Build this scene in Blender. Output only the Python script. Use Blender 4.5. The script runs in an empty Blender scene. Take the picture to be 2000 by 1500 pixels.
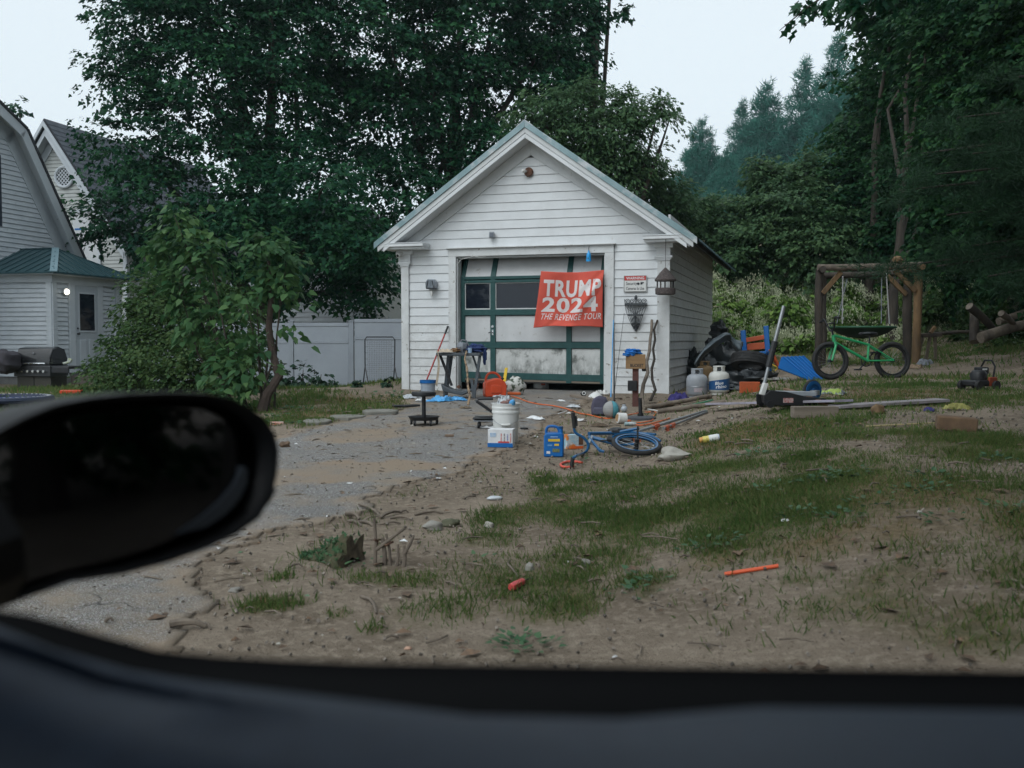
import bpy, bmesh, math, random
import numpy as np
from mathutils import Vector, Matrix, Euler
R = math.radians
random.seed(7); np.random.seed(7)
sc = bpy.context.scene
COL = sc.collection

# ------------------------------------------------------------------ camera, world, sun, exposure
CH = 1.25
PITCH = math.atan(84/1944)
cam_d = bpy.data.cameras.new('camera'); cam = bpy.data.objects.new('camera', cam_d); COL.objects.link(cam)
cam.location = (0, 0, CH); cam.rotation_euler = (math.pi/2-PITCH, 0, 0)
cam_d.sensor_width = 36; cam_d.lens = 35; cam_d.clip_start = .05; cam_d.clip_end = 1500
cam_d.dof.use_dof = True; cam_d.dof.focus_distance = 15.5; cam_d.dof.aperture_fstop = 4.2
sc.camera = cam

SUN_EL, SUN_ROT = R(48), R(214)
world = bpy.data.worlds.new('World'); sc.world = world; world.use_nodes = True
wn, wl = world.node_tree.nodes, world.node_tree.links
wn.clear()
sky = wn.new('ShaderNodeTexSky'); sky.sky_type = 'NISHITA'; sky.sun_disc = False
sky.sun_elevation = SUN_EL; sky.sun_rotation = SUN_ROT
sky.air_density = 1.0; sky.dust_density = 6.0; sky.ozone_density = 1.0
hs = wn.new('ShaderNodeHueSaturation'); hs.inputs['Saturation'].default_value = .30
mx = wn.new('ShaderNodeMix'); mx.data_type = 'RGBA'; mx.inputs[0].default_value = .72     # the overcast deck over the clear sky
mx.inputs[7].default_value = (8.7, 9.8, 10.5, 1)
bg = wn.new('ShaderNodeBackground'); bg.inputs['Strength'].default_value = .128
wo = wn.new('ShaderNodeOutputWorld')
wl.new(sky.outputs[0], hs.inputs['Color']); wl.new(hs.outputs[0], mx.inputs[6]); wl.new(mx.outputs[2], bg.inputs['Color']); wl.new(bg.outputs[0], wo.inputs['Surface'])

sd = bpy.data.lights.new('sun', 'SUN'); sun = bpy.data.objects.new('sun', sd); COL.objects.link(sun)
sd.energy = 1.15; sd.angle = R(40); sd.color = (.90, .97, 1)
sdir = Vector((math.sin(SUN_ROT)*math.cos(SUN_EL), math.cos(SUN_ROT)*math.cos(SUN_EL), math.sin(SUN_EL)))
sun.rotation_euler = sdir.to_track_quat('Z', 'Y').to_euler(); sun.location = (0, 0, 30)

sc.view_settings.view_transform = 'Standard'; sc.view_settings.look = 'None'
sc.view_settings.exposure = -.12; sc.view_settings.gamma = 1; sc.view_settings.use_curve_mapping = False
sc.render.engine = 'CYCLES'
sc.cycles.max_bounces = 6; sc.cycles.diffuse_bounces = 3; sc.cycles.glossy_bounces = 3; sc.cycles.transmission_bounces = 4
sc.cycles.use_denoising = True; sc.cycles.use_adaptive_sampling = True; sc.cycles.adaptive_threshold = .02
sc.cycles.sample_clamp_indirect = 6

# ------------------------------------------------------------------ text, made first while the scene is empty
TXT = {}
def _text(s, off=0., shear=0., sp=1.):
    k = (s, off, shear, sp)
    if k in TXT: return TXT[k]
    c = bpy.data.curves.new('t', 'FONT'); c.body = s; c.size = 1; c.offset = off; c.shear = shear; c.space_character = sp; c.resolution_u = 3; c.fill_mode = 'FRONT'
    o = bpy.data.objects.new('t', c); COL.objects.link(o)
    dg = bpy.context.evaluated_depsgraph_get(); me = bpy.data.meshes.new_from_object(o.evaluated_get(dg))
    v = np.array([p.co[:2] for p in me.vertices]); f = [tuple(p.vertices) for p in me.polygons]
    bpy.data.objects.remove(o); bpy.data.curves.remove(c); bpy.data.meshes.remove(me)
    v = v-v.min(0); TXT[k] = (v/v.max(0), f)
    return TXT[k]
for a in [('TRUMP', .034, 0, 1.1), ('2024', .034, 0, 1.12), ('THE REVENGE TOUR', .006, .25, 1.08), ('WARNING', .02), ('Security', .008), ('Cameras In Use', .008), ('BUCKET', .015),
          ('Blue', .02, .1), ('rhino', .02, .1), ('22', .0)]: _text(*a)

# ------------------------------------------------------------------ small numeric tools
def sm(t): t = np.clip(t, 0, 1); return t*t*(3-2*t)
def vnoise(x, y, s=0):
    x = np.asarray(x, float)+s*17.3+500; y = np.asarray(y, float)+s*9.1+500
    xi, yi = np.floor(x), np.floor(y); fx, fy = sm(x-xi), sm(y-yi)
    def h(a, b):
        n = np.sin(a*127.1+b*311.7+s*13.7)*43758.5453; return n-np.floor(n)
    return (h(xi, yi)*(1-fx)+h(xi+1, yi)*fx)*(1-fy)+(h(xi, yi+1)*(1-fx)+h(xi+1, yi+1)*fx)*fy
def fbm(x, y, s=0, o=4):
    r, a, t = 0, .5, 0
    for i in range(o): r = r+a*vnoise(np.asarray(x)*2**i, np.asarray(y)*2**i, s+i); t += a; a *= .5
    return r/t
def gz(x, y):
    x = np.asarray(x, float); y = np.asarray(y, float)
    b = np.interp(y, [0, 3, 9.5, 16, 18, 24, 40, 80, 200], [0, 0, .2, .41, .42, .40, .4, .6, .6])
    b = b-.17*sm((y-16)/6)*sm((-x-2)/2)
    x0 = np.interp(y, [0, 5, 9, 16, 20], [.2, 0, .6, 2.6, 3.0])
    e = .33*sm((x-x0)/2.4)*sm((y-1)/4)+.03*np.clip(x-x0-2, 0, 8)
    h = .12*np.clip(x-7, 0, 10)*sm((y-8)/8)+.07*np.clip(y-21, 0, 7)*sm((x-3)/3)+.12*np.clip(y-28, 0, 90)*sm((x-4)/6)
    n = .05*(fbm(x*.8, y*.8, 3, 3)-.5)*sm((y-1)/2)*sm((60-y)/20)
    return b+e+h+n
def ray(px, py):
    a, b = (px-1000)/1944, (750-py)/1944
    d = (a, math.cos(PITCH)+math.sin(PITCH)*b, -math.sin(PITCH)+math.cos(PITCH)*b)
    return d[0]/d[1], d[2]/d[1]
def P(px, py, Y):
    k, m = ray(px, py); return Vector((k*Y, Y, CH+m*Y))
def G(px, py):
    k, m = ray(px, py); lo = 1.
    ys = np.concatenate([np.linspace(1, 20, 400), np.linspace(20, 60, 300)])
    s = CH+m*ys-gz(k*ys, ys); i = int(np.argmax(s < 0)) if (s < 0).any() else len(ys)-1
    y = ys[i]
    if i > 0 and s[i] != s[i-1]: y = ys[i-1]+(ys[i]-ys[i-1])*s[i-1]/(s[i-1]-s[i])
    return Vector((k*y, y, float(gz(k*y, y))))
def ground(x, y): return Vector((x, y, float(gz(x, y))))

# ------------------------------------------------------------------ mesh builder
class MB:
    def __init__(s): s.v = []; s.f = []; s.m = []; s.mi = 0; s.T = None
    def mat(s, i): s.mi = i; return s
    def xf(s, T=None): s.T = T; return s
    def add(s, vs, fs):
        o = len(s.v)
        if s.T is not None: vs = [s.T @ Vector(v) for v in vs]
        s.v += [tuple(v) for v in vs]; s.f += [tuple(o+i for i in f) for f in fs]; s.m += [s.mi]*len(fs); return s
    def box(s, c, d, rot=(0, 0, 0)):
        Rm = Euler(rot).to_matrix(); c = Vector(c); vs = []
        for x in (-.5, .5):
            for y in (-.5, .5):
                for z in (-.5, .5): vs.append(c+Rm @ Vector((x*d[0], y*d[1], z*d[2])))
        return s.add(vs, [(0, 1, 3, 2), (4, 6, 7, 5), (0, 4, 5, 1), (2, 3, 7, 6), (0, 2, 6, 4), (1, 5, 7, 3)])
    def bar(s, p0, p1, w, t, up=(0, 0, 1)):
        p0, p1 = Vector(p0), Vector(p1); d = (p1-p0).normalized(); up = Vector(up)
        if abs(d.dot(up)) > .95: up = Vector((0, 1, 0))
        a = d.cross(up).normalized()*w/2; b = a.cross(d).normalized()*t/2
        vs = [p+i*a+j*b for p in (p0, p1) for i, j in ((-1, -1), (1, -1), (1, 1), (-1, 1))]
        return s.add(vs, [(3, 2, 1, 0), (4, 5, 6, 7)]+[(i, (i+1) % 4, 4+(i+1) % 4, 4+i) for i in range(4)])
    def tube(s, pts, r, n=8, closed=False, cap=True, flat=1.):
        pts = [Vector(p) for p in pts]; N = len(pts); rs = r if hasattr(r, '__len__') else [r]*N
        vs, fs = [], []; up = None
        for i, p in enumerate(pts):
            a, b = (pts[(i-1) % N] if closed or i else p), (pts[(i+1) % N] if closed or i < N-1 else p)
            d = (b-a).normalized()
            if up is None: up = Vector((0, 0, 1)) if abs(d.z) < .9 else Vector((1, 0, 0))
            u = (up-d*up.dot(d)).normalized(); w = d.cross(u); up = u
            for k in range(n):
                t = 2*math.pi*k/n; vs.append(p+(u*math.cos(t)*flat+w*math.sin(t))*rs[i])
        M = N if closed else N-1
        for i in range(M):
            for k in range(n):
                j = (i+1) % N; fs.append((i*n+k, i*n+(k+1) % n, j*n+(k+1) % n, j*n+k))
        if cap and not closed: fs += [tuple(range(n-1, -1, -1)), tuple((N-1)*n+k for k in range(n))]
        return s.add(vs, fs)
    def cyl(s, p0, p1, r, r1=None, n=12): return s.tube([p0, p1], [r, r if r1 is None else r1], n)
    def lathe(s, prof, n=20, c=(0, 0, 0), capb=True, capt=True):
        vs = [(c[0]+r*math.cos(2*math.pi*k/n), c[1]+r*math.sin(2*math.pi*k/n), c[2]+z) for r, z in prof for k in range(n)]
        fs = [(i*n+k, i*n+(k+1) % n, (i+1)*n+(k+1) % n, (i+1)*n+k) for i in range(len(prof)-1) for k in range(n)]
        if capb: fs.append(tuple(range(n-1, -1, -1)))
        if capt: fs.append(tuple((len(prof)-1)*n+k for k in range(n)))
        return s.add(vs, fs)
    def prism(s, poly, a, b, ax='z'):
        n = len(poly); mk = {'z': lambda p, h: (p[0], p[1], h), 'y': lambda p, h: (p[0], h, p[1]), 'x': lambda p, h: (h, p[0], p[1])}[ax]
        vs = [mk(p, a) for p in poly]+[mk(p, b) for p in poly]
        return s.add(vs, [tuple(range(n-1, -1, -1)), tuple(range(n, 2*n))]+[(i, (i+1) % n, n+(i+1) % n, n+i) for i in range(n)])
    def torus(s, c, Rr, r, n=28, m=8, T=None):
        T = T or Matrix.Identity(3); c = Vector(c)
        pts = [c+T @ Vector((Rr*math.cos(2*math.pi*i/n), Rr*math.sin(2*math.pi*i/n), 0)) for i in range(n)]
        return s.tube(pts, r, m, closed=True)
    def grid(s, fn, nu, nv):
        vs = [fn(i/nu, j/nv) for j in range(nv+1) for i in range(nu+1)]
        return s.add(vs, [(j*(nu+1)+i, j*(nu+1)+i+1, (j+1)*(nu+1)+i+1, (j+1)*(nu+1)+i) for j in range(nv) for i in range(nu)])
    def blob(s, c, d, seed=0, amp=.25, nu=14, nv=9, fq=1.6, flat=0):
        rnd = np.random.RandomState(seed); ph = rnd.rand(12)*6.28; vs = []
        for j in range(nv+1):
            for i in range(nu):
                t, q = math.pi*j/nv, 2*math.pi*i/nu
                x, y, z = math.sin(t)*math.cos(q), math.sin(t)*math.sin(q), math.cos(t)
                k = 1+amp*(math.sin(x*3*fq+ph[0])*math.sin(y*3*fq+ph[1])+.6*math.sin(z*5*fq+ph[2]+x*2)+.4*math.sin(x*9*fq+ph[3])*math.sin(y*8*fq+z*7+ph[4]))
                zz = z*k*d[2]/2
                if flat: zz = max(zz, -flat*d[2]/2)
                vs.append((c[0]+x*k*d[0]/2, c[1]+y*k*d[1]/2, c[2]+zz))
        return s.add(vs, [(j*nu+i, (j+1)*nu+i, (j+1)*nu+(i+1) % nu, j*nu+(i+1) % nu) for j in range(nv) for i in range(nu)])
    def rag(s, c, w, d, h, seed=0, rz=0, n=12, ridge=3.):
        # a crumpled sheet that lies over its own folds
        cs, sn = math.cos(rz), math.sin(rz)
        def fn(u, v):
            x, y = u-.5, v-.5; r = math.hypot(x, y)*2
            k = 1-.6*float(vnoise(math.atan2(y, x)*1.9+9, seed, seed))*r+.25*float(vnoise(u*7, v*7, seed+3)-.5)
            a = float(fbm(u*ridge*1.7+seed, v*ridge*1.7, seed, 3)); a = 1-abs(2*a-1)*2.6
            z = h*max(.02, (1-r**3*.8))*max(.04, .25+.75*a)
            x, y = x*w*k, y*d*k
            return (c[0]+x*cs-y*sn, c[1]+x*sn+y*cs, c[2]+z+.003)
        return s.grid(fn, n, n)
    def text(s, key, x0, x1, z0, z1, y=0., fn=None):
        v, f = _text(*key); fn = fn or (lambda x, z: (x, y, z))
        return s.add([fn(x0+(x1-x0)*a, z0+(z1-z0)*b) for a, b in v], f)

def build(name, mb, mats, parent=None, label=None, cat=None, group=None, kind=None, smooth=35, bevel=0, loc=None, rot=None, world=False, thick=0):
    me = bpy.data.meshes.new(name); v = mb.v
    if world and parent is not None: l = parent.location; v = [(a-l.x, b-l.y, c-l.z) for a, b, c in v]
    elif world and loc is not None: v = [(a-loc[0], b-loc[1], c-loc[2]) for a, b, c in v]
    me.from_pydata(v, [], mb.f)
    for m in (mats if isinstance(mats, (list, tuple)) else [mats]): me.materials.append(m)
    if any(mb.m): me.polygons.foreach_set('material_index', mb.m)
    if smooth:
        me.shade_smooth(); me.set_sharp_from_angle(angle=R(smooth))
    me.update()
    o = bpy.data.objects.new(name, me); COL.objects.link(o)
    if parent is not None: o.parent = parent
    if loc is not None: o.location = loc
    if rot is not None: o.rotation_euler = rot if hasattr(rot, '__len__') else (0, 0, rot)
    tag(o, label, cat, group, kind)
    if thick:
        b = o.modifiers.new('t', 'SOLIDIFY'); b.thickness = thick
    if bevel:
        b = o.modifiers.new('b', 'BEVEL'); b.width = bevel; b.segments = 2; b.limit_method = 'ANGLE'; b.angle_limit = R(50); b.use_clamp_overlap = True
    return o
def tag(o, label=None, cat=None, group=None, kind=None):
    for k, x in (('label', label), ('category', cat), ('group', group), ('kind', kind)):
        if x: o[k] = x
def thing(name, label, cat, loc=(0, 0, 0), rot=0, group=None):
    o = bpy.data.objects.new(name, None); COL.objects.link(o); o.empty_display_size = .1
    o.location = loc; o.rotation_euler = rot if hasattr(rot, '__len__') else (0, 0, rot); tag(o, label, cat, group); return o
def npmesh(name, v, K, mat, parent=None, extra=None, **kw):
    # v: (N*K,3) with K verts per face
    N = len(v)//K; me = bpy.data.meshes.new(name); me.vertices.add(len(v)); me.vertices.foreach_set('co', np.ascontiguousarray(v, np.float32).ravel())
    me.loops.add(len(v)); me.loops.foreach_set('vertex_index', np.arange(len(v), dtype=np.int32))
    me.polygons.add(N); me.polygons.foreach_set('loop_start', np.arange(0, len(v), K, dtype=np.int32))
    for m in (mat if isinstance(mat, (list, tuple)) else [mat]): me.materials.append(m)
    if extra is not None: me.polygons.foreach_set('material_index', extra.astype(np.int32))
    me.update(calc_edges=True)
    o = bpy.data.objects.new(name, me); COL.objects.link(o)
    if parent is not None: o.parent = parent
    tag(o, **kw); return o

# ------------------------------------------------------------------ materials
def M(name, c, c2=None, sc_=6., rough=.6, bump=0., bsc=None, metal=0., spec=.4, det=5., lo=.35, hi=.65, stretch=None, emit=0., isl=0., coat=0., c3=None, s3=1.2, lo3=.55, hi3=.7):
    m = bpy.data.materials.new(name); m.use_nodes = True; n, l = m.node_tree.nodes, m.node_tree.links; b = n['Principled BSDF']
    b.inputs['Roughness'].default_value = rough; b.inputs['Metallic'].default_value = metal; b.inputs['Specular IOR Level'].default_value = spec
    if coat: b.inputs['Coat Weight'].default_value = coat
    col4 = lambda c: (c[0], c[1], c[2], 1)
    b.inputs['Base Color'].default_value = col4(c)
    if c2 or bump or c3:
        tc = n.new('ShaderNodeTexCoord'); mp = n.new('ShaderNodeMapping'); l.new(tc.outputs['Object'], mp.inputs[0])
        if stretch: mp.inputs['Scale'].default_value = stretch
        oi = n.new('ShaderNodeObjectInfo'); va = n.new('ShaderNodeVectorMath'); va.operation = 'MULTIPLY_ADD'; va.inputs[1].default_value = (31, 17, 23)
        l.new(oi.outputs['Random'], va.inputs[0]); l.new(mp.outputs[0], va.inputs[2])
        def noise(s, d=det):
            t = n.new('ShaderNodeTexNoise'); t.inputs['Scale'].default_value = s; t.inputs['Detail'].default_value = d; t.inputs['Roughness'].default_value = .62; l.new(va.outputs[0], t.inputs['Vector']); return t
        def ramp(src, a, z):
            r = n.new('ShaderNodeMapRange'); r.inputs[1].default_value = a; r.inputs[2].default_value = z; l.new(src, r.inputs[0]); return r.outputs[0]
        cur = None
        def mix(f, a, bcol):
            x = n.new('ShaderNodeMix'); x.data_type = 'RGBA'; l.new(f, x.inputs[0])
            if hasattr(a, 'default_value'): l.new(a, x.inputs[6])
            else: x.inputs[6].default_value = col4(a)
            x.inputs[7].default_value = col4(bcol); return x.outputs[2]
        if c2: cur = mix(ramp(noise(sc_).outputs[0], lo, hi), c, c2)
        if c3: cur = mix(ramp(noise(s3, 6).outputs[0], lo3, hi3), cur if cur is not None else c, c3)
        if isl:
            g = n.new('ShaderNodeNewGeometry'); h = n.new('ShaderNodeHueSaturation'); r = n.new('ShaderNodeMapRange'); r.inputs[3].default_value = 1-isl; r.inputs[4].default_value = 1+isl
            l.new(g.outputs['Random Per Island'], r.inputs[0]); l.new(r.outputs[0], h.inputs['Value']); l.new(cur, h.inputs['Color']); cur = h.outputs[0]
        if cur is not None: l.new(cur, b.inputs['Base Color'])
        if bump:
            bp = n.new('ShaderNodeBump'); bp.inputs['Strength'].default_value = min(1, bump*8 if bump < .12 else 1); bp.inputs['Distance'].default_value = bump if bump >= .0005 else .002
            bp.inputs['Distance'].default_value = .01; l.new(noise(bsc or sc_*4, 6).outputs[0], bp.inputs['Height']); l.new(bp.outputs[0], b.inputs['Normal'])
    if emit: b.inputs['Emission Color'].default_value = col4(c); b.inputs['Emission Strength'].default_value = emit
    return m
def leafmat(name, c, c2, tr=.35, rough=.5):
    m = bpy.data.materials.new(name); m.use_nodes = True; n, l = m.node_tree.nodes, m.node_tree.links; b = n['Principled BSDF']; out = n['Material Output']
    g = n.new('ShaderNodeNewGeometry'); x = n.new('ShaderNodeMix'); x.data_type = 'RGBA'; x.inputs[6].default_value = (*c, 1); x.inputs[7].default_value = (*c2, 1)
    tc = n.new('ShaderNodeTexCoord'); t = n.new('ShaderNodeTexNoise'); t.inputs['Scale'].default_value = .7; l.new(tc.outputs['Object'], t.inputs['Vector'])
    ad = n.new('ShaderNodeMath'); ad.operation = 'MULTIPLY'; l.new(g.outputs['Random Per Island'], ad.inputs[0])
    mr = n.new('ShaderNodeMapRange'); mr.inputs[1].default_value = .3; mr.inputs[2].default_value = .7; mr.inputs[3].default_value = .4; mr.inputs[4].default_value = 1.3; l.new(t.outputs[0], mr.inputs[0]); l.new(mr.outputs[0], ad.inputs[1])
    l.new(ad.outputs[0], x.inputs[0]); l.new(x.outputs[2], b.inputs['Base Color']); b.inputs['Roughness'].default_value = rough; b.inputs['Specular IOR Level'].default_value = .12
    tl = n.new('ShaderNodeBsdfTranslucent'); l.new(x.outputs[2], tl.inputs['Color']); ms = n.new('ShaderNodeMixShader'); ms.inputs[0].default_value = tr
    l.new(b.outputs[0], ms.inputs[1]); l.new(tl.outputs[0], ms.inputs[2]); l.new(ms.outputs[0], out.inputs['Surface']); return m

WHITE = M('white_paint', (.70, .725, .745), (.63, .65, .665), 3, .55, .02, 40, c3=(.46, .45, .40), s3=5, lo3=.66, hi3=.80)
WHITE_OLD = M('peeling_white_paint', (.67, .69, .70), (.56, .57, .57), 5, .6, .04, 30, c3=(.27, .25, .22), s3=13, lo3=.635, hi3=.68)
TRIM = M('trim_paint', (.62, .64, .65), (.54, .56, .57), 2.5, .55, .02, 30, c3=(.36, .35, .33), s3=9, lo3=.64, hi3=.72)
BACKW = M('dark_backing', (.12, .12, .12))
GREEN_PAINT = M('green_paint', (.012, .060, .060), (.022, .082, .080), 8, .5, .03, 30, c3=(.16, .2, .18), s3=14, lo3=.66, hi3=.74)
GLASS_DARK = M('dark_glass', (.012, .016, .026), rough=.06, spec=.5)
BLACK = M('black_plastic', (.012, .013, .015), (.02, .021, .024), 9, .45, spec=.4)
RUBBER = M('rubber', (.014, .014, .015), (.03, .03, .03), 14, .8, .03, 60)
STEEL = M('grey_steel', (.34, .36, .38), (.26, .27, .28), 8, .35, metal=.8)
GREYP = M('grey_paint', (.33, .36, .39), (.27, .29, .32), 6, .4, .01, 40, c3=(.3, .2, .14), s3=9, lo3=.66, hi3=.74)
CHROME = M('chrome', (.7, .72, .74), rough=.18, metal=1)
RUST = M('rusty_iron', (.16, .07, .04), (.07, .04, .03), 22, .8, .05, 60)
IRON = M('wrought_iron', (.03, .038, .045), (.06, .065, .07), 20, .6)
BARK = M('bark', (.075, .062, .05), (.035, .03, .026), 9, .9, .12, 22, stretch=(1, 1, .25))
BARK_L = M('weathered_bark', (.20, .165, .13), (.10, .08, .065), 8, .9, .1, 25, stretch=(1, 1, .4))
WOOD = M('pine_wood', (.36, .235, .13), (.26, .16, .085), 5, .7, .04, 30, stretch=(.3, 3, 3))
WOOD_OLD = M('weathered_wood', (.24, .20, .16), (.15, .125, .10), 6, .8, .05, 30, stretch=(.3, 3, 3))
BLUE = M('blue_plastic', (.004, .125, .40), (.004, .10, .33), 4, .4, .01, 30)
BLUE_D = M('blue_paint', (.01, .09, .25), (.008, .07, .2), 5, .35, metal=.2)
LBLUE = M('bag_blue_film', (.05, .28, .62), (.12, .42, .75), 9, .3)
RED = M('red_plastic', (.66, .085, .03), (.56, .07, .025), 5, .42, .01, 25)
ORANGE = M('orange_plastic', (.72, .15, .03), (.62, .12, .03), 6, .45)
YELLOW = M('yellow_plastic', (.72, .48, .04), (.6, .4, .04), 6, .45)
WPLAST = M('white_plastic', (.68, .69, .68), (.6, .6, .58), 3, .4, .01, 30, c3=(.35, .33, .28), s3=6, lo3=.62, hi3=.76)
PAPER = M('white_paper', (.72, .73, .74), (.6, .61, .62), 12, .8)
FILM = M('clear_film', (.55, .58, .6), (.4, .43, .46), 16, .25)
CLOTH_T = M('beige_towel', (.50, .42, .33), (.40, .33, .25), 20, .95, .04, 80)
CLOTH_B = M('navy_cloth', (.02, .04, .13), (.015, .028, .09), 10, .9, .03, 60)
CLOTH_BL = M('bright_blue_cloth', (.02, .16, .5), (.015, .12, .38), 12, .9, .03, 60)
CLOTH_P = M('purple_cloth', (.05, .042, .19), (.032, .028, .12), 10, .9, .04, 50)
CLOTH_G = M('grey_cloth', (.22, .24, .27), (.13, .14, .16), 8, .9, .03, 50)
TARP = M('black_tarp', (.016, .02, .022), (.035, .04, .045), 5, .35, .04, 12)
TARP_G = M('grey_tarp', (.10, .125, .14), (.05, .065, .075), 5, .45, .05, 10)
CARD = M('cardboard', (.36, .22, .11), (.28, .165, .08), 6, .8)
STONE = M('stone', (.30, .29, .26), (.20, .19, .17), 9, .85, .08, 20, c3=(.12, .13, .08), s3=5)
STONE_L = M('pale_stone', (.40, .385, .34), (.30, .28, .25), 9, .85, .08, 20)
# ------------------------------------------------------------------ ground
def ell(px, py, rx, ry, a=1.):
    c = G(px, py); n, f = G(px, py+ry), G(px, py-ry)
    return (c.x, c.y, rx*c.y/1944, max(.05, (f.y-n.y)/2), a)
GRASS = [ell(*e) for e in [(1330, 960, 190, 62), (1560, 930, 260, 90), (1520, 1010, 240, 60, .9), (1200, 1040, 130, 38, .9), (1750, 860, 260, 50, .75), (1480, 840, 160, 22, .8), (1850, 780, 220, 22, .7), (1750, 745, 330, 14, .7),
    (1960, 930, 120, 70, .5), (1850, 1040, 160, 60, .45), (1060, 1165, 110, 48, 1), (880, 1190, 110, 40, .9), (960, 1110, 140, 22, .7), (770, 1130, 90, 14, .75), (740, 1225, 30, 14, .9), (1000, 1010, 75, 24, .9),
    (1080, 965, 50, 14, .5), (1050, 935, 26, 12, .7), (540, 1180, 62, 16, 1), (555, 1130, 20, 8, .9), (660, 1195, 32, 10, .6), (630, 1080, 50, 16, .5), (1250, 1135, 70, 20, .85), (1240, 1158, 30, 14, .7), (1680, 1200, 150, 55, .75), (1880, 1220, 150, 70, .7), (1760, 1130, 150, 30, .5),
    (1560, 1130, 50, 18, .6), (660, 800, 130, 26, 1), (740, 785, 60, 16, 1), (560, 790, 90, 30, 1), (300, 760, 280, 25, .9), (640, 835, 90, 6, .6), (90, 780, 150, 20, .8), (1330, 690, 60, 14, .6), (1440, 770, 60, 12, .5), (1900, 690, 180, 24, .8), (1600, 690, 220, 16, .9), (1950, 1120, 90, 40, .6), (1900, 880, 200, 40, .7), (1700, 960, 160, 60, .75), (1960, 1020, 120, 50, .6), (1600, 790, 120, 16, .7), (1420, 880, 110, 40, .9), (1300, 1010, 120, 40, .9), (1000, 1135, 150, 26, .8), (820, 1135, 110, 16, .8), (1130, 1095, 120, 28, .8), (1140, 1000, 120, 40, .75), (980, 1060, 80, 18, .7), (1180, 940, 90, 22, .7)]]
SAND = [ell(*e) for e in [(720, 915, 190, 17, 1), (600, 935, 120, 18, 1), (720, 852, 120, 12, .9), (850, 835, 90, 10, .6), (930, 815, 160, 14, .5), (760, 955, 40, 8, .5), (330, 1110, 90, 25, .6)]]
STRAW = [ell(*e) for e in [(1480, 840, 130, 22), (1700, 1040, 180, 40, .8), (1820, 980, 160, 60, .7), (1730, 770, 160, 12), (1600, 1060, 90, 25), (1400, 1090, 80, 14, .7), (620, 812, 60, 8, .8), (700, 778, 60, 10, .8)]]
def emask(L, X, Y):
    r = np.zeros_like(X); wx = (fbm(X*1.7, Y*1.7, 11)-.5)*.9; wy = (fbm(X*1.7, Y*1.7, 23)-.5)*.9
    for cx, cy, rx, ry, a in L:
        k = min(1, max(.25, rx)); d = np.hypot((X+wx*k-cx)/rx, (Y+wy*k-cy)/ry); r = np.maximum(r, a*sm((1.4-d)/.9))
    return r
def gmask(X, Y):
    g = emask(GRASS, X, Y); far = np.clip((np.maximum(Y-19, -X*1.2-6))/3, 0, 1)*.8*(X < 2.6)+np.clip((Y-17)/3, 0, 1)*.6*(X > 4)
    return np.clip(np.maximum(g, far)*(-.35+2.3*fbm(X*1.7, Y*1.7, 5, 5)), 0, 1)
DRIVE = [G(*p).to_2d() for p in [(1188, 772), (1130, 792), (1085, 818), (1040, 850), (985, 878), (940, 898), (880, 932), (800, 960), (720, 984), (690, 1008), (650, 1030), (560, 1043), (480, 1062), (425, 1090), (440, 1150), (400, 1205), (330, 1250)]]
DRIVE += [Vector(p) for p in [(-1.6, 2.6), (-2.4, 1.2), (-7.5, 1.4), (-7.5, 8.0)]]+[G(*p).to_2d() for p in [(440, 880), (545, 846), (640, 828), (740, 808), (800, 796), (805, 778), (880, 768)]]
DRIVE += [Vector((-1.0, 17.6)), Vector((1.6, 16.9))]
def inpoly(X, Y, poly):
    r = np.zeros(X.shape, bool); n = len(poly)
    for i in range(n):
        (x0, y0), (x1, y1) = poly[i], poly[(i+1) % n]
        c = ((y0 > Y) != (y1 > Y)); r ^= c & (X < (x1-x0)*(Y-y0)/((y1-y0) if y1 != y0 else 1e-9)+x0)
    return r
def axis(lo, hi, st, far0, far1):
    a = list(np.arange(lo, hi+1e-6, st)); s = st; x = lo; L = []
    while x > far0: s *= 1.18; x -= s; L.append(x)
    s = st; x = hi; H = []
    while x < far1: s *= 1.18; x += s; H.append(x)
    return np.array(L[::-1]+a+H)
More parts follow.
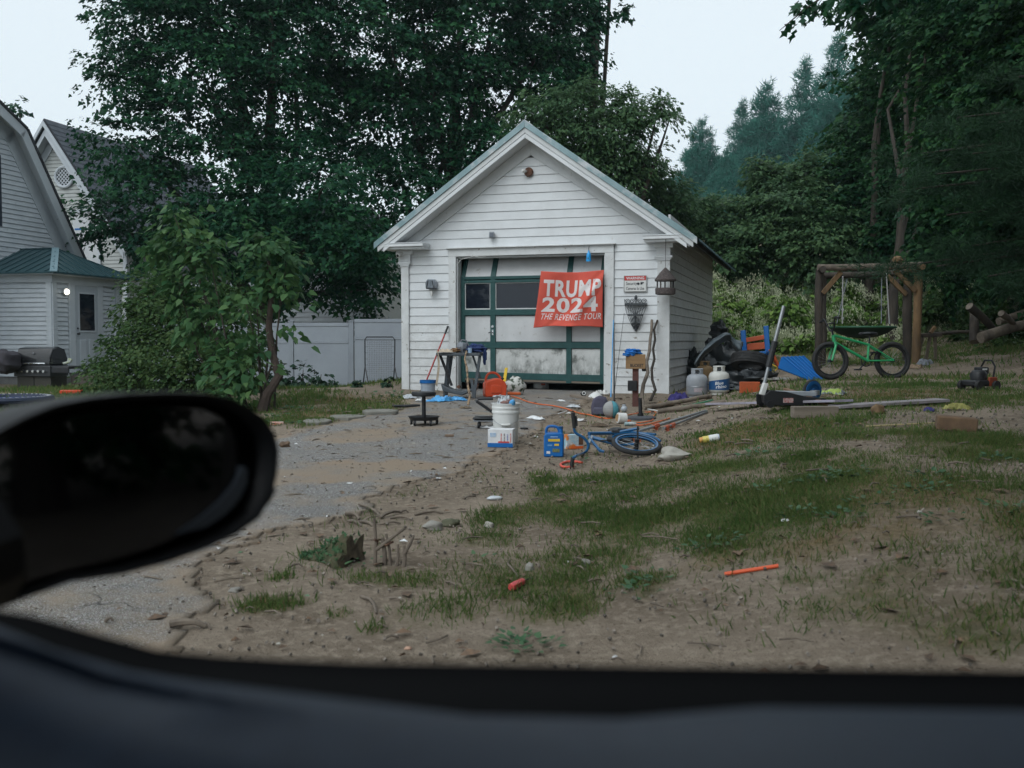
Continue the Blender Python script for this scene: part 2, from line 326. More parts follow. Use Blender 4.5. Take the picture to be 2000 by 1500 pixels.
def attr_mat(name, kind):
    m = bpy.data.materials.new(name); m.use_nodes = True; n, l = m.node_tree.nodes, m.node_tree.links; b = n['Principled BSDF']; b.inputs['Roughness'].default_value = .92; b.inputs['Specular IOR Level'].default_value = .15
    tc = n.new('ShaderNodeTexCoord'); ob = tc.outputs['Object']
    def noise(s, d=5, r=.6, vec=None, dist=0.):
        t = n.new('ShaderNodeTexNoise'); t.inputs['Scale'].default_value = s; t.inputs['Detail'].default_value = d; t.inputs['Roughness'].default_value = r; t.inputs['Distortion'].default_value = dist; l.new(vec or ob, t.inputs['Vector']); return t.outputs[0]
    def rng(x, a, z, o0=0., o1=1.):
        r = n.new('ShaderNodeMapRange'); r.inputs[1].default_value = a; r.inputs[2].default_value = z; r.inputs[3].default_value = o0; r.inputs[4].default_value = o1; l.new(x, r.inputs[0]); return r.outputs[0]
    def mix(f, a, c):
        x = n.new('ShaderNodeMix'); x.data_type = 'RGBA'; l.new(f, x.inputs[0])
        for i, q in ((6, a), (7, c)):
            if isinstance(q, tuple): x.inputs[i].default_value = (*q, 1)
            else: l.new(q, x.inputs[i])
        return x.outputs[2]
    def mul(a, c, op='MULTIPLY'):
        x = n.new('ShaderNodeMath'); x.operation = op
        for i, q in ((0, a), (1, c)):
            if isinstance(q, (int, float)): x.inputs[i].default_value = q
            else: l.new(q, x.inputs[i])
        return x.outputs[0]
    def at(s):
        a = n.new('ShaderNodeAttribute'); a.attribute_name = s; return a.outputs['Fac']
    def vor(s, f='F1', vec=None):
        v = n.new('ShaderNodeTexVoronoi'); v.feature = f; v.inputs['Scale'].default_value = s; l.new(vec or ob, v.inputs['Vector']); return v
    bump_h = None
    if kind == 'soil':
        dirt = mix(rng(noise(1.3, 6), .35, .65), (.30, .245, .19), (.18, .142, .105))
        dirt = mix(rng(noise(22, 4), .48, .7), dirt, (.36, .30, .235))
        dirt = mix(rng(noise(55, 3, .7), .58, .72), dirt, (.085, .06, .042))
        vv = vor(38); dirt = mix(rng(vv.outputs['Distance'], .16, .10), dirt, vv.outputs['Color']) if False else dirt
        thatch = mix(rng(noise(14, 6, .7), .4, .62), (.075, .085, .030), (.17, .135, .070))
        straw = mix(rng(noise(30, 6, .75), .4, .6), (.24, .18, .10), (.13, .10, .055))
        gm = mul(at('grass'), rng(noise(9, 5), .2, .6, .4, 1.3)); c = mix(rng(gm, .12, .95), dirt, thatch)
        c = mix(mul(at('straw'), rng(noise(4, 5), .3, .6)), c, straw)
        bump_h = mul(mul(noise(24, 7, .75), noise(80, 4, .7), 'ADD'), 1.)
        strength, dist = .8, .03
    else:
        agg = vor(95); c = mix(rng(noise(2.2, 5), .35, .65), (.088, .082, .075), (.125, .117, .107))
        ag = n.new('ShaderNodeHueSaturation'); ag.inputs['Saturation'].default_value = .12; l.new(agg.outputs['Color'], ag.inputs['Color'])
        c = mix(rng(noise(150, 2, .8), .5, .6, 0, .5), c, ag.outputs[0])
        c = mix(rng(noise(60, 3, .8), .60, .72, 0, .6), c, (.26, .245, .225))
        wv = n.new('ShaderNodeVectorMath'); wv.operation = 'MULTIPLY_ADD'; wv.inputs[1].default_value = (.5, .5, .5); nz = n.new('ShaderNodeTexNoise'); nz.inputs['Scale'].default_value = 2.2; l.new(ob, nz.inputs['Vector']); l.new(nz.outputs['Color'], wv.inputs[0]); l.new(ob, wv.inputs[2])
        ck = vor(.8, 'DISTANCE_TO_EDGE', wv.outputs[0]); crack = mul(rng(ck.outputs['Distance'], .007, .001), rng(noise(.9, 3), .50, .62))
        sandf = rng(mul(mul(at('sand'), 1.), rng(noise(3.2, 6), .25, .75, -.5, .5), 'ADD'), .2, .75); 
        sandf = mul(sandf, .8); c = mix(sandf, c, mix(rng(noise(1.1, 4), .4, .6), (.25, .20, .15), (.27, .195, .13)))
        dust = mul(rng(noise(1.6, 7, .7), .45, .68), .7); c = mix(dust, c, (.25, .205, .155))
        c = mix(crack, c, (.05, .046, .042)); c = mix(rng(noise(34, 3, .8), .66, .72), c, (.05, .045, .04))
        bump_h = mul(mul(noise(120, 3, .8), mul(crack, -1.5), 'ADD'), 1.); strength, dist = .7, .008
    l.new(c, b.inputs['Base Color']); bp = n.new('ShaderNodeBump'); bp.inputs['Strength'].default_value = strength; bp.inputs['Distance'].default_value = dist; l.new(bump_h, bp.inputs['Height']); l.new(bp.outputs[0], b.inputs['Normal'])
    return m
def heightsheet(name, X, Y, Z, quads, mat, atts, **kw):
    me = bpy.data.meshes.new(name); v = np.stack([X, Y, Z], 1); me.vertices.add(len(v)); me.vertices.foreach_set('co', v.astype(np.float32).ravel())
    q = np.asarray(quads, np.int32); me.loops.add(q.size); me.loops.foreach_set('vertex_index', q.ravel()); me.polygons.add(len(q)); me.polygons.foreach_set('loop_start', np.arange(0, q.size, 4, dtype=np.int32)); me.materials.append(mat); me.update(calc_edges=True)
    for k, a in atts.items():
        t = me.attributes.new(k, 'FLOAT', 'POINT'); t.data.foreach_set('value', a.astype(np.float32))
    me.shade_smooth(); o = bpy.data.objects.new(name, me); COL.objects.link(o); tag(o, **kw); return o
gx, gy = axis(-9, 10.5, .085, -160, 160), axis(.6, 20, .085, -70, 260)
XX, YY = np.meshgrid(gx, gy); X, Y = XX.ravel(), YY.ravel(); nx, ny = len(gx), len(gy)
Z = gz(X, Y)+.022*(fbm(X*5, Y*5, 8, 3)-.5)*sm((25-Y)/8)
idx = (np.arange(ny-1)[:, None]*nx+np.arange(nx-1)[None]).ravel(); quads = np.stack([idx, idx+1, idx+nx+1, idx+nx], 1)
SOIL = attr_mat('soil', 'soil')
heightsheet('ground', X, Y, Z, quads, SOIL, {'grass': gmask(X, Y), 'straw': emask(STRAW, X, Y)}, kind='structure', label='sandy soil and worn lawn of the sloping yard')
# the cracked driveway, a broken-edged asphalt sheet over the soil
dx, dy = np.arange(-7.6, 2.2, .05), np.arange(1.2, 17.7, .05); XX, YY = np.meshgrid(dx, dy); X, Y = XX.ravel(), YY.ravel(); nx = len(dx)
wx, wy = (fbm(X*2.2, Y*2.2, 31)-.5)*.55+(fbm(X*11, Y*11, 33)-.5)*.16, (fbm(X*2.2, Y*2.2, 37)-.5)*.55+(fbm(X*11, Y*11, 39)-.5)*.16
ins = inpoly(X+wx, Y+wy, DRIVE)
def blur(a, k):
    a = a.reshape(len(dy), len(dx)).astype(float)
    for ax_ in (0, 1):
        c = np.cumsum(np.insert(a, 0, 0, ax_), ax_); n_ = a.shape[ax_]; i = np.arange(n_); hi_, lo_ = np.minimum(i+k+1, n_), np.maximum(i-k, 0); a = (np.take(c, hi_, ax_)-np.take(c, lo_, ax_))/(2*k+1)
    return a.ravel()
edge_sand = np.clip((1-blur(ins, 7))*2.1-.05, 0, 1)*(.35+.9*fbm(X*1.3, Y*1.3, 44, 3))
idx = (np.arange(len(dy)-1)[:, None]*nx+np.arange(nx-1)[None]).ravel(); q = np.stack([idx, idx+1, idx+nx+1, idx+nx], 1)
q = q[ins[q].all(1)]; used = np.unique(q); edge_sand = edge_sand[used]; rem = -np.ones(len(X), int); rem[used] = np.arange(len(used)); q = rem[q]; X, Y = X[used], Y[used]
ed = {}
for a in q:
    for i in range(4):
        e = (int(a[i]), int(a[(i+1) % 4])); ed[e] = 1
bd = [e for e in ed if (e[1], e[0]) not in ed]; bi = np.array(sorted({i for e in bd for i in e})); mp = {int(b): i+len(X) for i, b in enumerate(bi)}
Z = gz(X, Y)+.011+.022*(fbm(X*5, Y*5, 8, 3)-.5)*.3+.006*(1-edge_sand); Zs = Z.copy(); edgeset = np.zeros(len(X), bool); edgeset[bi] = True
X2, Y2, Z2 = np.r_[X, X[bi]], np.r_[Y, Y[bi]], np.r_[Z, Z[bi]-.06]
q2 = np.array([(b, a, mp[a], mp[b]) for a, b in bd]); q = np.r_[q, q2]
heightsheet('driveway', X2, Y2, Z2, q, attr_mat('asphalt', 'asph'), {'sand': np.maximum(emask(SAND, X2, Y2)*.85, np.r_[edge_sand, edge_sand[bi]]*1.0)}, kind='structure', label='cracked grey asphalt driveway with sand washed over it')
def gtop(x, y): return float(gz(x, y))+.012

# ------------------------------------------------------------------ grass
def leafmesh(name, pos, ax, nr, L, W, shape, mat, parent=None, extra=None, curl=0., **kw):
    # one n-gon leaf per position, laid along ax with normal nr
    sh = np.array(shape, float); N, K = len(pos), len(sh)
    ax = ax/np.linalg.norm(ax, axis=1, keepdims=True); sd_ = np.cross(nr, ax); sd_ /= np.linalg.norm(sd_, axis=1, keepdims=True)+1e-9; nn = np.cross(ax, sd_)
    L, W = np.broadcast_to(L, N), np.broadcast_to(W, N)
    v = pos[:, None]+ax[:, None]*(sh[None, :, 1, None]*L[:, None, None])+sd_[:, None]*(sh[None, :, 0, None]*W[:, None, None])-nn[:, None]*(curl*(sh[None, :, 1, None]**2)*L[:, None, None])
    return npmesh(name, v.reshape(-1, 3), K, mat, parent, extra, **kw)
BLADE = [(-.5, 0), (.5, 0), (.35, .55), (0, 1), (-.35, .55)]
DIAM = [(0, 0), (.5, .45), (0, 1), (-.5, .45)]
MAPLE = [(0, 0), (.5, .22), (.22, .5), (0, 1), (-.22, .5), (-.5, .22)]
HEART = [(0, 0), (.42, -.05), (.5, .35), (0, 1), (-.5, .35), (-.42, -.05)]
OAK = [(0, 0), (.32, .25), (.12, .38), (.42, .62), (.14, .7), (0, 1), (-.14, .7), (-.42, .62), (-.12, .38), (-.32, .25)]
GRASSM = leafmat('grass_blades', (.075, .16, .042), (.20, .23, .085), .45, .6)
DRYM = leafmat('dry_blades', (.26, .20, .10), (.17, .14, .06), .3, .7)
rs = np.random.RandomState(3)
def grow(n, x0, x1, y0, y1, h, w, pw=1.):
    y = y0+(y1-y0)*rs.rand(n*6)**pw; x = x0+(x1-x0)*rs.rand(n*6); g = (gmask(x, y)+.10*(vnoise(x*1.5, y*1.5, 9) > .5))*(.1+1.3*fbm(x*5, y*5, 4, 3))
    k = (g > .05+.85*rs.rand(len(x))) & ~inpoly(x, y, DRIVE) & (np.abs(x/y) < .62); x, y = x[k][:n], y[k][:n]
    N = len(x); z = gz(x, y)-.012; ax = np.stack([rs.randn(N)*.45, rs.randn(N)*.45, np.ones(N)], 1); nr = np.stack([rs.randn(N), rs.randn(N), rs.randn(N)*.2], 1)
    hh = h*(.45+.9*rs.rand(N))*(.6+.8*vnoise(x*3, y*3, 6)); return np.stack([x, y, z], 1), ax, nr, hh, w*(.7+.6*rs.rand(N))
parts = [grow(66000, -4, 6, 3.0, 8, .05, .005, .8), grow(50000, -6, 9, 8, 13, .055, .010), grow(34000, -9, 13, 13, 24, .085, .018)]
pos, ax, nr, hh, ww = [np.concatenate([p[i] for p in parts]) for i in range(5)]
stv = emask(STRAW, pos[:, 0], pos[:, 1]); ex_ = (rs.rand(len(pos)) < np.clip(.10+.55*stv, 0, .8)).astype(int); hh = hh*np.where(ex_ == 1, .7, 1)
leafmesh('grass', pos, ax, nr, hh, ww, BLADE, [GRASSM, DRYM], extra=ex_, curl=.25, kind='stuff', label='patchy green and straw coloured lawn grass')
# broad weeds low in the lawn
WEED = leafmat('weed_leaves', (.05, .12, .06), (.10, .18, .09), .3, .45)
P_, A_, N_, L_ = [], [], [], []
for (px, py, n) in [(1600, 940, 26), (1640, 930, 20), (1820, 935, 18), (1800, 960, 22), (1560, 1010, 16), (1640, 1015, 18), (1400, 1065, 18), (1360, 1072, 14), (1010, 1262, 26), (1040, 1270, 22), (1240, 1160, 16), (1480, 890, 14), (1970, 1000, 16), (1250, 1130, 10), (660, 1112, 10), (575, 800, 26), (560, 830, 20), (545, 815, 16), (1940, 900, 14), (1860, 1020, 14), (700, 1100, 8), (1110, 905, 6), (778, 776, 14), (762, 770, 12), (748, 778, 8), (1290, 1140, 8), (930, 1100, 8), (1700, 985, 12), (1500, 960, 12)]:
    c = G(px, py)
    for i in range(int(n*1.6)):
        a = rs.rand()*6.28; r = rs.rand()**.6*.14*(c.y/5)**.6; x, y = c.x+r*math.cos(a), c.y+r*math.sin(a)
        P_.append((x, y, float(gz(x, y))+.01+.03*rs.rand())); A_.append((math.cos(a), math.sin(a), .2+.6*rs.rand())); N_.append((rs.randn()*.2, rs.randn()*.2, 1)); L_.append((.022+.034*rs.rand())*(c.y/6)**.5)
leafmesh('broad_weeds', np.array(P_), np.array(A_), np.array(N_), np.array(L_), np.array(L_)*.55, HEART, WEED, curl=.3, kind='stuff', label='broad leaved weeds low in the lawn')
# twigs, chips and pebbles strewn over the sand
def strew(name, n, mat, kindf, label, box, pw=1.2, keep=None):
    mb = MB(); x0, x1, y0, y1 = box; ys = y0+(y1-y0)*rs.rand(n*4)**pw; xs = x0+(x1-x0)*rs.rand(n*4); k = (np.abs(xs/ys) < .6)
    if name in ('gravel', 'pebbles', 'paper_scraps'): k &= gmask(xs, ys) < .12
    for x, y in list(zip(xs[k], ys[k]))[:n]: kindf(mb, float(x), float(y), gtop(x, y))
    build(name, mb, mat, kind='stuff', label=label)
def pebble(mb, x, y, z):
    s = (.008+.022*rs.rand()**4)*(y/6)**.3; mb.blob((x, y, z+.2*s), (s*(1+rs.rand()), s*(1+rs.rand()*.5), s*.7), rs.randint(9999), .2, 6, 4)
def twig(mb, x, y, z):
    l = .04+.16*rs.rand()**2; a = rs.rand()*6.28; r = .0025+.004*rs.rand(); k = rs.randn()*.2
    mb.tube([(x, y, z+r*.5), (x+l*.5*math.cos(a), y+l*.5*math.sin(a), z+r+.006), (x+l*math.cos(a+k), y+l*math.sin(a+k), z+r*.5)], r*(y/6)**.5, 4)
def chip(mb, x, y, z):
    l = .015+.04*rs.rand()**2; a = rs.rand()*6.28; c, s = math.cos(a)*l, math.sin(a)*l; t = .006+.012*rs.rand()
    mb.add([(x-c, y-s, z+.001), (x-s*.5, y+c*.5, z+t), (x+c, y+s, z+.002), (x+s*.6, y-c*.6, z+t*.5)], [(0, 1, 2, 3)])
GRAV = M('gravel', (.22, .19, .16), (.12, .105, .09), 30, .9, isl=.6)
strew('gravel', 1700, GRAV, lambda mb, x, y, z: mb.box((x, y, z+.002), ((.006+.012*rs.rand())*(y/5)**.4, (.005+.01*rs.rand())*(y/5)**.4, .010), (rs.rand(), rs.rand(), rs.rand()*6)), 'loose gravel scattered over sand and driveway', (-3.4, 4.5, 3, 11), 1.0)
strew('pebbles', 120, STONE_L, pebble, 'small pale pebbles on the sandy ground', (-3, 5, 3, 14))
strew('twigs', 560, BARK_L, twig, 'short dry twigs strewn over driveway and sand', (-3.4, 3.5, 3, 15))
strew('dead_leaves', 900, M('dead_leaf', (.16, .10, .06), (.08, .055, .04), 40, .8, isl=.4), chip, 'brown dead leaves and wood chips on the ground', (-3.4, 5, 3, 15))
strew('paper_scraps', 46, PAPER, chip, 'tiny white scraps of litter on the ground', (-2.6, 4.5, 4, 14.5))

# ------------------------------------------------------------------ garage
TH = R(17); GO = (.31, 16.52, .41)
gar = thing('garage', 'small white clapboard garage with steep gable and green panelled door', 'garage', GO, -TH)
GM = Matrix.Translation(GO) @ Matrix.Rotation(-TH, 4, 'Z')
SL, AP = .706, 4.37
def gp(n, mb, m, **k): return build(n, mb, m, gar, **k)
mb = MB()    # the shell behind the boards, with the door opening left free
for c, d in [((-1.8, .08, 1.1), (.98, .1, 2.9)), ((1.775, .08, 1.1), (1.03, .1, 2.9)), ((2.22, 3.4, 1.1), (.08, 6.54, 2.9)), ((-2.24, 3.4, 1.1), (.08, 6.54, 2.9)), ((0, 6.66, 1.3), (4.4, .08, 3.3))]: mb.box(c, d)
mb.prism([(-2.28, 2.40), (2.28, 2.40), (2.28, 2.56), (0, 4.15), (-2.28, 2.56)], .03, .13, 'y'); mb.prism([(-2.28, 2.56), (2.28, 2.56), (0, 4.15)], 6.6, 6.7, 'y')
gp('wall', mb, BACKW, smooth=0)
mb = MB().box((0, 3.3, .0), (4.4, 6.5, .04)); gp('concrete_floor', mb, M('concrete', (.16, .155, .15), (.10, .10, .10), 4, .9))
def board(x0, x1, z0, z1, xa=None, xb=None, y=0., side=None):
    xa, xb = x0 if xa is None else xa, x1 if xb is None else xb; o = random.uniform(-.002, .002)
    vs = [(x0, y-.019+o, z0), (x1, y-.019+o, z0), (xb, y-.006+o, z1), (xa, y-.006+o, z1), (x0, y+.028, z0), (x1, y+.028, z0), (xb, y+.028, z1), (xa, y+.028, z1)]
    if side is not None: vs = [(side-v[1], v[0], v[2]) for v in vs]
    return MB().add(vs, [(0, 1, 2, 3), (5, 4, 7, 6), (0, 4, 5, 1), (3, 2, 6, 7), (0, 3, 7, 4), (1, 5, 6, 2)])
PT = .1435; z = -.02
xl = lambda z: -1.97+(z-2.53)/.70
xr = lambda z: 2.01-(z-2.53)/.69
while z < 3.84:
    z1 = z+PT-.004
    if z < 2.36:
        zz = min(z1, 2.385)
        for a, b in ((-2.16, -1.433), (1.403, 2.098)): gp('clapboard', board(a+random.uniform(0, .004), b, z, zz), WHITE_OLD if z < 1.0 else WHITE, smooth=0)
    elif z1 < 2.56: gp('clapboard', board(-2.16, 2.098, 2.389, z1), WHITE, smooth=0)
    else:
        za = max(z, 2.535); a0, b0, a1, b1 = xl(za), xr(za), xl(z1), xr(z1)
        if a1 > b1: a1 = b1 = (a0+b0)/2; z1 = min(z1, 3.895)
        gp('clapboard', board(a0+.004, b0-.004, za, z1, a1+.004, b1-.004), WHITE, smooth=0)
    z += PT
z = -.02
while z < 2.75:
    gp('side_clapboard', board(.03, 6.7, z, z+PT-.006, side=2.288), WHITE_OLD, smooth=0); z += PT
for n, a, b in (('corner_post', -2.30, -2.162), ('corner_post', 2.10, 2.30)):
    gp(n, MB().box(((a+b)/2, -.012, 1.16), (b-a, .075, 2.46)), WHITE_OLD, bevel=.004)
    c = (a+b)/2; w = b-a
    mb = MB().box((c, -.02, 2.175), (w+.09, .13, .035)).box((c, -.02, 2.148), (w+.05, .11, .022)).box((c, -.018, 2.125), (w+.02, .095, .026)); gp('capital', mb, WHITE, bevel=.004)
# rake: metal flashing, fascia, moulding lip, soffit and frieze board, each side its own piece
RAKE = M('green_metal', (.17, .26, .28), (.24, .33, .35), 3, .35, .01, 20, metal=.4, c3=(.46, .48, .49), s3=2.4, lo3=.5, hi3=.62)
for sgn in (-1, 1):
    E = 2.66 if sgn < 0 else 2.76
    def strip(o0, o1, y0, y1, x1, cut=0): return MB().prism([(sgn*0.0005, AP+o0), (sgn*x1, AP+o0-SL*x1), (sgn*(x1-cut), AP+o1-SL*(x1-cut)), (sgn*0.0005, AP+o1)], y0, y1, 'y')
    gp('roof_flashing', strip(.014, -.095, -.372, -.352, E), RAKE, bevel=.003)
    gp('fascia', strip(-.05, -.185, -.351, -.312, E-.06), TRIM, bevel=.004)
    gp('rake_moulding', strip(-.15, -.215, -.311, -.285, E-.12), WHITE)
    gp('rake_moulding', strip(-.19, -.262, -.345, -.314, E-.16), WHITE, bevel=.006)
    gp('soffit', strip(-.236, -.26, -.31, .03, E-.2), TRIM)
    gp('frieze_board', MB().prism([(sgn*.0006, AP-.262), (sgn*2.35, AP-.262-SL*2.35), (sgn*(1.972 if sgn < 0 else 2.005), 2.535), (sgn*0.0006, 3.893)], -.034, .02, 'y'), TRIM, bevel=.003)
    # corrugated roofing
    N = 190; mb = MB()
    for s2, zz in ((0, 0), (1, -.016)):
        vs = []
        for i in range(N+1):
            y = -.35+7.35*i/N; w = .011*math.cos(math.pi*i)
            vs += [(0, y, AP+w+zz), (sgn*(E+.03), y, AP-SL*(E+.03)+w+zz)]
        mb.add(vs, [(2*i, 2*i+1, 2*i+3, 2*i+2) for i in range(N)])
    gp('metal_roofing', mb, M('roof_metal', (.05, .10, .11), (.08, .14, .15), 2, .4, metal=.6), smooth=0)
    gp('rafter_deck', MB().prism([(0, AP-.03), (sgn*(E-.08), AP-.03-SL*(E-.08)), (sgn*(E-.08), AP-.10-SL*(E-.08)), (0, AP-.10)], .05, 6.95, 'y'), M('dark_rafters', (.05, .045, .04)), smooth=0)
gp('ridge_cap', MB().prism([(-.14, AP-.075), (0, AP+.03), (.14, AP-.075), (.14, AP-.09), (0, AP+.012), (-.14, AP-.09)], -.375, 7.0, 'y'), RAKE)
for a, b in ((-2.5, -1.775), (1.915, 2.70)):
    c = (a+b)/2; mb = MB().box((c, -.165, 2.452), (b-a, .37, .05)).box((c, -.15, 2.408), (b-a-.03, .31, .04)).prism([(a, 2.478), (b, 2.478), (b-.01, 2.492), (a+.01, 2.492)], -.36, .02, 'y')
    gp('cornice_return', mb, WHITE, bevel=.005); 
    c = -2.23 if a < 0 else 2.2; gp('bed_moulding', MB().box((c, -.03, 2.35), (.30, .13, .075)).box((c, -.02, 2.27), (.22, .1, .15)), WHITE, bevel=.005)
for c, d in (((-1.367, -.022, 1.16), (.13, .06, 2.5)), ((1.327, -.022, 1.12), (.148, .06, 2.42))): gp('door_casing', MB().box(c, d), WHITE_OLD, bevel=.004)
gp('door_lintel', MB().box((-.015, -.024, 2.325), (2.83, .062, .13)), WHITE_OLD, bevel=.004); gp('drip_cap', MB().box((-.015, -.05, 2.398), (2.9, .1, .018)), WHITE_OLD, bevel=.003)
for x in (-1.292, 1.243): gp('door_jamb', MB().box((x, .09, 1.1), (.022, .17, 2.3)), TRIM)
gp('door_head', MB().box((-.02, .09, 2.245), (2.51, .17, .02)), TRIM)
# the sectional door; the top section leans in
door = gp('garage_door', MB().box((-.025, .185, 1.0), (2.4, .03, 1.74)), BACKW)
def dp(n, mb, m, **k): return build(n, mb, m, door, **k)
MILD = M('mildewed_panel', (.64, .65, .64), (.52, .53, .52), 5, .6, .02, 30, c3=(.10, .11, .10), s3=5)
def grime(m, z0, z1):      # mildew that creeps up the bottom panels
    n, l = m.node_tree.nodes, m.node_tree.links; b = n['Principled BSDF']; src = b.inputs['Base Color'].links[0].from_socket
    tc = n.new('ShaderNodeTexCoord'); s = n.new('ShaderNodeSeparateXYZ'); l.new(tc.outputs['Object'], s.inputs[0]); r = n.new('ShaderNodeMapRange'); r.inputs[1].default_value = z1; r.inputs[2].default_value = z0; l.new(s.outputs[2], r.inputs[0])
    mp_ = n.new('ShaderNodeMapping'); mp_.inputs['Scale'].default_value = (1, 1, .45); l.new(tc.outputs['Object'], mp_.inputs[0]); t = n.new('ShaderNodeTexNoise'); t.inputs['Scale'].default_value = 9; t.inputs['Detail'].default_value = 9; t.inputs['Roughness'].default_value = .75; l.new(mp_.outputs[0], t.inputs['Vector'])
    a = n.new('ShaderNodeMath'); a.operation = 'MULTIPLY'; r2 = n.new('ShaderNodeMapRange'); r2.inputs[1].default_value = .38; r2.inputs[2].default_value = .6; l.new(t.outputs[0], r2.inputs[0]); l.new(r.outputs[0], a.inputs[0]); l.new(r2.outputs[0], a.inputs[1])
    x = n.new('ShaderNodeMix'); x.data_type = 'RGBA'; l.new(a.outputs[0], x.inputs[0]); l.new(src, x.inputs[6]); x.inputs[7].default_value = (.10, .108, .095, 1); l.new(x.outputs[2], b.inputs['Base Color'])
grime(MILD, .22, .66)
PANEL = M('door_panel_paint', (.60, .61, .62), (.53, .54, .55), 4, .6, .02, 30, c3=(.4, .4, .38), s3=9, lo3=.62, hi3=.72)
cols = [(-1.20, -.745), (-.655, .575), (.665, 1.145)]
for k, (a, b) in enumerate(cols):
    c, w = (a+b)/2, b-a
    dp('door_panel', MB().box((c, .155, 1.045), (w, .02, .43)), PANEL, bevel=.003); dp('door_panel', MB().box((c, .155, .495), (w, .02, .43)), MILD, bevel=.003)
    dp('window_pane', MB().box((c, .15, 1.60), (w, .012, .45)), GLASS_DARK)
    for cc, d in (((c, .14, 1.382), (w, .02, .018)), ((c, .14, 1.815), (w, .02, .012)), ((a+.006, .14, 1.6), (.012, .02, .42)), ((b-.006, .14, 1.6), (.012, .02, .42))): dp('putty_bead', MB().box(cc, d), WHITE_OLD)
    dp('top_panel', MB().box((c, .245, 2.09), (w, .02, .38), (-R(28), 0, 0)), PANEL, bevel=.003)
for x, w in ((-1.235, .07), (-.70, .09), (.62, .09), (1.18, .07)):
    dp('stile', MB().box((x, .137, 1.03), (w, .045, 1.78)), GREEN_PAINT, bevel=.004)
    dp('stile', MB().box((x, .235, 2.09), (w, .04, .40), (-R(28), 0, 0)), GREEN_PAINT, bevel=.004)
for z, h in ((1.843, .045), (1.905, .05), (1.322, .095), (.77, .10), (.245, .11)):
    dp('rail', MB().box((-.027, .138, z), (2.38, .052, h), (0, R(.9) if z < .3 else 0, 0)), GREEN_PAINT, bevel=.004)
dp('bottom_seal', MB().box((-.02, .14, .175), (2.38, .04, .035), (0, R(.9), 0)), WOOD_OLD)
dp('lock', MB().cyl((-.70, .118, 1.085), (-.70, .10, 1.085), .022), CHROME); dp('handle', MB().tube([(-.70, .115, .99), (-.70, .07, .99), (-.76, .06, .975)], .011, 6).box((-.70, .112, .985), (.03, .01, .09)), CHROME)

# things fixed to the garage wall
def wall_at(x, y, z): return tuple(GM @ Vector((x, y, z)))
t = thing('gable_lamp', 'rusty round lamp holder with white bulb high in the gable', 'lamp', wall_at(-.024, -.03, 3.612), -TH)
build('base_plate', MB().xf(Matrix.Rotation(R(90), 4, 'X')).lathe([(.075, 0), (.078, .02), (.06, .035)], 18), RUST, t)
build('bulb', MB().xf(Matrix.Translation((-.035, -.03, .01)) @ Matrix.Rotation(R(90), 4, 'X') @ Matrix.Rotation(R(-25), 4, 'Y')).lathe([(.02, 0), (.022, .02), (.032, .05), (.034, .075), (.022, .1), (.006, .108)], 14), WPLAST, t)
t = thing('floodlight', 'small grey square sensor box above the garage door', 'sensor', wall_at(-.655, -.03, 2.6), -TH)
build('housing', MB().box((0, -.04, 0), (.085, .07, .10), (R(-8), 0, R(12))), GREYP, t, bevel=.008); build('lens', MB().box((0.006, -.082, 0), (.06, .006, .07), (R(-8), 0, R(12))), M('lens_grey', (.12, .14, .17), rough=.3), t)
t = thing('security_camera', 'small white security camera under the eave at the corner', 'camera', wall_at(-2.27, -.1, 2.335), -TH)
build('mount', MB().cyl((0, .06, .02), (0, 0, .02), .03, .02), WPLAST, t); build('body', MB().cyl((0, .03, 0), (-.03, -.09, -.045), .034, .038, 14), WPLAST, t, bevel=.006); build('lens', MB().cyl((-.03, -.09, -.045), (-.031, -.094, -.047), .024, .024, 12), BLACK, t)
t = thing('wall_lantern', 'galvanised metal wall lantern beside the garage door', 'lantern', wall_at(-1.721, -.03, 1.80), -TH)
build('shade', MB().prism([(-.085, -.07), (.085, -.07), (.09, .03), (.05, .085), (-.05, .085), (-.09, .03)], -.13, 0, 'y'), M('galvanised', (.30, .33, .37), (.16, .18, .21), 14, .3, metal=.7), t, bevel=.01)
build('glass', MB().box((0, -.07, -.075), (.15, .11, .012)), GLASS_DARK, t); build('cage_bar', MB().box((-.05, -.133, 0), (.012, .008, .12), (0, R(12), 0)).box((.05, -.133, 0), (.012, .008, .12), (0, R(-12), 0)), BLACK, t); build('bulb', MB().xf(Matrix.Translation((0, -.06, -.2))).lathe([(.018, 0), (.028, .03), (.026, .07), (.016, .10)], 10), WPLAST, t)
# flag
fl = thing('banner', 'red cloth banner with white block lettering hung across the garage door', 'banner', GO, -TH)
def flag(u, v):
    x = (.21+1.04*u)*(1-v)+(.09+1.14*u)*v; z = 1.98-.925*v-.028*math.sin(math.pi*u)*(1-v)+.012*math.sin(u*9)*v+(.035*math.sin(math.pi*min(1, max(0, (u-.1)/.8)))*max(0, v-.9)*10)
    y = -.10-.030*math.sin(u*8+v*3)-.026*math.sin(u*3-v*5+1)-.010*math.sin(u*19+v*4)*v-.05*max(0, 1-abs((u-.78)+(v-.5)*.55)/.10)*math.sin(math.pi*min(1, v*1.1))-.035*v*v+.02*max(0, 1-abs((u-.60)+(v-.5)*.8)/.09)
    return (x, y, z)
FLAGM = M('red_flag_cloth', (.64, .105, .07), (.56, .085, .06), 3, .85, .02, 60); FLAGW = M('flag_white_print', (.70, .66, .66), rough=.85)
build('cloth', MB().grid(flag, 60, 46), FLAGM, fl, smooth=80, thick=.002)
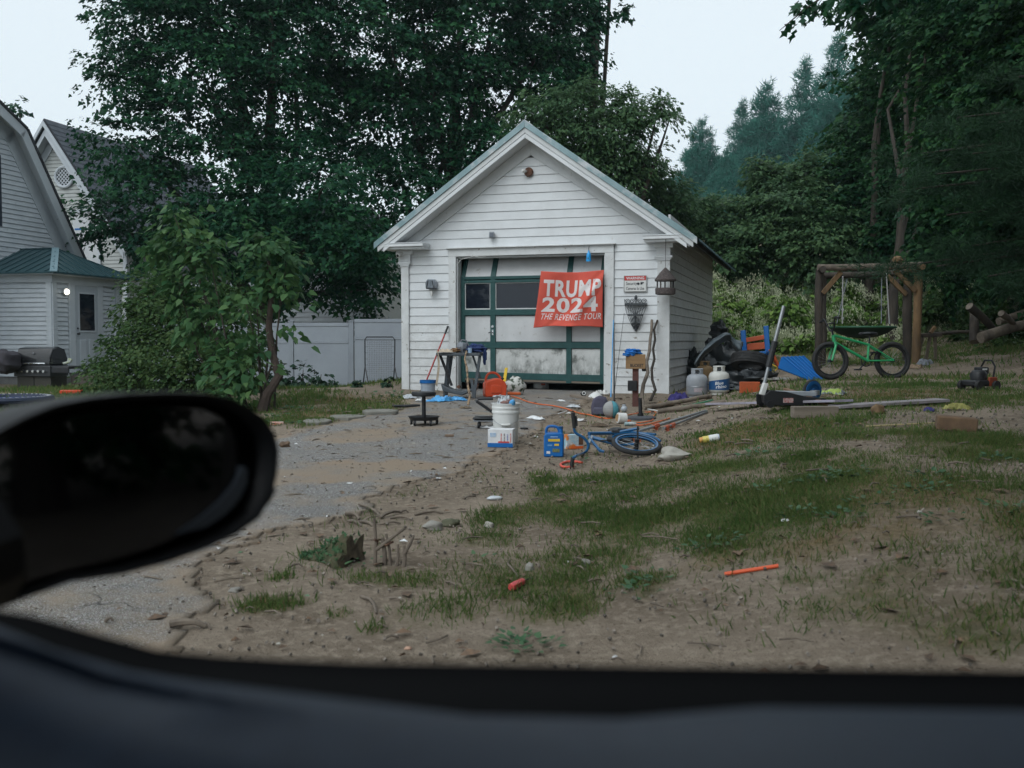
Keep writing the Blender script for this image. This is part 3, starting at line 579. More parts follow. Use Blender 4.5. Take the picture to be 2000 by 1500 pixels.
for key, u0, u1, v0, v1 in ((('TRUMP', .034, 0, 1.1), .07, .975, .145, .445), (('2024', .034, 0, 1.12), .075, .93, .455, .725), (('THE REVENGE TOUR', .006, .25, 1.08), .085, .975, .75, .86)):
    vs, fs = _text(*key); bm = bmesh.new(); bv = [bm.verts.new((a, b, 0)) for a, b in vs]
    for f in fs:
        try: bm.faces.new([bv[i] for i in f])
        except ValueError: pass
    for k in range(1, 40): bmesh.ops.bisect_plane(bm, geom=bm.verts[:]+bm.edges[:]+bm.faces[:], plane_co=(k/40, 0, 0), plane_no=(1, 0, 0))
    for k in range(1, 10): bmesh.ops.bisect_plane(bm, geom=bm.verts[:]+bm.edges[:]+bm.faces[:], plane_co=(0, k/10, 0), plane_no=(0, 1, 0))
    bm.verts.index_update(); mb = MB(); pv = []
    for q_ in bm.verts:
        x, y, z = flag(u0+(u1-u0)*q_.co.x, v1+(v0-v1)*q_.co.y); pv.append((x, y-.004, z))
    mb.add(pv, [tuple(w.index for w in f.verts) for f in bm.faces]); bm.free()
    build('lettering', mb, FLAGW, fl, smooth=80)
# warning sign
t = thing('warning_sign', 'white and red security camera warning sign beside the door', 'sign', wall_at(1.748, -.04, 1.755), -TH)
build('plate', MB().box((0, 0, 0), (.375, .008, .265)), WPLAST, t, bevel=.003)
build('header', MB().box((0, -.005, .088), (.345, .004, .07)), M('sign_red', (.50, .045, .04), rough=.5), t)
INK = M('sign_ink', (.02, .022, .03), rough=.6)
mb = MB()
for c, d in (((0, -.005, .125), (.36, .004, .005)), ((0, -.005, -.125), (.36, .004, .005)), ((-.178, -.005, 0), (.005, .004, .25)), ((.178, -.005, 0), (.005, .004, .25))): mb.box(c, d)
build('border', mb, INK, t); build('lettering', MB().text(('WARNING', .02), -.145, .145, .066, .112, -.0085), PAPER, t)
build('lettering', MB().text(('Security', .008), -.145, .03, -.035, .03, -.0055).text(('Cameras In Use', .008), -.145, .145, -.10, -.05, -.0055), INK, t)
build('camera_symbol', MB().prism([(.05+.022*math.cos(a*.4), -.002+.02*math.sin(a*.4)) for a in range(16)], -.0085, -.004, 'y').prism([(.085, -.015), (.115, -.015), (.115, .0), (.14, .01), (.14, .022), (.085, .022)], -.0085, -.004, 'y'), INK, t)
# wrought iron basket
mb = MB(); mw = MB()
mb.tube([(-.17, -.02, .35), (-.185, -.02, .44)], .006, 5)
prof = [(.0, .175), (.06, .165), (.14, .14), (.24, .10), (.34, .06), (.40, .03)]
pts = lambda s_: [(s_*w, -.02-.05*math.sin(math.pi*min(1, z/.4)), .36-z) for z, w in prof]
for k in np.linspace(-1, 1, 9): mb.tube(pts(k), .0042, 5)
for k in np.linspace(-1, 1, 8): mb.tube([(k*w*math.cos(z*9), -.024-.05*math.sin(math.pi*min(1, z/.4)), .36-z) for z, w in prof], .004, 4)
t = thing('wall_basket', 'dark wrought iron scrollwork basket hanging on the clapboards', 'wall basket', wall_at(1.762, -.03, 1.07), -TH)
build('cage', mb, IRON, t)
mw.box((0, -.03, .355), (.35, .05, .035)).box((0, -.06, .185), (.24, .05, .03)); build('band', mw, IRON, t)
def scroll(cx, cz, r, s_, n=26): return [(cx+s_*r*(1-.75*i/n)*math.cos(i*.36), -.02, cz+r*(1-.75*i/n)*math.sin(i*.36)) for i in range(n)]
mb = MB(); [mb.tube(scroll(s_*.13, .40, .045, s_), .006, 5) for s_ in (-1, 1)]; [mb.tube(scroll(s_*.06, .405, .04, -s_), .006, 5) for s_ in (-1, 1)]; [mb.tube(scroll(s_*.04, .02, .032, s_), .006, 5) for s_ in (-1, 1)]
mb.blob((0, -.02, .46), (.05, .03, .08), 1, .1, 8, 6).blob((0, -.02, -.04), (.045, .03, .08), 1, .1, 8, 6).tube([(0, -.02, .36), (0, -.02, .44)], .007, 5); build('scroll', mb, IRON, t)
# bird feeder and blue hummingbird feeder
THATCH = M('thatch', (.11, .09, .085), (.055, .045, .045), 40, .95, .1, 60)
t = thing('bird_feeder', 'round grey thatched bird feeder hanging by a cord at the corner', 'bird feeder', wall_at(2.27, -.32, 1.56), -TH)
build('roof', MB().lathe([(.165, .21), (.168, .235), (.12, .30), (.06, .37), (.012, .42)], 20), THATCH, t); build('tray', MB().lathe([(.13, 0), (.155, .01), (.16, .085), (.15, .105), (.125, .10), (.12, .03)], 20, capt=True), THATCH, t)
for a in range(5): build('post', MB().cyl((.13*math.cos(a*1.257+.5), .13*math.sin(a*1.257+.5), .08), (.13*math.cos(a*1.257+.5), .13*math.sin(a*1.257+.5), .22), .011, n=6), THATCH, t)
build('cord', MB().tube([(0, 0, .41), (0, 0, .86)], .004, 5), BLACK, t)
t = thing('hummingbird_feeder', 'bright blue glass bottle hanging from the door lintel', 'feeder', wall_at(1.0, -.1, 2.12), -TH)
build('bottle', MB().lathe([(.0, 0), (.042, .0), (.045, .02), (.036, .06), (.04, .09), (.03, .13), (.014, .15), (.012, .18)], 14), M('blue_glass', (.03, .34, .75), rough=.15), t, smooth=60); build('hook', MB().tube([(0, 0, .17), (0, 0, .23), (.0, .06, .25)], .004, 5), BLACK, t); build('port', MB().cyl((0, -.04, .05), (0, -.05, .05), .01), BLACK, t)
t = one = None
mb = MB().tube([(-1.28, -.06, 2.12), (-1.20, -.062, 2.21), (-1.08, -.062, 2.235), (-.98, -.062, 2.26), (-.86, -.062, 2.24), (-.76, -.062, 2.245)], .004, 5); build('cable', mb, WPLAST, label='thin white cable drooping along the top of the garage door', cat='cable', loc=GO, rot=-TH)
# ------------------------------------------------------------------ houses
HA = R(14); HU, HV = Vector((math.cos(HA), -math.sin(HA), 0)), Vector((math.sin(HA), math.cos(HA), 0))
SIDE = M('house_siding', (.52, .56, .60), (.44, .48, .52), 3, .6, .02, 30, c3=(.3, .31, .32), s3=6, lo3=.64, hi3=.74)
HTRIM = M('house_trim', (.50, .54, .58), (.44, .48, .52), 2, .6)
ROOFG = M('green_roof_metal', (.032, .078, .09), (.045, .10, .115), 1.5, .4, .01, 20, metal=.3)
SHING = M('shingles', (.085, .098, .118), (.055, .063, .078), 5, .9, .05, 30, stretch=(1, 1, 1))
DARKROOF = M('dark_shingles', (.045, .047, .055), (.03, .03, .035), 6, .9)
def clap(par, fn, z0, z1, pt, mat, joined=False, name='clapboard'):
    z = z0; J = MB()
    while z < z1-.01:
        zt = min(z+pt-.008, z1)
        for a, b, a2, b2, axis_, c in fn(z, zt):
            if b-a < .02: continue
            e = .026
            if axis_ == 'y': vs = [(c-(-e), a, z), (c+e, b, z), (c+.005, b2, zt), (c+.005, a2, zt), (c-.02, a, z), (c-.02, b, z), (c-.02, b2, zt), (c-.02, a2, zt)]
            else: vs = [(a, c-e, z), (b, c-e, z), (b2, c-.005, zt), (a2, c-.005, zt), (a, c+.02, z), (b, c+.02, z), (b2, c+.02, zt), (a2, c+.02, zt)]
            fs = [(0, 1, 2, 3), (5, 4, 7, 6), (0, 4, 5, 1), (3, 2, 6, 7), (0, 3, 7, 4), (1, 5, 6, 2)]
            if joined: J.add(vs, fs)
            else: build(name, MB().add(vs, fs), mat, par, smooth=0)
        z += pt
    if joined: build('siding', J, mat, par, smooth=0, kind='stuff')
# gambrel roofed house: gable wall lies at local x=0 and faces +x
gh = thing('gambrel_house', 'blue-grey clapboard house with a tall gambrel roof gable', 'house', (-12.52, 23.3, 0), -HA)
prof = [(3.44, 3.35), (1.354, 6.4), (.42, 6.87), (-1, 7.5), (-2.42, 6.87), (-3.354, 6.4), (-5.44, 3.35)]
build('wall', MB().prism([(3.1, 0), (3.1, 3.75), (1.2, 6.35), (-1, 7.3), (-3.2, 6.35), (-5.1, 3.75), (-5.1, 0)], -8, -.03, 'x'), SIDE, gh, smooth=0)
def gw(z):
    return 3.15-.33 if z < 3.45 else (3.15-(z-3.6)*.69-.30 if z < 6.2 else 1.05-(z-6.3)*2.0)
clap(gh, lambda z, zt: [(-1, -.22, -1, -.22, 'y', 0), (.78, gw(z), .78, gw(zt), 'y', 0)] if 3.95 < z < 5.7 else [(-1, gw(z), -1, gw(zt), 'y', 0)], 2.6, 6.9, .117, SIDE)
for k in range(6):
    (a, za), (b, zb) = prof[k], prof[k+1]; d = Vector((b-a, zb-za)).normalized(); nrm = Vector((d.y, -d.x)); nrm = nrm if nrm.y > 0 else -nrm
    q = lambda o: [(a+nrm.x*o, za+nrm.y*o), (b+nrm.x*o, zb+nrm.y*o)]
    p0, p1 = q(0), q(.06); build('roof_slope', MB().prism([p0[0], p0[1], p1[1], p1[0]], -8.2, .40, 'x'), DARKROOF, gh)
    p0, p1 = q(-.24), q(-.003); build('barge_board', MB().prism([p0[0], p0[1], p1[1], p1[0]], .33, .37, 'x'), HTRIM, gh, bevel=.004)
    p0, p1 = q(-.05), q(-.03); build('soffit', MB().prism([p0[0], p0[1], p1[1], p1[0]], -.02, .33, 'x'), HTRIM, gh)
    p0, p1 = q(-.42), q(-.06); build('frieze', MB().prism([p0[0], p0[1], p1[1], p1[0]], -.01, .034, 'x'), HTRIM, gh)
w = build('window', MB().box((.0, .38, 4.86), (.06, .98, 1.7)), M('dark_window_frame', (.03, .04, .06)), gh, bevel=.005); build('pane', MB().box((.032, .38, 4.86), (.012, .8, 1.5)), GLASS_DARK, w); build('muntin', MB().box((.042, .38, 4.86), (.012, .8, .05)), BLACK, w)
# entry porch of that house
CP = (-10.6, 23.0, 0)
po = thing('entry_porch', 'white clapboard entry porch with green metal hip roof and lit lamp', 'porch', CP, -HA)
build('wall', MB().box((-1.6, 1.3, 1.45), (3.14, 2.54, 2.6)), SIDE, po, smooth=0)
build('foundation', MB().box((-1.6, 1.3, .2), (3.18, 2.58, .6)), M('concrete_base', (.2, .2, .2), (.14, .14, .14), 5, .9), po)
clap(po, lambda z, zt: [(-3.1, -.14, -3.1, -.14, 'x', .0)], .42, 2.62, .108, SIDE)
clap(po, lambda z, zt: [(.13, .52, .13, .52, 'y', 0), (1.79, 2.27, 1.79, 2.27, 'y', 0)], .42, 2.62, .108, SIDE)
build('corner_board', MB().box((-.06, -.012, 1.5), (.14, .06, 2.4)).box((.012, .06, 1.5), (.05, .14, 2.4)), HTRIM, po); build('corner_board', MB().box((.0, 2.45, 1.5), (.06, .2, 2.4)), HTRIM, po)
build('frieze', MB().box((-1.55, -.02, 2.70), (3.2, .07, .18)).box((.02, 1.3, 2.70), (.07, 2.6, .18)), HTRIM, po)
d = build('door', MB().box((.015, 1.165, 1.55), (.05, .82, 2.06)), M('porch_door', (.40, .44, .48), (.36, .40, .44), 3, .5), po, bevel=.004)
build('pane', MB().box((.046, 1.165, 1.94), (.012, .55, .88)), GLASS_DARK, d); build('glazing_frame', MB().box((.045, 1.165, 2.40), (.02, .62, .04)).box((.045, 1.165, 1.48), (.02, .62, .04)).box((.045, .875, 1.94), (.02, .035, .92)).box((.045, 1.455, 1.94), (.02, .035, .92)), HTRIM, d)
for y in (1.0, 1.33): build('door_panel', MB().box((.042, y, .98), (.016, .22, .62)), HTRIM, d, bevel=.006)
build('handle', MB().cyl((.04, .82, 1.42), (.10, .82, 1.42), .022).cyl((.04, .82, 1.55), (.06, .82, 1.55), .022), BLACK, d)
for c, dd in (((.02, .64, 1.55), (.06, .20, 2.1)), ((.02, 1.68, 1.55), (.06, .20, 2.1)), ((.02, 1.165, 2.6), (.06, 1.22, .05))): build('door_casing', MB().box(c, dd), HTRIM, po, bevel=.004)
build('step', MB().box((.35, 1.2, .28), (.7, 1.2, .3)), M('step_wood', (.12, .10, .09)), po)
ze = 2.83; ev = [(.28, -.28, ze), (.28, 2.95, ze), (-3.3, 2.95, ze), (-3.3, -.28, ze)]; r0, r1 = (-.95, 1.35, 3.52), (-3.3, 1.35, 3.52)
build('roof_slope', MB().add([ev[3], ev[0], r0, r1, *[(x, y, z-.035) for x, y, z in (ev[3], ev[0], r0, r1)]], [(0, 1, 2, 3), (7, 6, 5, 4), (0, 4, 5, 1)]), ROOFG, po, smooth=0)
build('roof_slope', MB().add([ev[0], ev[1], r0, *[(x, y, z-.035) for x, y, z in (ev[0], ev[1], r0)]], [(0, 1, 2), (5, 4, 3), (0, 3, 4, 1)]), ROOFG, po, smooth=0)
build('roof_slope', MB().add([ev[1], ev[2], r1, r0], [(0, 1, 2, 3)]), ROOFG, po, smooth=0)
mb = MB(); mb.bar(ev[0], (r0[0], r0[1], r0[2]+.01), .16, .02)
build('hip_cap', mb, M('hip_cap', (.16, .26, .30), (.2, .3, .34), 3, .4), po); mb = MB(); mb.bar(ev[1], r0, .10, .02); mb.bar(r0, r1, .14, .02); build('hip_cap', mb, ROOFG, po)
for k in range(13):
    x = .05-k*.26; t_ = min(1, (.28-x)/1.23); top = (x, -.28+1.63*t_, ze+.69*t_)
    build('roof_rib', MB().bar((x, -.28, ze+.012), (top[0], top[1], top[2]+.012), .03, .02), ROOFG, po, smooth=0)
for k in range(11):
    y = -.1+k*.28; t_ = (y+.28)/1.63 if y < 1.35 else (2.95-y)/1.6
    build('roof_rib', MB().bar((.28, y, ze+.012), (.28-1.23*t_, y, ze+.69*t_+.012), .03, .02), ROOFG, po, smooth=0)
build('soffit', MB().box((-1.5, 1.33, 2.785), (3.5, 3.15, .02)), HTRIM, po)
t = thing('porch_lamp', 'round lit wall lamp beside the porch door', 'lamp', tuple(Vector(CP)+HU*.06+HV*.40+Vector((0, 0, 2.40))), -HA)
build('globe', MB().blob((.03, 0, 0), (.11, .13, .13), 0, 0, 14, 10), M('lit_globe', (1, .93, .78), emit=6), t); build('collar', MB().xf(Matrix.Rotation(R(90), 4, 'Y')).lathe([(.075, -.03), (.085, .0), (.075, .02)], 16), WPLAST, t)
# steep gabled house behind
HX = Vector((-15.95, 35, 0))
h2 = thing('gabled_house', 'cream clapboard house with steep grey shingle roof and round lattice vent', 'house', tuple(HX), -HA)
CREAM = M('cream_siding', (.42, .44, .43), (.36, .38, .37), 3, .6)
build('wall', MB().prism([(-2.8, 0), (2.8, 0), (2.8, 4.6), (0, 8.5), (-2.8, 4.6)], .02, 9, 'y'), CREAM, h2, smooth=0)
clap(h2, lambda z, zt: [(-2.8, 2.8, -2.8, 2.8, 'x', 0)] if zt < 4.6 else [(-2.8+(z-4.6)*.718, 2.8-(z-4.6)*.718, -2.8+(zt-4.6)*.718, 2.8-(zt-4.6)*.718, 'x', 0)], .4, 8.4, .13, CREAM, joined=True)
for sg in (-1, 1):
    build('roof_slope', MB().prism([(0, 8.87), (sg*3.15, 8.87-3.15*1.42), (sg*3.15, 8.79-3.15*1.42), (0, 8.74)], -.5, 9.4, 'y'), DARKROOF, h2, smooth=0)
    for k in range(24): a, b = k/24*3.15, (k+1)/24*3.15+.02; build('shingle_course', MB().prism([(sg*a, 8.885-a*1.42), (sg*b, 8.915-b*1.42), (sg*b, 8.88-b*1.42)], -.47, 9.4, 'y'), SHING, h2, smooth=0)
    build('barge_board', MB().prism([(0, 8.80), (sg*3.12, 8.80-3.12*1.42), (sg*3.12, 8.62-3.12*1.42), (0, 8.62)], -.56, -.51, 'y'), HTRIM, h2); build('barge_board', MB().prism([(0, 8.52), (sg*3.0, 8.52-3.0*1.42), (sg*3.0, 8.3-3.0*1.42), (0, 8.3)], -.46, -.42, 'y'), HTRIM, h2)
    build('frieze', MB().prism([(0, 8.4), (sg*2.85, 8.4-2.85*1.42), (sg*2.85, 7.98-2.85*1.42), (0, 7.98)], -.05, -.01, 'y'), HTRIM, h2); build('soffit', MB().prism([(0, 8.48), (sg*2.95, 8.48-2.95*1.42), (sg*2.95, 8.44-2.95*1.42), (0, 8.44)], -.42, .0, 'y'), HTRIM, h2)
    build('corner_board', MB().box((sg*2.78, -.03, 2.5), (.14, .06, 4.2)), HTRIM, h2)
v = build('round_vent', MB().xf(Matrix.Translation((.43, -.06, 6.94)) @ Matrix.Rotation(R(90), 4, 'X')).torus((0, 0, 0), .35, .055, 28, 8), HTRIM, h2); build('backing', MB().xf(Matrix.Translation((.43, -.03, 6.94)) @ Matrix.Rotation(R(90), 4, 'X')).cyl((0, 0, -.01), (0, 0, .012), .34, n=24), BLACK, v, smooth=0)
mb = MB()
for k in range(-3, 4):
    for s_ in (-1, 1): L = math.sqrt(max(0, .34**2-(k*.095)**2)); cx, cz = .43+k*.095*.7071, 6.94-s_*k*.095*.7071; mb.bar((cx-L*.7071, -.065-.004*s_, cz-s_*L*.7071), (cx+L*.7071, -.065-.004*s_, cz+s_*L*.7071), .03, .008, up=(0, 1, 0))
build('lattice', mb, HTRIM, v, smooth=0)
w = build('boarded_window', MB().box((1.25, -.05, 4.75), (1.0, .05, 1.9)), M('house_wrap', (.56, .58, .60), (.5, .52, .54), 2, .5), h2); build('tape_strip', MB().box((1.2, -.078, 5.12), (.75, .006, .06)), BLUE, w); build('window_trim', MB().box((1.79, -.055, 4.75), (.1, .07, 2.0)).box((1.25, -.055, 5.74), (1.18, .07, .1)), HTRIM, w)
build('wing_wall', MB().box((5.0, 4.5, 1.6), (4.2, 5, 3.2)), CREAM, h2, smooth=0); build('wing_roof', MB().add([(2.8, 1.6, 3.3), (7.5, 1.6, 3.3), (7.5, 4.5, 5.2), (2.8, 4.5, 5.2), (2.8, 1.6, 3.2), (7.5, 1.6, 3.2)], [(0, 1, 2, 3), (4, 5, 1, 0)]), DARKROOF, h2, smooth=0); build('gutter', MB().box((5.1, 1.55, 3.22), (4.8, .12, .12)), HTRIM, h2); build('wing_window', MB().box((3.5, 1.97, 2.0), (.7, .06, 1.3)), GLASS_DARK, h2)
# pale house behind the fence
wb = thing('white_house', 'pale clapboard house half hidden behind the white fence', 'house', (-6.4, 33.5, 0), -HA)
build('wall', MB().box((0, 2, 2.2), (4.0, 4, 4.4)), CREAM, wb, smooth=0); clap(wb, lambda z, zt: [(-2, 2, -2, 2, 'x', 0)], .3, 4.3, .16, SIDE, joined=True); build('roof_slope', MB().prism([(-2.3, 4.4), (2.3, 4.4), (0, 6.2)], -.4, 4.4, 'y'), SHING, wb, smooth=0)
pf = thing('picket_fence', 'short run of white pickets far behind the vinyl fence', 'fence', (-4.6, 33, 0))
for k in range(10): build('picket', MB().prism([(-.05, 0), (.05, 0), (.05, 1.95), (0, 2.08), (-.05, 1.95)], 0, .02, 'y').xf(), HTRIM, pf, loc=(k*.125-.6, 0, 0), smooth=0)
build('rail', MB().box((0, .03, 1.3), (1.3, .03, .08)), HTRIM, pf)
# vinyl privacy fence
VINYL_SHADED = M('vinyl', (.27, .30, .335), (.235, .26, .295), 1.6, .5, c3=(.25, .27, .28), s3=5, lo3=.62, hi3=.75)  # base colour darkened to stand for the maple's shade on the fence
f0, f1 = Vector((-9.6, 24.2)), Vector((-1.9, 21.6)); fn_ = thing('privacy_fence', 'vinyl privacy fence with shade in its grey colour, tall flat panels behind the lawn', 'fence', (f0.x, f0.y, 0))
xs = [-9.6, -7.85, -6.42, -5.10, -3.65, -2.0]; fp = [Vector((x, 24.2-(x+9.6)*.26, 0)) for x in xs]
for i, p_ in enumerate(fp):
    z = float(gz(p_.x, p_.y)); build('post', MB().box((p_.x, p_.y, z+.70), (.11, .11, 1.5)).box((p_.x, p_.y, z+1.46), (.13, .13, .03)), VINYL_SHADED, fn_, world=True, bevel=.006)
    if i < 5:
        q_ = fp[i+1]; zb = (z+float(gz(q_.x, q_.y)))/2; a, b = p_+(q_-p_)*.045, q_-(q_-p_)*.045; up = Vector((0, 0, 1))
        def pan(n, z0, z1, t_): build(n, MB().add([(p.x+o*.26*.0, p.y+o, zz) for p in (a, b) for o in (-t_/2, t_/2) for zz in (z0, z1)], [(0, 1, 3, 2), (4, 6, 7, 5), (0, 4, 5, 1), (2, 3, 7, 6), (0, 2, 6, 4), (1, 5, 7, 3)]), VINYL_SHADED, fn_, world=True, bevel=.003)
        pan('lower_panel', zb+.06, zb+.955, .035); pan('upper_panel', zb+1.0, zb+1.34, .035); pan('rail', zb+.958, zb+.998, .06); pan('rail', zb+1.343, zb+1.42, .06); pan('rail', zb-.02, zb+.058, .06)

# ------------------------------------------------------------------ trees
def crown(name, blobs, nspray, per, ssize, leaf, shape, mat, parent, seed=0, droop=.35, shell=.55, wide=.85, extra=None, **kw):
    r_ = np.random.RandomState(seed); B = np.array(blobs, float)
    w = B[:, 3]*B[:, 4]; w = w/w.sum(); bi = r_.choice(len(B), nspray, p=w); b = B[bi]
    d = r_.randn(nspray, 3); d /= np.linalg.norm(d, axis=1, keepdims=True); rad = shell+(1.02-shell)*r_.rand(nspray)**.6
    lump = .8+.4*vnoise(d[:, 0]*2.2+bi, d[:, 2]*2.2+d[:, 1]*1.3, seed)
    c = b[:, :3]+d*np.stack([b[:, 3], b[:, 3], b[:, 4]], 1)*(rad*lump)[:, None]
    out = d.copy(); out[:, 2] *= .4; out /= np.linalg.norm(out, axis=1, keepdims=True)+1e-6
    N = nspray*per; ci = np.repeat(np.arange(nspray), per); a = r_.rand(N)*2*math.pi; rr = np.sqrt(r_.rand(N)); ss = np.repeat(ssize*(.6+.8*r_.rand(nspray)), per)
    o, u = out[ci], np.tile([0, 0, 1.], (N, 1)); sdv = np.cross(o, u)
    pos = c[ci]+o*(np.cos(a)*rr*ss)[:, None]+sdv*(np.sin(a)*rr*ss*wide)[:, None]; pos[:, 2] += -droop*ss*rr*rr*np.where(np.cos(a) > 0, 1, .3)+r_.randn(N)*ss*.13
    ax = o*(.6+.5*r_.rand(N))[:, None]+sdv*(np.sin(a)*.8+r_.randn(N)*.4)[:, None]; ax[:, 2] -= .25+.6*r_.rand(N)
    nr = u+r_.randn(N, 3)*.45; L = leaf*(.45+.95*r_.rand(N)); ex_ = None if extra is None else (r_.rand(N) < extra).astype(int)
    return leafmesh(name, pos, ax, nr, L, L*(.95 if shape is MAPLE else .7), shape, mat, parent, ex_, curl=.2, **kw)
def needles(name, blobs, ntuft, per, length, mat, parent, seed=0, w=.02, shell=.5, up=.35, flat=1.):
    r_ = np.random.RandomState(seed); B = np.array(blobs, float); wt = B[:, 3]*B[:, 4]; bi = r_.choice(len(B), ntuft, p=wt/wt.sum()); b = B[bi]
    d = r_.randn(ntuft, 3); d /= np.linalg.norm(d, axis=1, keepdims=True); rad = shell+(1.05-shell)*r_.rand(ntuft)**.6; lump = .75+.5*vnoise(d[:, 0]*2.6+bi, d[:, 2]*3+d[:, 1], seed)
    c = b[:, :3]+d*np.stack([b[:, 3], b[:, 3], b[:, 4]], 1)*(rad*lump)[:, None]; N = ntuft*per; ci = np.repeat(np.arange(ntuft), per)
    ax = d[ci]*.8+r_.randn(N, 3)*.6; ax[:, 2] += up; nr = r_.randn(N, 3); L = length*(.5+.8*r_.rand(N)); pos = c[ci]+r_.randn(N, 3)*length*.35*np.array([1, 1, flat])
    return leafmesh(name, pos, ax, nr, L, w*(.7+.6*r_.rand(N)), [(-.5, 0), (.5, 0), (0, 1)], mat, parent)
def limbs(name, base, lean, blobs, r0, mat, parent, seed=0, n=9, split=.35):
    r_ = np.random.RandomState(seed); base = Vector(base); tops = [Vector(b[:3]) for b in blobs]; zt = max(t.z for t in tops); mb = MB()
    pts = [base+Vector((lean[0]*k/6, lean[1]*k/6, (zt-base.z)*.8*k/6))+Vector((r_.randn()*.06, r_.randn()*.06, 0))*(k > 0) for k in range(7)]; pts[0] = base-Vector((0, 0, .2)); mb.tube(pts, [r0*(1.25 if k == 0 else 1-.13*k) for k in range(7)], 9); t = build('trunk', mb, mat, parent, world=parent is not None)
    mb = MB()
    for i in r_.permutation(len(tops))[:n]:
        e = tops[i]; k = min(5, max(1, int((e.z-base.z)/(zt-base.z)*6*.6))); s_ = pts[k]; m1 = s_.lerp(e, .45)+Vector((r_.randn()*.2, r_.randn()*.2, .3)); mb.tube([s_, m1, s_.lerp(e, .8)+Vector((0, 0, .1)), e], [r0*.42, r0*.28, r0*.16, r0*.06], 6)
    build('limbs', mb, mat, parent, world=True)
LEAF_M = leafmat('maple_leaf', (.006, .043, .027), (.030, .105, .038), .28, .45)
LEAF_L = leafmat('light_leaf', (.055, .12, .06), (.11, .19, .08), .4, .45)
LEAF_D = leafmat('forest_leaf', (.007, .042, .022), (.038, .105, .030), .3, .5)
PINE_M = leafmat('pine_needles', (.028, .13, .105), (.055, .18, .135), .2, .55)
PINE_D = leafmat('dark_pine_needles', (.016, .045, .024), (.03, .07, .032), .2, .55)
HEARTM = leafmat('heart_leaf', (.035, .105, .045), (.11, .20, .07), .4, .4)
SHRUBM = leafmat('shrub_leaf', (.032, .080, .026), (.085, .135, .045), .35, .45)
def BL(px, py, r, Y, sy=1., rz=None):
    c = P(px, py, Y); return (c.x, c.y, c.z, r*Y/1944*sy, (rz or r)*Y/1944)
def tree(name, label, loc, blobs, r0, bark, nsp, per, ss, leaf, shape, lm, seed, group, lean=(0, 0), n=9, cat='tree', **kw):
    loc = Vector((loc[0], loc[1], float(gz(loc[0], loc[1])))); t = thing(name, label, cat, loc, 0, group)
    limbs('t', loc, lean, blobs, r0, bark, t, seed, n)
    rel = [(b[0]-loc.x, b[1]-loc.y, b[2]-loc.z, b[3], b[4]) for b in blobs]; crown('crown', rel, nsp, per, ss, leaf, shape, lm, t, seed, **kw); return t
GB = 'big trees behind the garage and fence'
m1 = [BL(*b) for b in [(300, 60, 100, 28), (235, 150, 66, 27.5), (420, 0, 140, 29), (400, 150, 140, 28.5), (255, 280, 90, 27), (300, 400, 100, 27), (190, 425, 52, 26.5), (430, 330, 130, 28), (450, 480, 90, 27), (560, 180, 140, 29), (590, 60, 150, 29.5), (600, 380, 130, 28), (650, 505, 95, 27), (560, 545, 70, 27), (720, 565, 60, 26.5), (620, 440, 75, 24.6), (710, 480, 62, 24.0), (530, 460, 75, 25), (640, 350, 80, 25), (480, 400, 80, 26), (350, -120, 150, 29), (560, -120, 170, 30), (330, 500, 60, 27)]]
tree('maple_tree', 'huge dark maple between the houses and the garage', (-7.2, 29.0), m1, .32, BARK, 2000, 50, .55, .135, MAPLE, LEAF_M, 1, GB, lean=(.3, 0), n=14)
m2 = [BL(*b) for b in [(760, 80, 150, 30), (750, 240, 120, 30), (790, 390, 90, 29), (700, 480, 75, 28), (900, 40, 150, 31), (890, 200, 110, 31), (860, 350, 70, 30), (1040, 30, 120, 32), (1050, 140, 90, 32), (800, -110, 160, 31), (1000, -120, 150, 32), (1110, 120, 60, 33), (960, 300, 60, 30), (1110, 20, 60, 33), (1130, 180, 40, 33)]]
tree('maple_tree', 'tall dark maple rising right behind the garage ridge', (-2.2, 31.0), m2, .30, BARK, 1500, 50, .58, .14, MAPLE, LEAF_M, 2, GB, lean=(.6, 0), n=12)
m3 = [BL(*b) for b in [(1060, 235, 60, 26), (1120, 215, 62, 26), (1180, 250, 70, 26), (1235, 225, 48, 26), (1285, 212, 30, 25.5), (1310, 225, 14, 25.5), (1200, 330, 68, 26), (1255, 310, 42, 26), (1130, 330, 80, 26), (1270, 355, 46, 27), (1315, 385, 36, 27), (1340, 420, 55, 28), (1300, 440, 50, 28), (1400, 430, 60, 29)]]
tree('oak_tree', 'paler oak with leafy boughs spreading over the garage roof', (3.2, 26.4), m3, .2, BARK, 1000, 36, .38, .13, OAK, LEAF_L, 3, GB, lean=(-.3, 0), n=12, droop=.6)
t = thing('bare_tree', 'tall bare double trunk rising above the garage roof', 'tree', (2.6, 33, float(gz(2.6, 33))), 0, GB)
build('trunk', MB().tube([(0, 0, -.3), (.02, 0, 6), (.05, 0, 9), (.2, .0, 14), (.3, 0, 17)], [.24, .19, .17, .14, .1], 9), BARK, t); build('trunk', MB().tube([(.25, .2, -.3), (.28, .2, 6), (.42, .2, 9), (.6, .2, 12.2), (.85, .2, 16)], [.09, .075, .07, .06, .04], 7), BARK, t)
crown('foliage', [(-.1, 0, 11.5, .6, 1.4), (.8, 0, 12.6, .35, .8), (.95, 0, 11.6, .3, .4), (0, 0, 14.5, .9, 1.5), (-.3, 0, 9.6, .3, .6)], 90, 22, .3, .17, MAPLE, LEAF_M, t, 9, shell=.2)
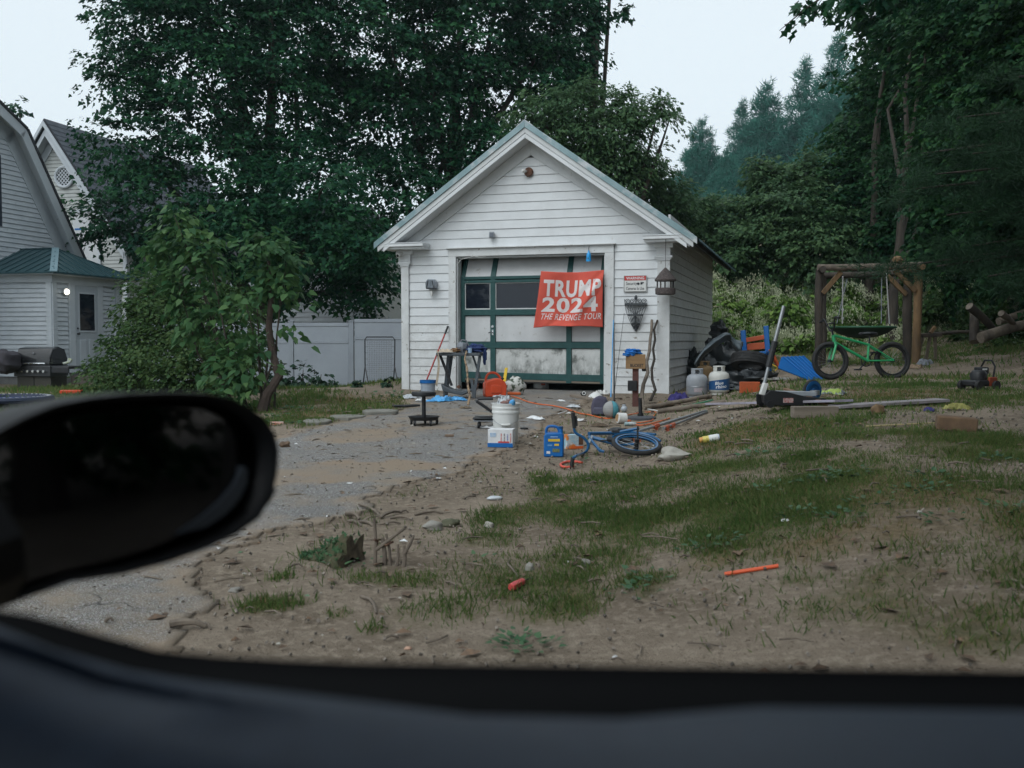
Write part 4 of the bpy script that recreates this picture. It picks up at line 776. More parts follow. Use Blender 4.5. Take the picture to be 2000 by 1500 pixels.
# blue-green pines beyond the lot
def pine_blobs(seed, H, W, lo=.15):
    r_ = np.random.RandomState(seed); out = []
    for k in range(15):
        f = k/14; z = H*(lo+(.96-lo)*f); w = W*(1-f)**.7*(.75+.5*r_.rand())+.35; n = max(2, int(6*(1-f)+1))
        for a in range(n):
            q = a*6.28/n+r_.rand()*2; rr = w*(.45+.3*r_.rand()); out.append((math.cos(q)*rr, math.sin(q)*rr, z+r_.randn()*.5, w*.45+.35, w*.30+.55))
    out.append((0, 0, H*.97, .45, 1.3)); return out
PP = []
for k, (H, W) in enumerate(((26, 7.2), (31, 7.6))):
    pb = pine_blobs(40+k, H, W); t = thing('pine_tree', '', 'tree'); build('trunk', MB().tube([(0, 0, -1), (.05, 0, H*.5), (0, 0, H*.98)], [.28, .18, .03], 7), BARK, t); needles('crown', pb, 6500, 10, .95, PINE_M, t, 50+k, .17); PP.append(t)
def dup(root, loc, rz=0, s=1., label=None, group=None):
    r = root.copy(); COL.objects.link(r); r.location = loc; r.rotation_euler = (0, 0, rz); r.scale = (s, s, s)
    if label: r['label'] = label
    if group: r['group'] = group
    for ch in list(root.children):
        c = ch.copy(); COL.objects.link(c); c.parent = r
    return r
PG = 'pines beyond the yard'
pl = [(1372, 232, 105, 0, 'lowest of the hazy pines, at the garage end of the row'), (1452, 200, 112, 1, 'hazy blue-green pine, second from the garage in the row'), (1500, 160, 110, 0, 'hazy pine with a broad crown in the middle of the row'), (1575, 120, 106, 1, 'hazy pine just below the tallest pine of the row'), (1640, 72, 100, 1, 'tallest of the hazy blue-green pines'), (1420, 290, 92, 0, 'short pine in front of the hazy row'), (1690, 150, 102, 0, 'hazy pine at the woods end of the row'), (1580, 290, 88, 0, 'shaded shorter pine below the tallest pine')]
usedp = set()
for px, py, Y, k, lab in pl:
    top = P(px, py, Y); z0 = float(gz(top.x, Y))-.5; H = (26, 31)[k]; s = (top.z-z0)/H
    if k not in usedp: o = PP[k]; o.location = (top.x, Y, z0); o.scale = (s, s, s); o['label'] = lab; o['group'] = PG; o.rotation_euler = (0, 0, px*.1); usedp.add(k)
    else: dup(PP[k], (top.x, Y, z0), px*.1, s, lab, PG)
# woods at the edge of the lawn
WG = 'trees at the edge of the woods'
def wood(label, loc, bl, r0, seed, nsp, per=38, ss=.4, leaf=.12, shape=MAPLE, lm=LEAF_D, lean=(0, 0), n=7, bark=BARK, **kw): return tree('forest_tree', label, loc, [BL(*b) for b in bl], r0, bark, nsp, per, ss, leaf, shape, lm, seed, WG, lean, n, **kw)
wood('bushy young maple below the hazy pines', (7.2, 28), [(1450, 440, 60, 28), (1520, 370, 56, 28), (1550, 420, 80, 27), (1480, 490, 70, 27), (1600, 480, 80, 26), (1430, 500, 45, 27), (1570, 330, 40, 28), (1490, 340, 30, 28)], .12, 11, 700, lm=LEAF_L)
wood('slim tree with a bare straight trunk above the log frame', (9.0, 25.5), [(1735, 60, 50, 27), (1720, 170, 45, 27), (1690, 250, 45, 27.5), (1660, 360, 60, 27), (1700, 420, 80, 27), (1630, 430, 60, 26.5), (1740, 330, 70, 27), (1700, 300, 50, 27), (1750, -40, 80, 26)], .14, 12, 760, lean=(.45, 0))
wood('slim tree with a dark trunk behind the log swing frame', (8.9, 23.4), [(1800, 60, 80, 25), (1810, 200, 80, 25), (1780, 330, 80, 25), (1800, 450, 80, 25), (1750, 480, 60, 25), (1840, -40, 110, 24)], .13, 13, 700, lean=(.3, 0))
wood('dense tree shading the edge of the woods', (10.8, 21.5), [(1880, 100, 120, 21), (1900, 250, 110, 20.5), (1850, 350, 90, 20.5), (1900, 440, 90, 20), (1850, 510, 70, 20.5), (1950, 330, 100, 20), (1970, 60, 110, 20.5), (1900, -40, 120, 21)], .14, 14, 900, ss=.38)
wood('leafy tree over the fallen logs', (11.2, 19.5), [(1990, 180, 110, 18.5), (2020, 330, 110, 18.5), (1960, 440, 70, 18.5), (2000, 520, 70, 18.5), (2060, 80, 130, 18.5), (2080, 450, 110, 18), (2000, -20, 110, 18.5)], .13, 15, 700, ss=.36)
wood('dark tree filling the woods behind the swing', (11.5, 29), [(1650, 480, 80, 29), (1720, 520, 90, 29), (1800, 540, 90, 29), (1880, 560, 80, 28), (1560, 520, 60, 29), (1760, 420, 90, 29), (1850, 440, 100, 28.5), (1940, 540, 80, 28), (1500, 540, 50, 29)], .14, 16, 900, ss=.45)
wood('dark tree high on the slope behind the woods', (15.5, 33), [(1750, 250, 140, 33), (1850, 150, 150, 33), (1900, 330, 150, 32), (1750, 400, 120, 33), (1960, 220, 150, 32), (1770, 130, 80, 34), (1800, 20, 150, 33), (1950, 50, 160, 33), (1980, 430, 130, 32)], .2, 17, 1100, 28, .6, .24)
# soft needled pine boughs and an oak bough that hang in from trees beside the frame
t = thing('white_pine', 'soft needled dark pine leaning over the lawn from the woods', 'tree', (10.2, 16.6, float(gz(10.2, 16.6))), 0, WG)
build('trunk', MB().tube([(0, 0, -.3), (0, 0, 5), (-.1, 0, 11)], [.2, .15, .05], 9), BARK, t); rr_ = np.random.RandomState(61); mb = MB(); nb = []
for (px, py, Y) in [(1900, 300, 15), (1830, 340, 15), (1950, 240, 15.5), (1870, 230, 15.5), (1990, 340, 15), (1960, 420, 15), (1850, 420, 15), (1780, 370, 15.5), (1900, 480, 15), (1800, 300, 16), (1830, 520, 15), (1760, 520, 16), (1930, 540, 14.5), (2040, 250, 15), (2080, 420, 15), (1990, 150, 15), (1960, 560, 15)]:
    e = P(px, py, Y)-t.location; s_ = Vector((-.03, 0, e.z+.3)); mb.tube([s_, s_.lerp(e, .5)+Vector((0, 0, .12)), e], [.05, .03, .012], 5); q = (e-s_).normalized()
    for k in range(7): c = s_.lerp(e, .45+.1*k)+Vector(rr_.randn(3)*np.array([.3, .3, .10])); nb.append((c.x, c.y, c.z, .34, .13))
build('limbs', mb, BARK, t); needles('crown', nb, 3600, 11, .17, PINE_D, t, 62, .010, .2, .1, .5)
t = thing('oak_bough_tree', 'oak whose leafy bough hangs into the open sky', 'tree', (8.6, 13.5, float(gz(8.6, 13.5))), 0, WG)
build('trunk', MB().tube([(0, 0, -.3), (.1, 0, 4), (-.2, 0, 9)], [.2, .16, .08], 9), BARK, t)
e1, e2, e3 = P(1640, -30, 13)-t.location, P(1570, 20, 13)-t.location, P(1522, 60, 13)-t.location
build('limbs', MB().tube([(0, 0, 4.6), (e1.x+.9, e1.y, e1.z+.15), tuple(e1), tuple(e2), tuple(e3)], [.07, .04, .02, .01, .004], 6), BARK, t)
ob = [BL(px, py, r, 13) for px, py, r in [(1595, 18, 14), (1570, 8, 14), (1545, 20, 14), (1528, 45, 10), (1615, 0, 14), (1700, -30, 50), (1655, 2, 12), (1750, -60, 70), (1680, 12, 14), (1560, 40, 8), (1590, 35, 8)]]
crown('crown', [(b[0]-t.location.x, b[1]-t.location.y, b[2]-t.location.z, b[3], b[4]) for b in ob], 62, 7, .14, .19, OAK, LEAF_M, t, 64, droop=.8, shell=.1)
crown('upper_crown', [(0, 0, 8.2, 2.2, 1.8), (1.5, -1, 6.5, 1.8, 1.4), (2, 1, 8.5, 2, 1.6)], 260, 22, .4, .18, OAK, LEAF_D, t, 65)
# woods along the road beside the car; the wing mirror looks into them
sp = thing('roadside_tree', '', 'tree'); limbs('t', (0, 0, 0), (0, 0), [(0, 0, 8, 1, 1), (1, 1, 6, 1, 1), (-1, .5, 5, 1, 1), (.6, -1.2, 5, 1, 1)], .2, BARK, sp, 70, 4)
crown('crown', [(0, 0, 8, 2.2, 2), (1.4, 1, 6, 2, 1.6), (-1.4, .5, 5.4, 2, 1.6), (.6, -1.5, 5, 2, 1.6), (0, 0, 3.2, 2.2, 1.6), (0, 0, 1.4, 1.6, 1.4)], 620, 26, .5, .2, MAPLE, LEAF_D, sp, 71)
shade_tree = thing('roadside_tree', 'tallest roadside tree behind the car, added for shade', 'tree', (6.5, -2.5, 0), 0, 'roadside trees'); limbs('t', (6.5, -2.5, 0), (0, 0), [(6.5, -2.5, 9, 1, 1), (7.5, -1.5, 7, 1, 1), (5.5, -2, 6, 1, 1), (7, -3.7, 6, 1, 1)], .2, BARK, shade_tree, 72, 4); crown('crown', [(0, 0, 8.6, 2.6, 1.8), (1.6, 1.2, 6.8, 2.2, 1.3), (-1.6, .7, 6.6, 2.3, 1.3), (.6, -1.8, 6.4, 2.2, 1.3)], 640, 26, .5, .2, MAPLE, LEAF_D, shade_tree, 73)  # extra tree, added out of frame to shade the near ground
rl = [(9.5, 9.5, 'leafy roadside tree nearest the lawn, seen in the wing mirror'), (10.5, 5.0, 'roadside tree in the middle of the mirror reflection'), (9.5, 1.0, 'roadside tree behind the parked car'), (13, 12.5, 'roadside tree set back beyond the lawn'), (13.5, 7.5, 'roadside tree deeper in the roadside woods'), (14, 2.5, 'last roadside tree of the reflected woods'), (12, -3.5, 'roadside tree far behind the car')]
rl += [(4.0, .3, 'added shade tree with its crown spread above the car'), (7.6, 6.2, 'added shade tree that overhangs the verge beside the lawn'), (5.6, 2.2, 'added shade tree that overhangs the car')]  # copies of the extra tree, added to darken the verge and the car
for i, (x, y, lab) in enumerate(rl):
    l = (x, y, float(gz(x, y)))
    if i == 0: sp.location = l; sp['label'] = lab; sp['group'] = 'roadside trees'; sp.rotation_euler = (0, 0, 1)
    else: dup(shade_tree if i > 6 else sp, l, i*1.3, 1.12 if i > 6 else .9+.12*(i % 3), lab, 'roadside trees')
t = thing('twig_tree', 'thin tree whose leafy tip shows above the gambrel roof', 'tree', (-17.6, 36, 0)); build('trunk', MB().tube([(0, 0, -.2), (.1, 0, 5), (0, 0, 9.6)], [.12, .08, .02], 6), BARK, t)
b = P(30, 208, 36)-t.location; crown('crown', [(b.x, b.y, b.z, .5, .3), (b.x-1.2, b.y, b.z-.5, .9, .6), (b.x-1, b.y, b.z-1.6, 1.2, .9)], 70, 14, .3, .2, MAPLE, LEAF_M, t, 77, shell=.2)

# ------------------------------------------------------------------ shrubs and low plants
def bush(name, label, loc, bl, nsp, per, ss, leaf, shape, lm, seed, cat='shrub', stems=10, r0=.02, group=None, bark=BARK, **kw):
    loc = Vector((loc[0], loc[1], float(gz(loc[0], loc[1])))); t = thing(name, label, cat, loc, 0, group); mb = MB(); r_ = np.random.RandomState(seed)
    B = [BL(*b) for b in bl]; rel = [(b[0]-loc.x, b[1]-loc.y, b[2]-loc.z, b[3], b[4]) for b in B]
    for k in range(stems):
        e = Vector(rel[k % len(rel)][:3]); s_ = Vector((e.x*.35+r_.randn()*.1, e.y*.35+r_.randn()*.1, -.1)); mb.tube([s_, s_.lerp(e, .5)+Vector(r_.randn(3)*.08), e], [r0, r0*.7, r0*.3], 5)
    build('stems', mb, bark, t); crown('foliage', rel, nsp, per, ss, leaf, shape, lm, t, seed, **kw); return t
bush('overgrown_shrub', 'big overgrown shrub with small arching leaves beside the porch', (-6.6, 17), [(275, 655, 52, 17), (310, 620, 75, 17.3), (238, 712, 45, 16.5), (330, 700, 90, 16.5), (420, 650, 80, 17), (280, 735, 70, 16), (400, 730, 90, 16), (300, 570, 55, 17.5), (380, 570, 60, 17.5), (200, 745, 40, 16), (195, 712, 24, 16.5), (450, 580, 50, 17.5), (480, 700, 50, 16.5), (262, 600, 26, 17), (232, 668, 24, 16.6)], 1250, 20, .26, .07, DIAM, SHRUBM, 81, stems=15, droop=.7, extra=None)
t = bush('young_catalpa', 'young tree with large heart shaped leaves and a crooked trunk by the lawn', (-3.4, 13.4), [(340, 420, 45, 14), (365, 470, 50, 14), (320, 480, 40, 14.2), (410, 500, 50, 13.8), (520, 475, 50, 13.6), (560, 510, 45, 13.6), (500, 540, 50, 13.6), (550, 560, 40, 13.4), (480, 590, 45, 13.5), (400, 570, 60, 14), (350, 560, 50, 14), (440, 640, 50, 13.8), (430, 700, 40, 13.4), (470, 740, 40, 13.2), (400, 620, 50, 14), (500, 650, 22, 13.4), (560, 640, 20, 13.4), (440, 780, 35, 13), (480, 690, 34, 13.2)], 230, 12, .24, .115, HEART, HEARTM, 82, 'tree', 12, .018, droop=.9, shell=.35)
q = t.location; tp = [Vector(P(*p_)) for p_ in [(512, 806, 13.1), (522, 770, 13.15), (545, 735, 13.2), (532, 690, 13.3), (525, 640, 13.35), (530, 580, 13.4), (525, 510, 13.5)]]
build('trunk', MB().tube([p_-q for p_ in tp], [.085, .065, .06, .05, .045, .035, .015], 9), M('reddish_bark', (.07, .05, .04), (.04, .03, .025), 12, .9, .1, 30), t)
HOSTA = leafmat('hosta_leaf', (.02, .05, .03), (.045, .085, .05), .25, .4)
for i, (px, py, r, h) in enumerate([(545, 735, 22, 30), (590, 728, 22, 34), (625, 735, 20, 26), (570, 745, 14, 14), (650, 752, 10, 10), (700, 752, 9, 8), (757, 746, 9, 14)]):
    lab = ['clump of dark leaves beside the young tree', 'tallest dark leafy plant against the fence', 'round leaved plant in the middle of the fence', 'low leafy plant between two taller clumps', 'small seedling at the foot of the fence', 'small seedling below the rebounder net', 'pale leafed weed between rebounder and garage'][i]
    c = G(px, 757); t = thing('fence_plant', lab, 'plant', c, 0, 'plants along the foot of the fence'); s = c.y/1944; crown('foliage', [(0, 0, h*s*.9, r*s, h*s*.7), (0, 0, h*s*.4, r*s*1.1, h*s*.4)], 22, 5, r*s*.35, .10 if i < 4 else .06, HEART, HOSTA, t, 90+i, shell=.5); build('stems', MB().tube([(0, 0, -.02), (.01, 0, h*s*.6), (.03, 0, h*s)], .008, 5), BARK, t)
# flowering knotweed bank
KNOT = leafmat('knotweed_leaf', (.10, .20, .045), (.22, .33, .09), .35, .45); FLOW = leafmat('knotweed_flower', (.52, .56, .38), (.60, .62, .45), .3, .7)
rk = np.random.RandomState(5); kb = []
for px in range(1390, 2010, 34):
    for py, Y, r in ((668, 23.5, 26), (640, 24.5, 30), (605, 25.5, 32), (575, 26.5, 28), (556, 27.2, 18)):
        if px > 1860 and py > 630: continue
        kb.append(BL(px+rk.randn()*8, py+rk.randn()*6-(12 if px > 1800 else 0), r, Y+rk.randn()*.4))
kt = thing('knotweed', 'bank of tall pale flowering knotweed along the woods', 'undergrowth'); kt['kind'] = 'stuff'
k1 = crown('knotweed_leaves', kb, 1500, 20, .3, .12, HEART, KNOT, kt, 6, droop=.5, shell=.5, kind='stuff')
B = np.array(kb); n = 2600; b = B[rk.choice(len(B), n)]; d = rk.randn(n, 3); d[:, 2] = np.abs(d[:, 2]); d[:, 1] = -np.abs(d[:, 1])*.6; d /= np.linalg.norm(d, axis=1, keepdims=True); c = b[:, :3]+d*b[:, 3:4]*1.05; ci = np.repeat(np.arange(n), 12); N = len(ci)
pos = c[ci]+rk.randn(N, 3)*np.array([.05, .05, .07]); ax = rk.randn(N, 3)*.4+np.array([0, 0, 1.]); leafmesh('knotweed_blossoms', pos, ax, rk.randn(N, 3), .05+.03*rk.rand(N), .02, DIAM, FLOW, kt, kind='stuff')
UG = 'low bushes at the edge of the woods'
for i, (px, py, r, Y, lab) in enumerate([(1900, 660, 34, 22, 'low dark bush beneath the fallen log'), (1965, 690, 40, 19, 'dark bush at the foot of the log pile'), (1900, 590, 40, 23, 'green bush rising behind the fallen log'), (1990, 620, 44, 20, 'shaded bush behind the log pile'), (1840, 600, 34, 23.5, 'green bush between the swing frame and the log'), (1440, 530, 40, 27, 'feathery bush behind the garage corner')]):
    c = P(px, py, Y); bush('undergrowth_bush', lab, (c.x, c.y), [(px, py, r, Y), (px+r*.8, py+8, r*.7, Y+.2), (px-r*.7, py+10, r*.7, Y-.2)], 130, 20, .2, .09, DIAM, SHRUBM if i != 5 else LEAF_L, 100+i, stems=5, group=UG)
# ------------------------------------------------------------------ things lying about the yard
def at(px, py, dz=.0):
    c = G(px, py); on = bool(inpoly(np.array([c.x]), np.array([c.y]), DRIVE)[0]); return Vector((c.x, c.y, c.z+(.018 if on else 0)+dz))
def TH_(name, label, cat, px, py, rot=0, group=None, dz=0): return thing(name, label, cat, at(px, py, dz), rot, group)
def S(px, py): return G(px, py).y/1944
def solo(name, label, cat, mb, m, px, py, rot=0, group=None, dz=0, **k): return build(name, mb, m, None, label, cat, group, loc=at(px, py, dz), rot=rot, **k)
def facade(px, py, off=0.):
    k, m = ray(px, py); d = Vector((k, 1, m)); ey = Vector((math.sin(TH), math.cos(TH), 0)); o = Vector(GO)+ey*off; t_ = (o-cam_o).dot(ey)/d.dot(ey); return cam_o+d*t_
cam_o = Vector((0, 0, CH))
def rope(pts, r, dz=.01): return [at(*p_)+Vector((0, 0, dz)) for p_ in pts]
def smooth_path(pts, n=6):
    out = []
    for i in range(len(pts)-1):
        p0, p1, p2, p3 = pts[max(0, i-1)], pts[i], pts[i+1], pts[min(len(pts)-1, i+2)]
        for k in range(n):
            t_ = k/n; out.append(.5*((2*p1)+(p2-p0)*t_+(2*p0-5*p1+4*p2-p3)*t_*t_+(3*p1-3*p2+p3-p0)*t_**3))
    return out+[pts[-1]]
# rebounder
t = thing('rebounder_net', 'black framed ball rebounder net standing in front of the fence', 'ball net', (P(742, 750, 21.2).x, 21.2, float(gz(P(742, 750, 21.2).x, 21.2))), R(-6)); w, h = .33, .98
build('frame', MB().tube([(-w-.03, 0, 0), (-w+.01, 0, .35), (-w+.01, 0, h-.06), (-w+.05, 0, h), (w-.05, 0, h), (w, 0, h-.06), (w-.01, 0, .35), (w-.04, 0, 0)], .013, 7), BLACK, t)
for s_ in (-1, 1): build('brace', MB().tube([(s_*(w-.01), 0, .36), (s_*(w-.01)+.13, -.25, 0)], .012, 6), BLACK, t)
mb = MB()
for i in range(15): x = -w+.07+i*(2*w-.14)/14; mb.tube([(x, 0, .06), (x, 0, h-.07)], .0018, 3)
for i in range(20): z = .06+i*(h-.13)/19; mb.tube([(-w+.07, 0, z), (w-.07, 0, z)], .0018, 3)
for i in range(7): z = .12+i*.13; mb.tube([(-w+.01, 0, z), (-w+.07, 0, z)], .004, 3); mb.tube([(w-.01, 0, z), (w-.07, 0, z)], .004, 3)
build('net', mb, BLACK, t, smooth=0)
# broom with red handle
b0, b1 = at(824, 766), facade(875, 637, -.07)
t = thing('broom', 'red handled broom leaning on the door casing', 'broom', b0); d_ = b1-b0
build('handle', MB().tube([d_*.10, d_*.90], .014, 7), M('red_paint', (.34, .03, .03), rough=.4), t); build('grip', MB().tube([d_*.88, d_], .018, 7), BLACK, t); build('head', MB().tube([(0, 0, .01), d_*.12], [.035, .02], 7), BLACK, t)
# folding work stand and what lies on it
q = at(905, 779); s = q.y/1944; SG = M('stand_grey', (.085, .10, .115), (.06, .07, .08), 6, .45); t = thing('work_stand', 'dark folding work stand with crossed legs before the garage door', 'work table', q, R(-10))
X_ = lambda px: (px-905)*s
Z_ = lambda py: (779-py)*s
build('table_top', MB().prism([(X_(856), -.18), (X_(943), -.18), (X_(946), .16), (X_(859), .16)], Z_(697), Z_(691)), SG, t, bevel=.008)
for (a, za), (b, zb), y in (((862, 696), (886, 755), -.10), ((879, 696), (866, 778), .10), ((921, 696), (936, 742), .10), ((941, 696), (930, 778), -.10), ((876, 696), (868, 778), -.02)): build('leg', MB().bar((X_(a), y, Z_(za)), (X_(b), y*1.3, Z_(zb)), .045, .03), BLACK if b > 880 and b < 930 or b == 886 else SG, t, bevel=.005)
build('leg', MB().bar((X_(925), -.12, Z_(742)), (X_(930), -.13, Z_(778)), .04, .03), SG, t); build('lower_shelf', MB().prism([(X_(864), Z_(752)), (X_(884), Z_(762)), (X_(905), Z_(765)), (X_(925), Z_(760)), (X_(934), Z_(750)), (X_(932), Z_(762)), (X_(905), Z_(774)), (X_(868), Z_(766))], -.14, .10, 'y'), SG, t, bevel=.01); build('wing_nut', MB().cyl((X_(900), -.16, Z_(757)), (X_(900), -.10, Z_(757)), .025), RUST, t)
TZ = q.z+Z_(691)
def ontable(px, y=-.02): return Vector((q.x+X_(px), q.y+y, TZ))
L = ontable(872, -.05); mb = MB()
def towel(u, v):
    x = (u-.5)*.20+.0; yy = (v-.5)*.26; f_ = .05*abs(math.sin(u*9+v*5))*math.sin(math.pi*v)
    return (x, yy, .012+f_)
mb.grid(towel, 14, 10)
def hang(u, v): return (-.115-.03*u+.02*math.sin(v*4), -.10+.09*u+.012*math.sin(u*12), .02-.52*v+.02*u+.012*math.sin(u*9)*v)
mb.grid(hang, 8, 14); build('towel', mb, CLOTH_T, None, 'beige towel draped over the end of the work stand', 'towel', loc=L, smooth=80, thick=.006)
build('work_gloves', MB().blob((0, 0, .035), (.13, .16, .07), 3, .3, 14, 9, 2), M('tan_leather', (.26, .15, .07), (.17, .09, .045), 14, .8), None, 'crumpled tan leather gloves between towel and grey bag', 'gloves', loc=ontable(891, -.08))
build('tool_bag', MB().blob((0, 0, .075), (.17, .18, .16), 5, .15, 14, 9).tube([(-.05, 0, .13), (0, 0, .19), (.06, 0, .18), (.10, 0, .10)], .012, 6), CLOTH_G, None, 'grey canvas bag with a white strap on the work stand', 'bag', loc=ontable(903))
build('jacket', MB().blob((0, 0, .055), (.30, .22, .13), 8, .3, 18, 11, 2).blob((.14, -.06, -.05), (.07, .10, .22), 9, .25, 10, 8), CLOTH_B, None, 'navy blue jacket heaped at the end of the work stand', 'jacket', loc=ontable(929))
build('cup', MB().lathe([(.028, 0), (.034, .07), (.036, .075), (.030, .072)], 14), M('pale_blue_cup', (.35, .5, .68), rough=.4), None, 'pale blue cup in front of the navy jacket', 'cup', loc=ontable(919, -.14))
b0, b1 = at(914, 794), ontable(913, -.2)+Vector((0, 0, .03)); d_ = b1-b0
build('walking_stick', MB().tube([d_*k/6+Vector((.015*math.sin(k*2.1)+.02*math.sin(k), 0, 0)) for k in range(7)], [.017, .016, .017, .014, .016, .013, .012], 7), M('pale_stick', (.30, .21, .13), (.10, .07, .05), 25, .8, .05, 40, lo=.5, hi=.55), None, 'gnarled walking stick propped against the work stand', 'stick', loc=b0)
# paint pail and rags by the corner
t = TH_('paint_pail', 'white pail with blue rim beside the broom', 'bucket', 836, 768); s = S(836, 768); r = 15*s
build('shell', MB().lathe([(r*.88, 0), (r, 24*s), (r*.93, 24*s), (r*.82, .02)], 20, capt=False), M('milky_plastic', (.38, .44, .52), (.3, .35, .42), 5, .4), t); build('rim', MB().lathe([(r*.98, 20*s), (r*1.08, 20*s), (r*1.08, 26*s), (r*.95, 26*s)], 20, capb=False, capt=False), BLUE, t)
def rags(L_):
    for i, (px, py, w, d, h, m, name, lab, cat) in enumerate(L_):
        s = S(px, py); solo(name, lab, cat, MB().rag((0, 0, 0), w*s, d*s, h*s*.7, px*7 % 97, px*.37, 14, 2.6+(px % 5)*.3), m, px, py, smooth=70)
rags([(803, 778, 36, 60, 12, FILM, 'plastic_bag', 'crumpled white bag at the foot of the garage corner', 'bag'), (822, 785, 20, 40, 8, PAPER, 'white_rag', 'white rag beside the round stool seat', 'rag'),
    (862, 786, 50, 70, 17, LBLUE, 'blue_bag', 'bright blue plastic bag heaped under the work stand', 'bag'), (893, 784, 36, 55, 12, LBLUE, 'blue_bag', 'flatter blue plastic bag next to the walking stick', 'bag'),
    (955, 839, 26, 60, 8, PAPER, 'napkin', 'white napkin under the black creeper', 'napkin'), (1046, 821, 26, 60, 9, PAPER, 'napkin', 'crumpled white napkin lying alone on the driveway', 'napkin'), (1120, 797, 34, 50, 7, FILM, 'plastic_film', 'clear plastic film near the orange cord', 'film'),
    (1096, 786, 14, 30, 5, PAPER, 'paper', 'small white paper behind the orange cord', 'paper'), (970, 777, 42, 60, 10, FILM, 'plastic_bag', 'white plastic bag in front of the red fuel can', 'bag'), (1328, 784, 50, 60, 30, CLOTH_P, 'purple_cloth', 'heap of purple cloth beside the grey gas cylinder', 'cloth'),
    (1300, 793, 60, 50, 16, M('dry_leaf_heap', (.19, .13, .07), (.10, .07, .04), 30, .9), 'leaf_heap', 'heap of dry brown leaves beside the corner logs', 'leaves'), (1632, 770, 56, 70, 17, M('hi_vis', (.32, .42, .10), (.26, .34, .08), 6, .7, c3=(.14, .15, .17), s3=9, lo3=.5, hi3=.54), 'safety_vest', 'crumpled yellow and grey safety vest on the lawn', 'vest'),
    (1806, 713, 34, 60, 20, CLOTH_G, 'grey_cloth', 'grey cloth dropped beside the peeled post', 'cloth'), (1868, 800, 68, 40, 20, M('pale_yellow_cloth', (.34, .33, .10), (.25, .24, .08), 8, .7), 'yellow_cloth', 'dull yellow cloth at the end of the long boards', 'cloth'), (1815, 803, 30, 30, 12, CLOTH_P, 'purple_rag', 'purple rag at the end of the long boards', 'rag'),
    (1533, 1018, 24, 22, 7, PAPER, 'paper_scrap', 'white paper scrap alone in the grass', 'paper'), (684, 949, 18, 14, 2, PAPER, 'paper_scrap', 'flat white scrap on the driveway', 'paper'), (440, 760, 22, 30, 10, PAPER, 'white_rag', 'white rag under the overgrown shrub', 'rag'), (1135, 822, 12, 25, 8, PAPER, 'paper_cup', 'white crumpled cup near the basketball', 'cup'),
    (1200, 865, 50, 60, 20, M('white_film', (.42, .42, .43), (.3, .3, .31), 8, .5), 'plastic_bag', 'pale plastic bag caught under the fallen bike', 'bag'), (1175, 772, 34, 40, 14, WPLAST, 'plastic_bag', 'white bag behind the grey backpack', 'bag'), (1410, 722, 60, 60, 12, TARP, 'tarp_corner', 'black tarp corner beside the tyre', 'tarp'), (1360, 795, 26, 30, 6, FILM, 'plastic_film', 'shiny scrap between the two corner logs', 'film'),
    (1200, 1285, 30, 12, 5, PAPER, 'paper_scrap', 'white scrap just above the door sill', 'paper'), (1110, 1099, 12, 10, 5, PAPER, 'paper_scrap', 'small white scrap beside a dark stone', 'paper'), (600, 1165, 18, 12, 5, M('pale_leaf', (.16, .25, .15), (.12, .2, .12), 9, .6), 'fallen_leaf', 'pale green fallen leaf beside the grass tuft', 'leaf'), (470, 1080, 18, 12, 4, M('pale_leaf2', (.16, .27, .15), (.12, .2, .12), 9, .6), 'fallen_leaf', 'pale green leaf on the driveway edge', 'leaf'),
    (1785, 720, 46, 50, 14, M('wood_chips', (.28, .2, .13), (.14, .1, .07), 20, .9), 'wood_chips', 'pile of pale wood chips at the foot of the peeled post', 'wood chips'), (1168, 832, 54, 40, 9, M('bark_bits', (.13, .09, .06), (.06, .045, .03), 24, .9), 'bark_heap', 'scatter of dark bark bits before the basketball', 'bark'), (908, 800, 30, 30, 6, M('bark_bits2', (.2, .15, .1), (.09, .07, .05), 24, .9), 'bark_heap', 'bark piece at the tip of the walking stick', 'bark'), (1520, 742, 120, 60, 8, M('grey_litter', (.30, .29, .27), (.12, .11, .10), 26, .8), 'litter_heap', 'pale litter spread below the blue sled', 'litter')])
# roller stool
t = TH_('roller_stool', 'black round mechanic stool with a tool tray on castors', 'stool', 828, 833); s = S(828, 833); r = 30*s
build('seat', MB().lathe([(.0, 57*s), (21*s, 56.5*s), (23.5*s, 58*s), (24*s, 62*s), (23*s, 65*s), (.0, 66*s)], 24), BLACK, t, smooth=50); build('post', MB().cyl((0, 0, 14*s), (0, 0, 57*s), 4*s), BLACK, t); build('tray', MB().lathe([(.0, 10*s), (r*.9, 10*s), (r, 16*s), (r*1.03, 17*s), (r*.97, 15*s), (r*.86, 11.5*s), (0, 12*s)], 26), BLACK, t)
for a in range(5):
    c = (r*.88*math.cos(a*1.257+.3), r*.88*math.sin(a*1.257+.3), 5*s); build('castor', MB().cyl((c[0]-.012, c[1], c[2]), (c[0]+.012, c[1], c[2]), 5*s, n=12).box((c[0], c[1], 8*s), (.03, .03, 5*s)), BLACK, t)
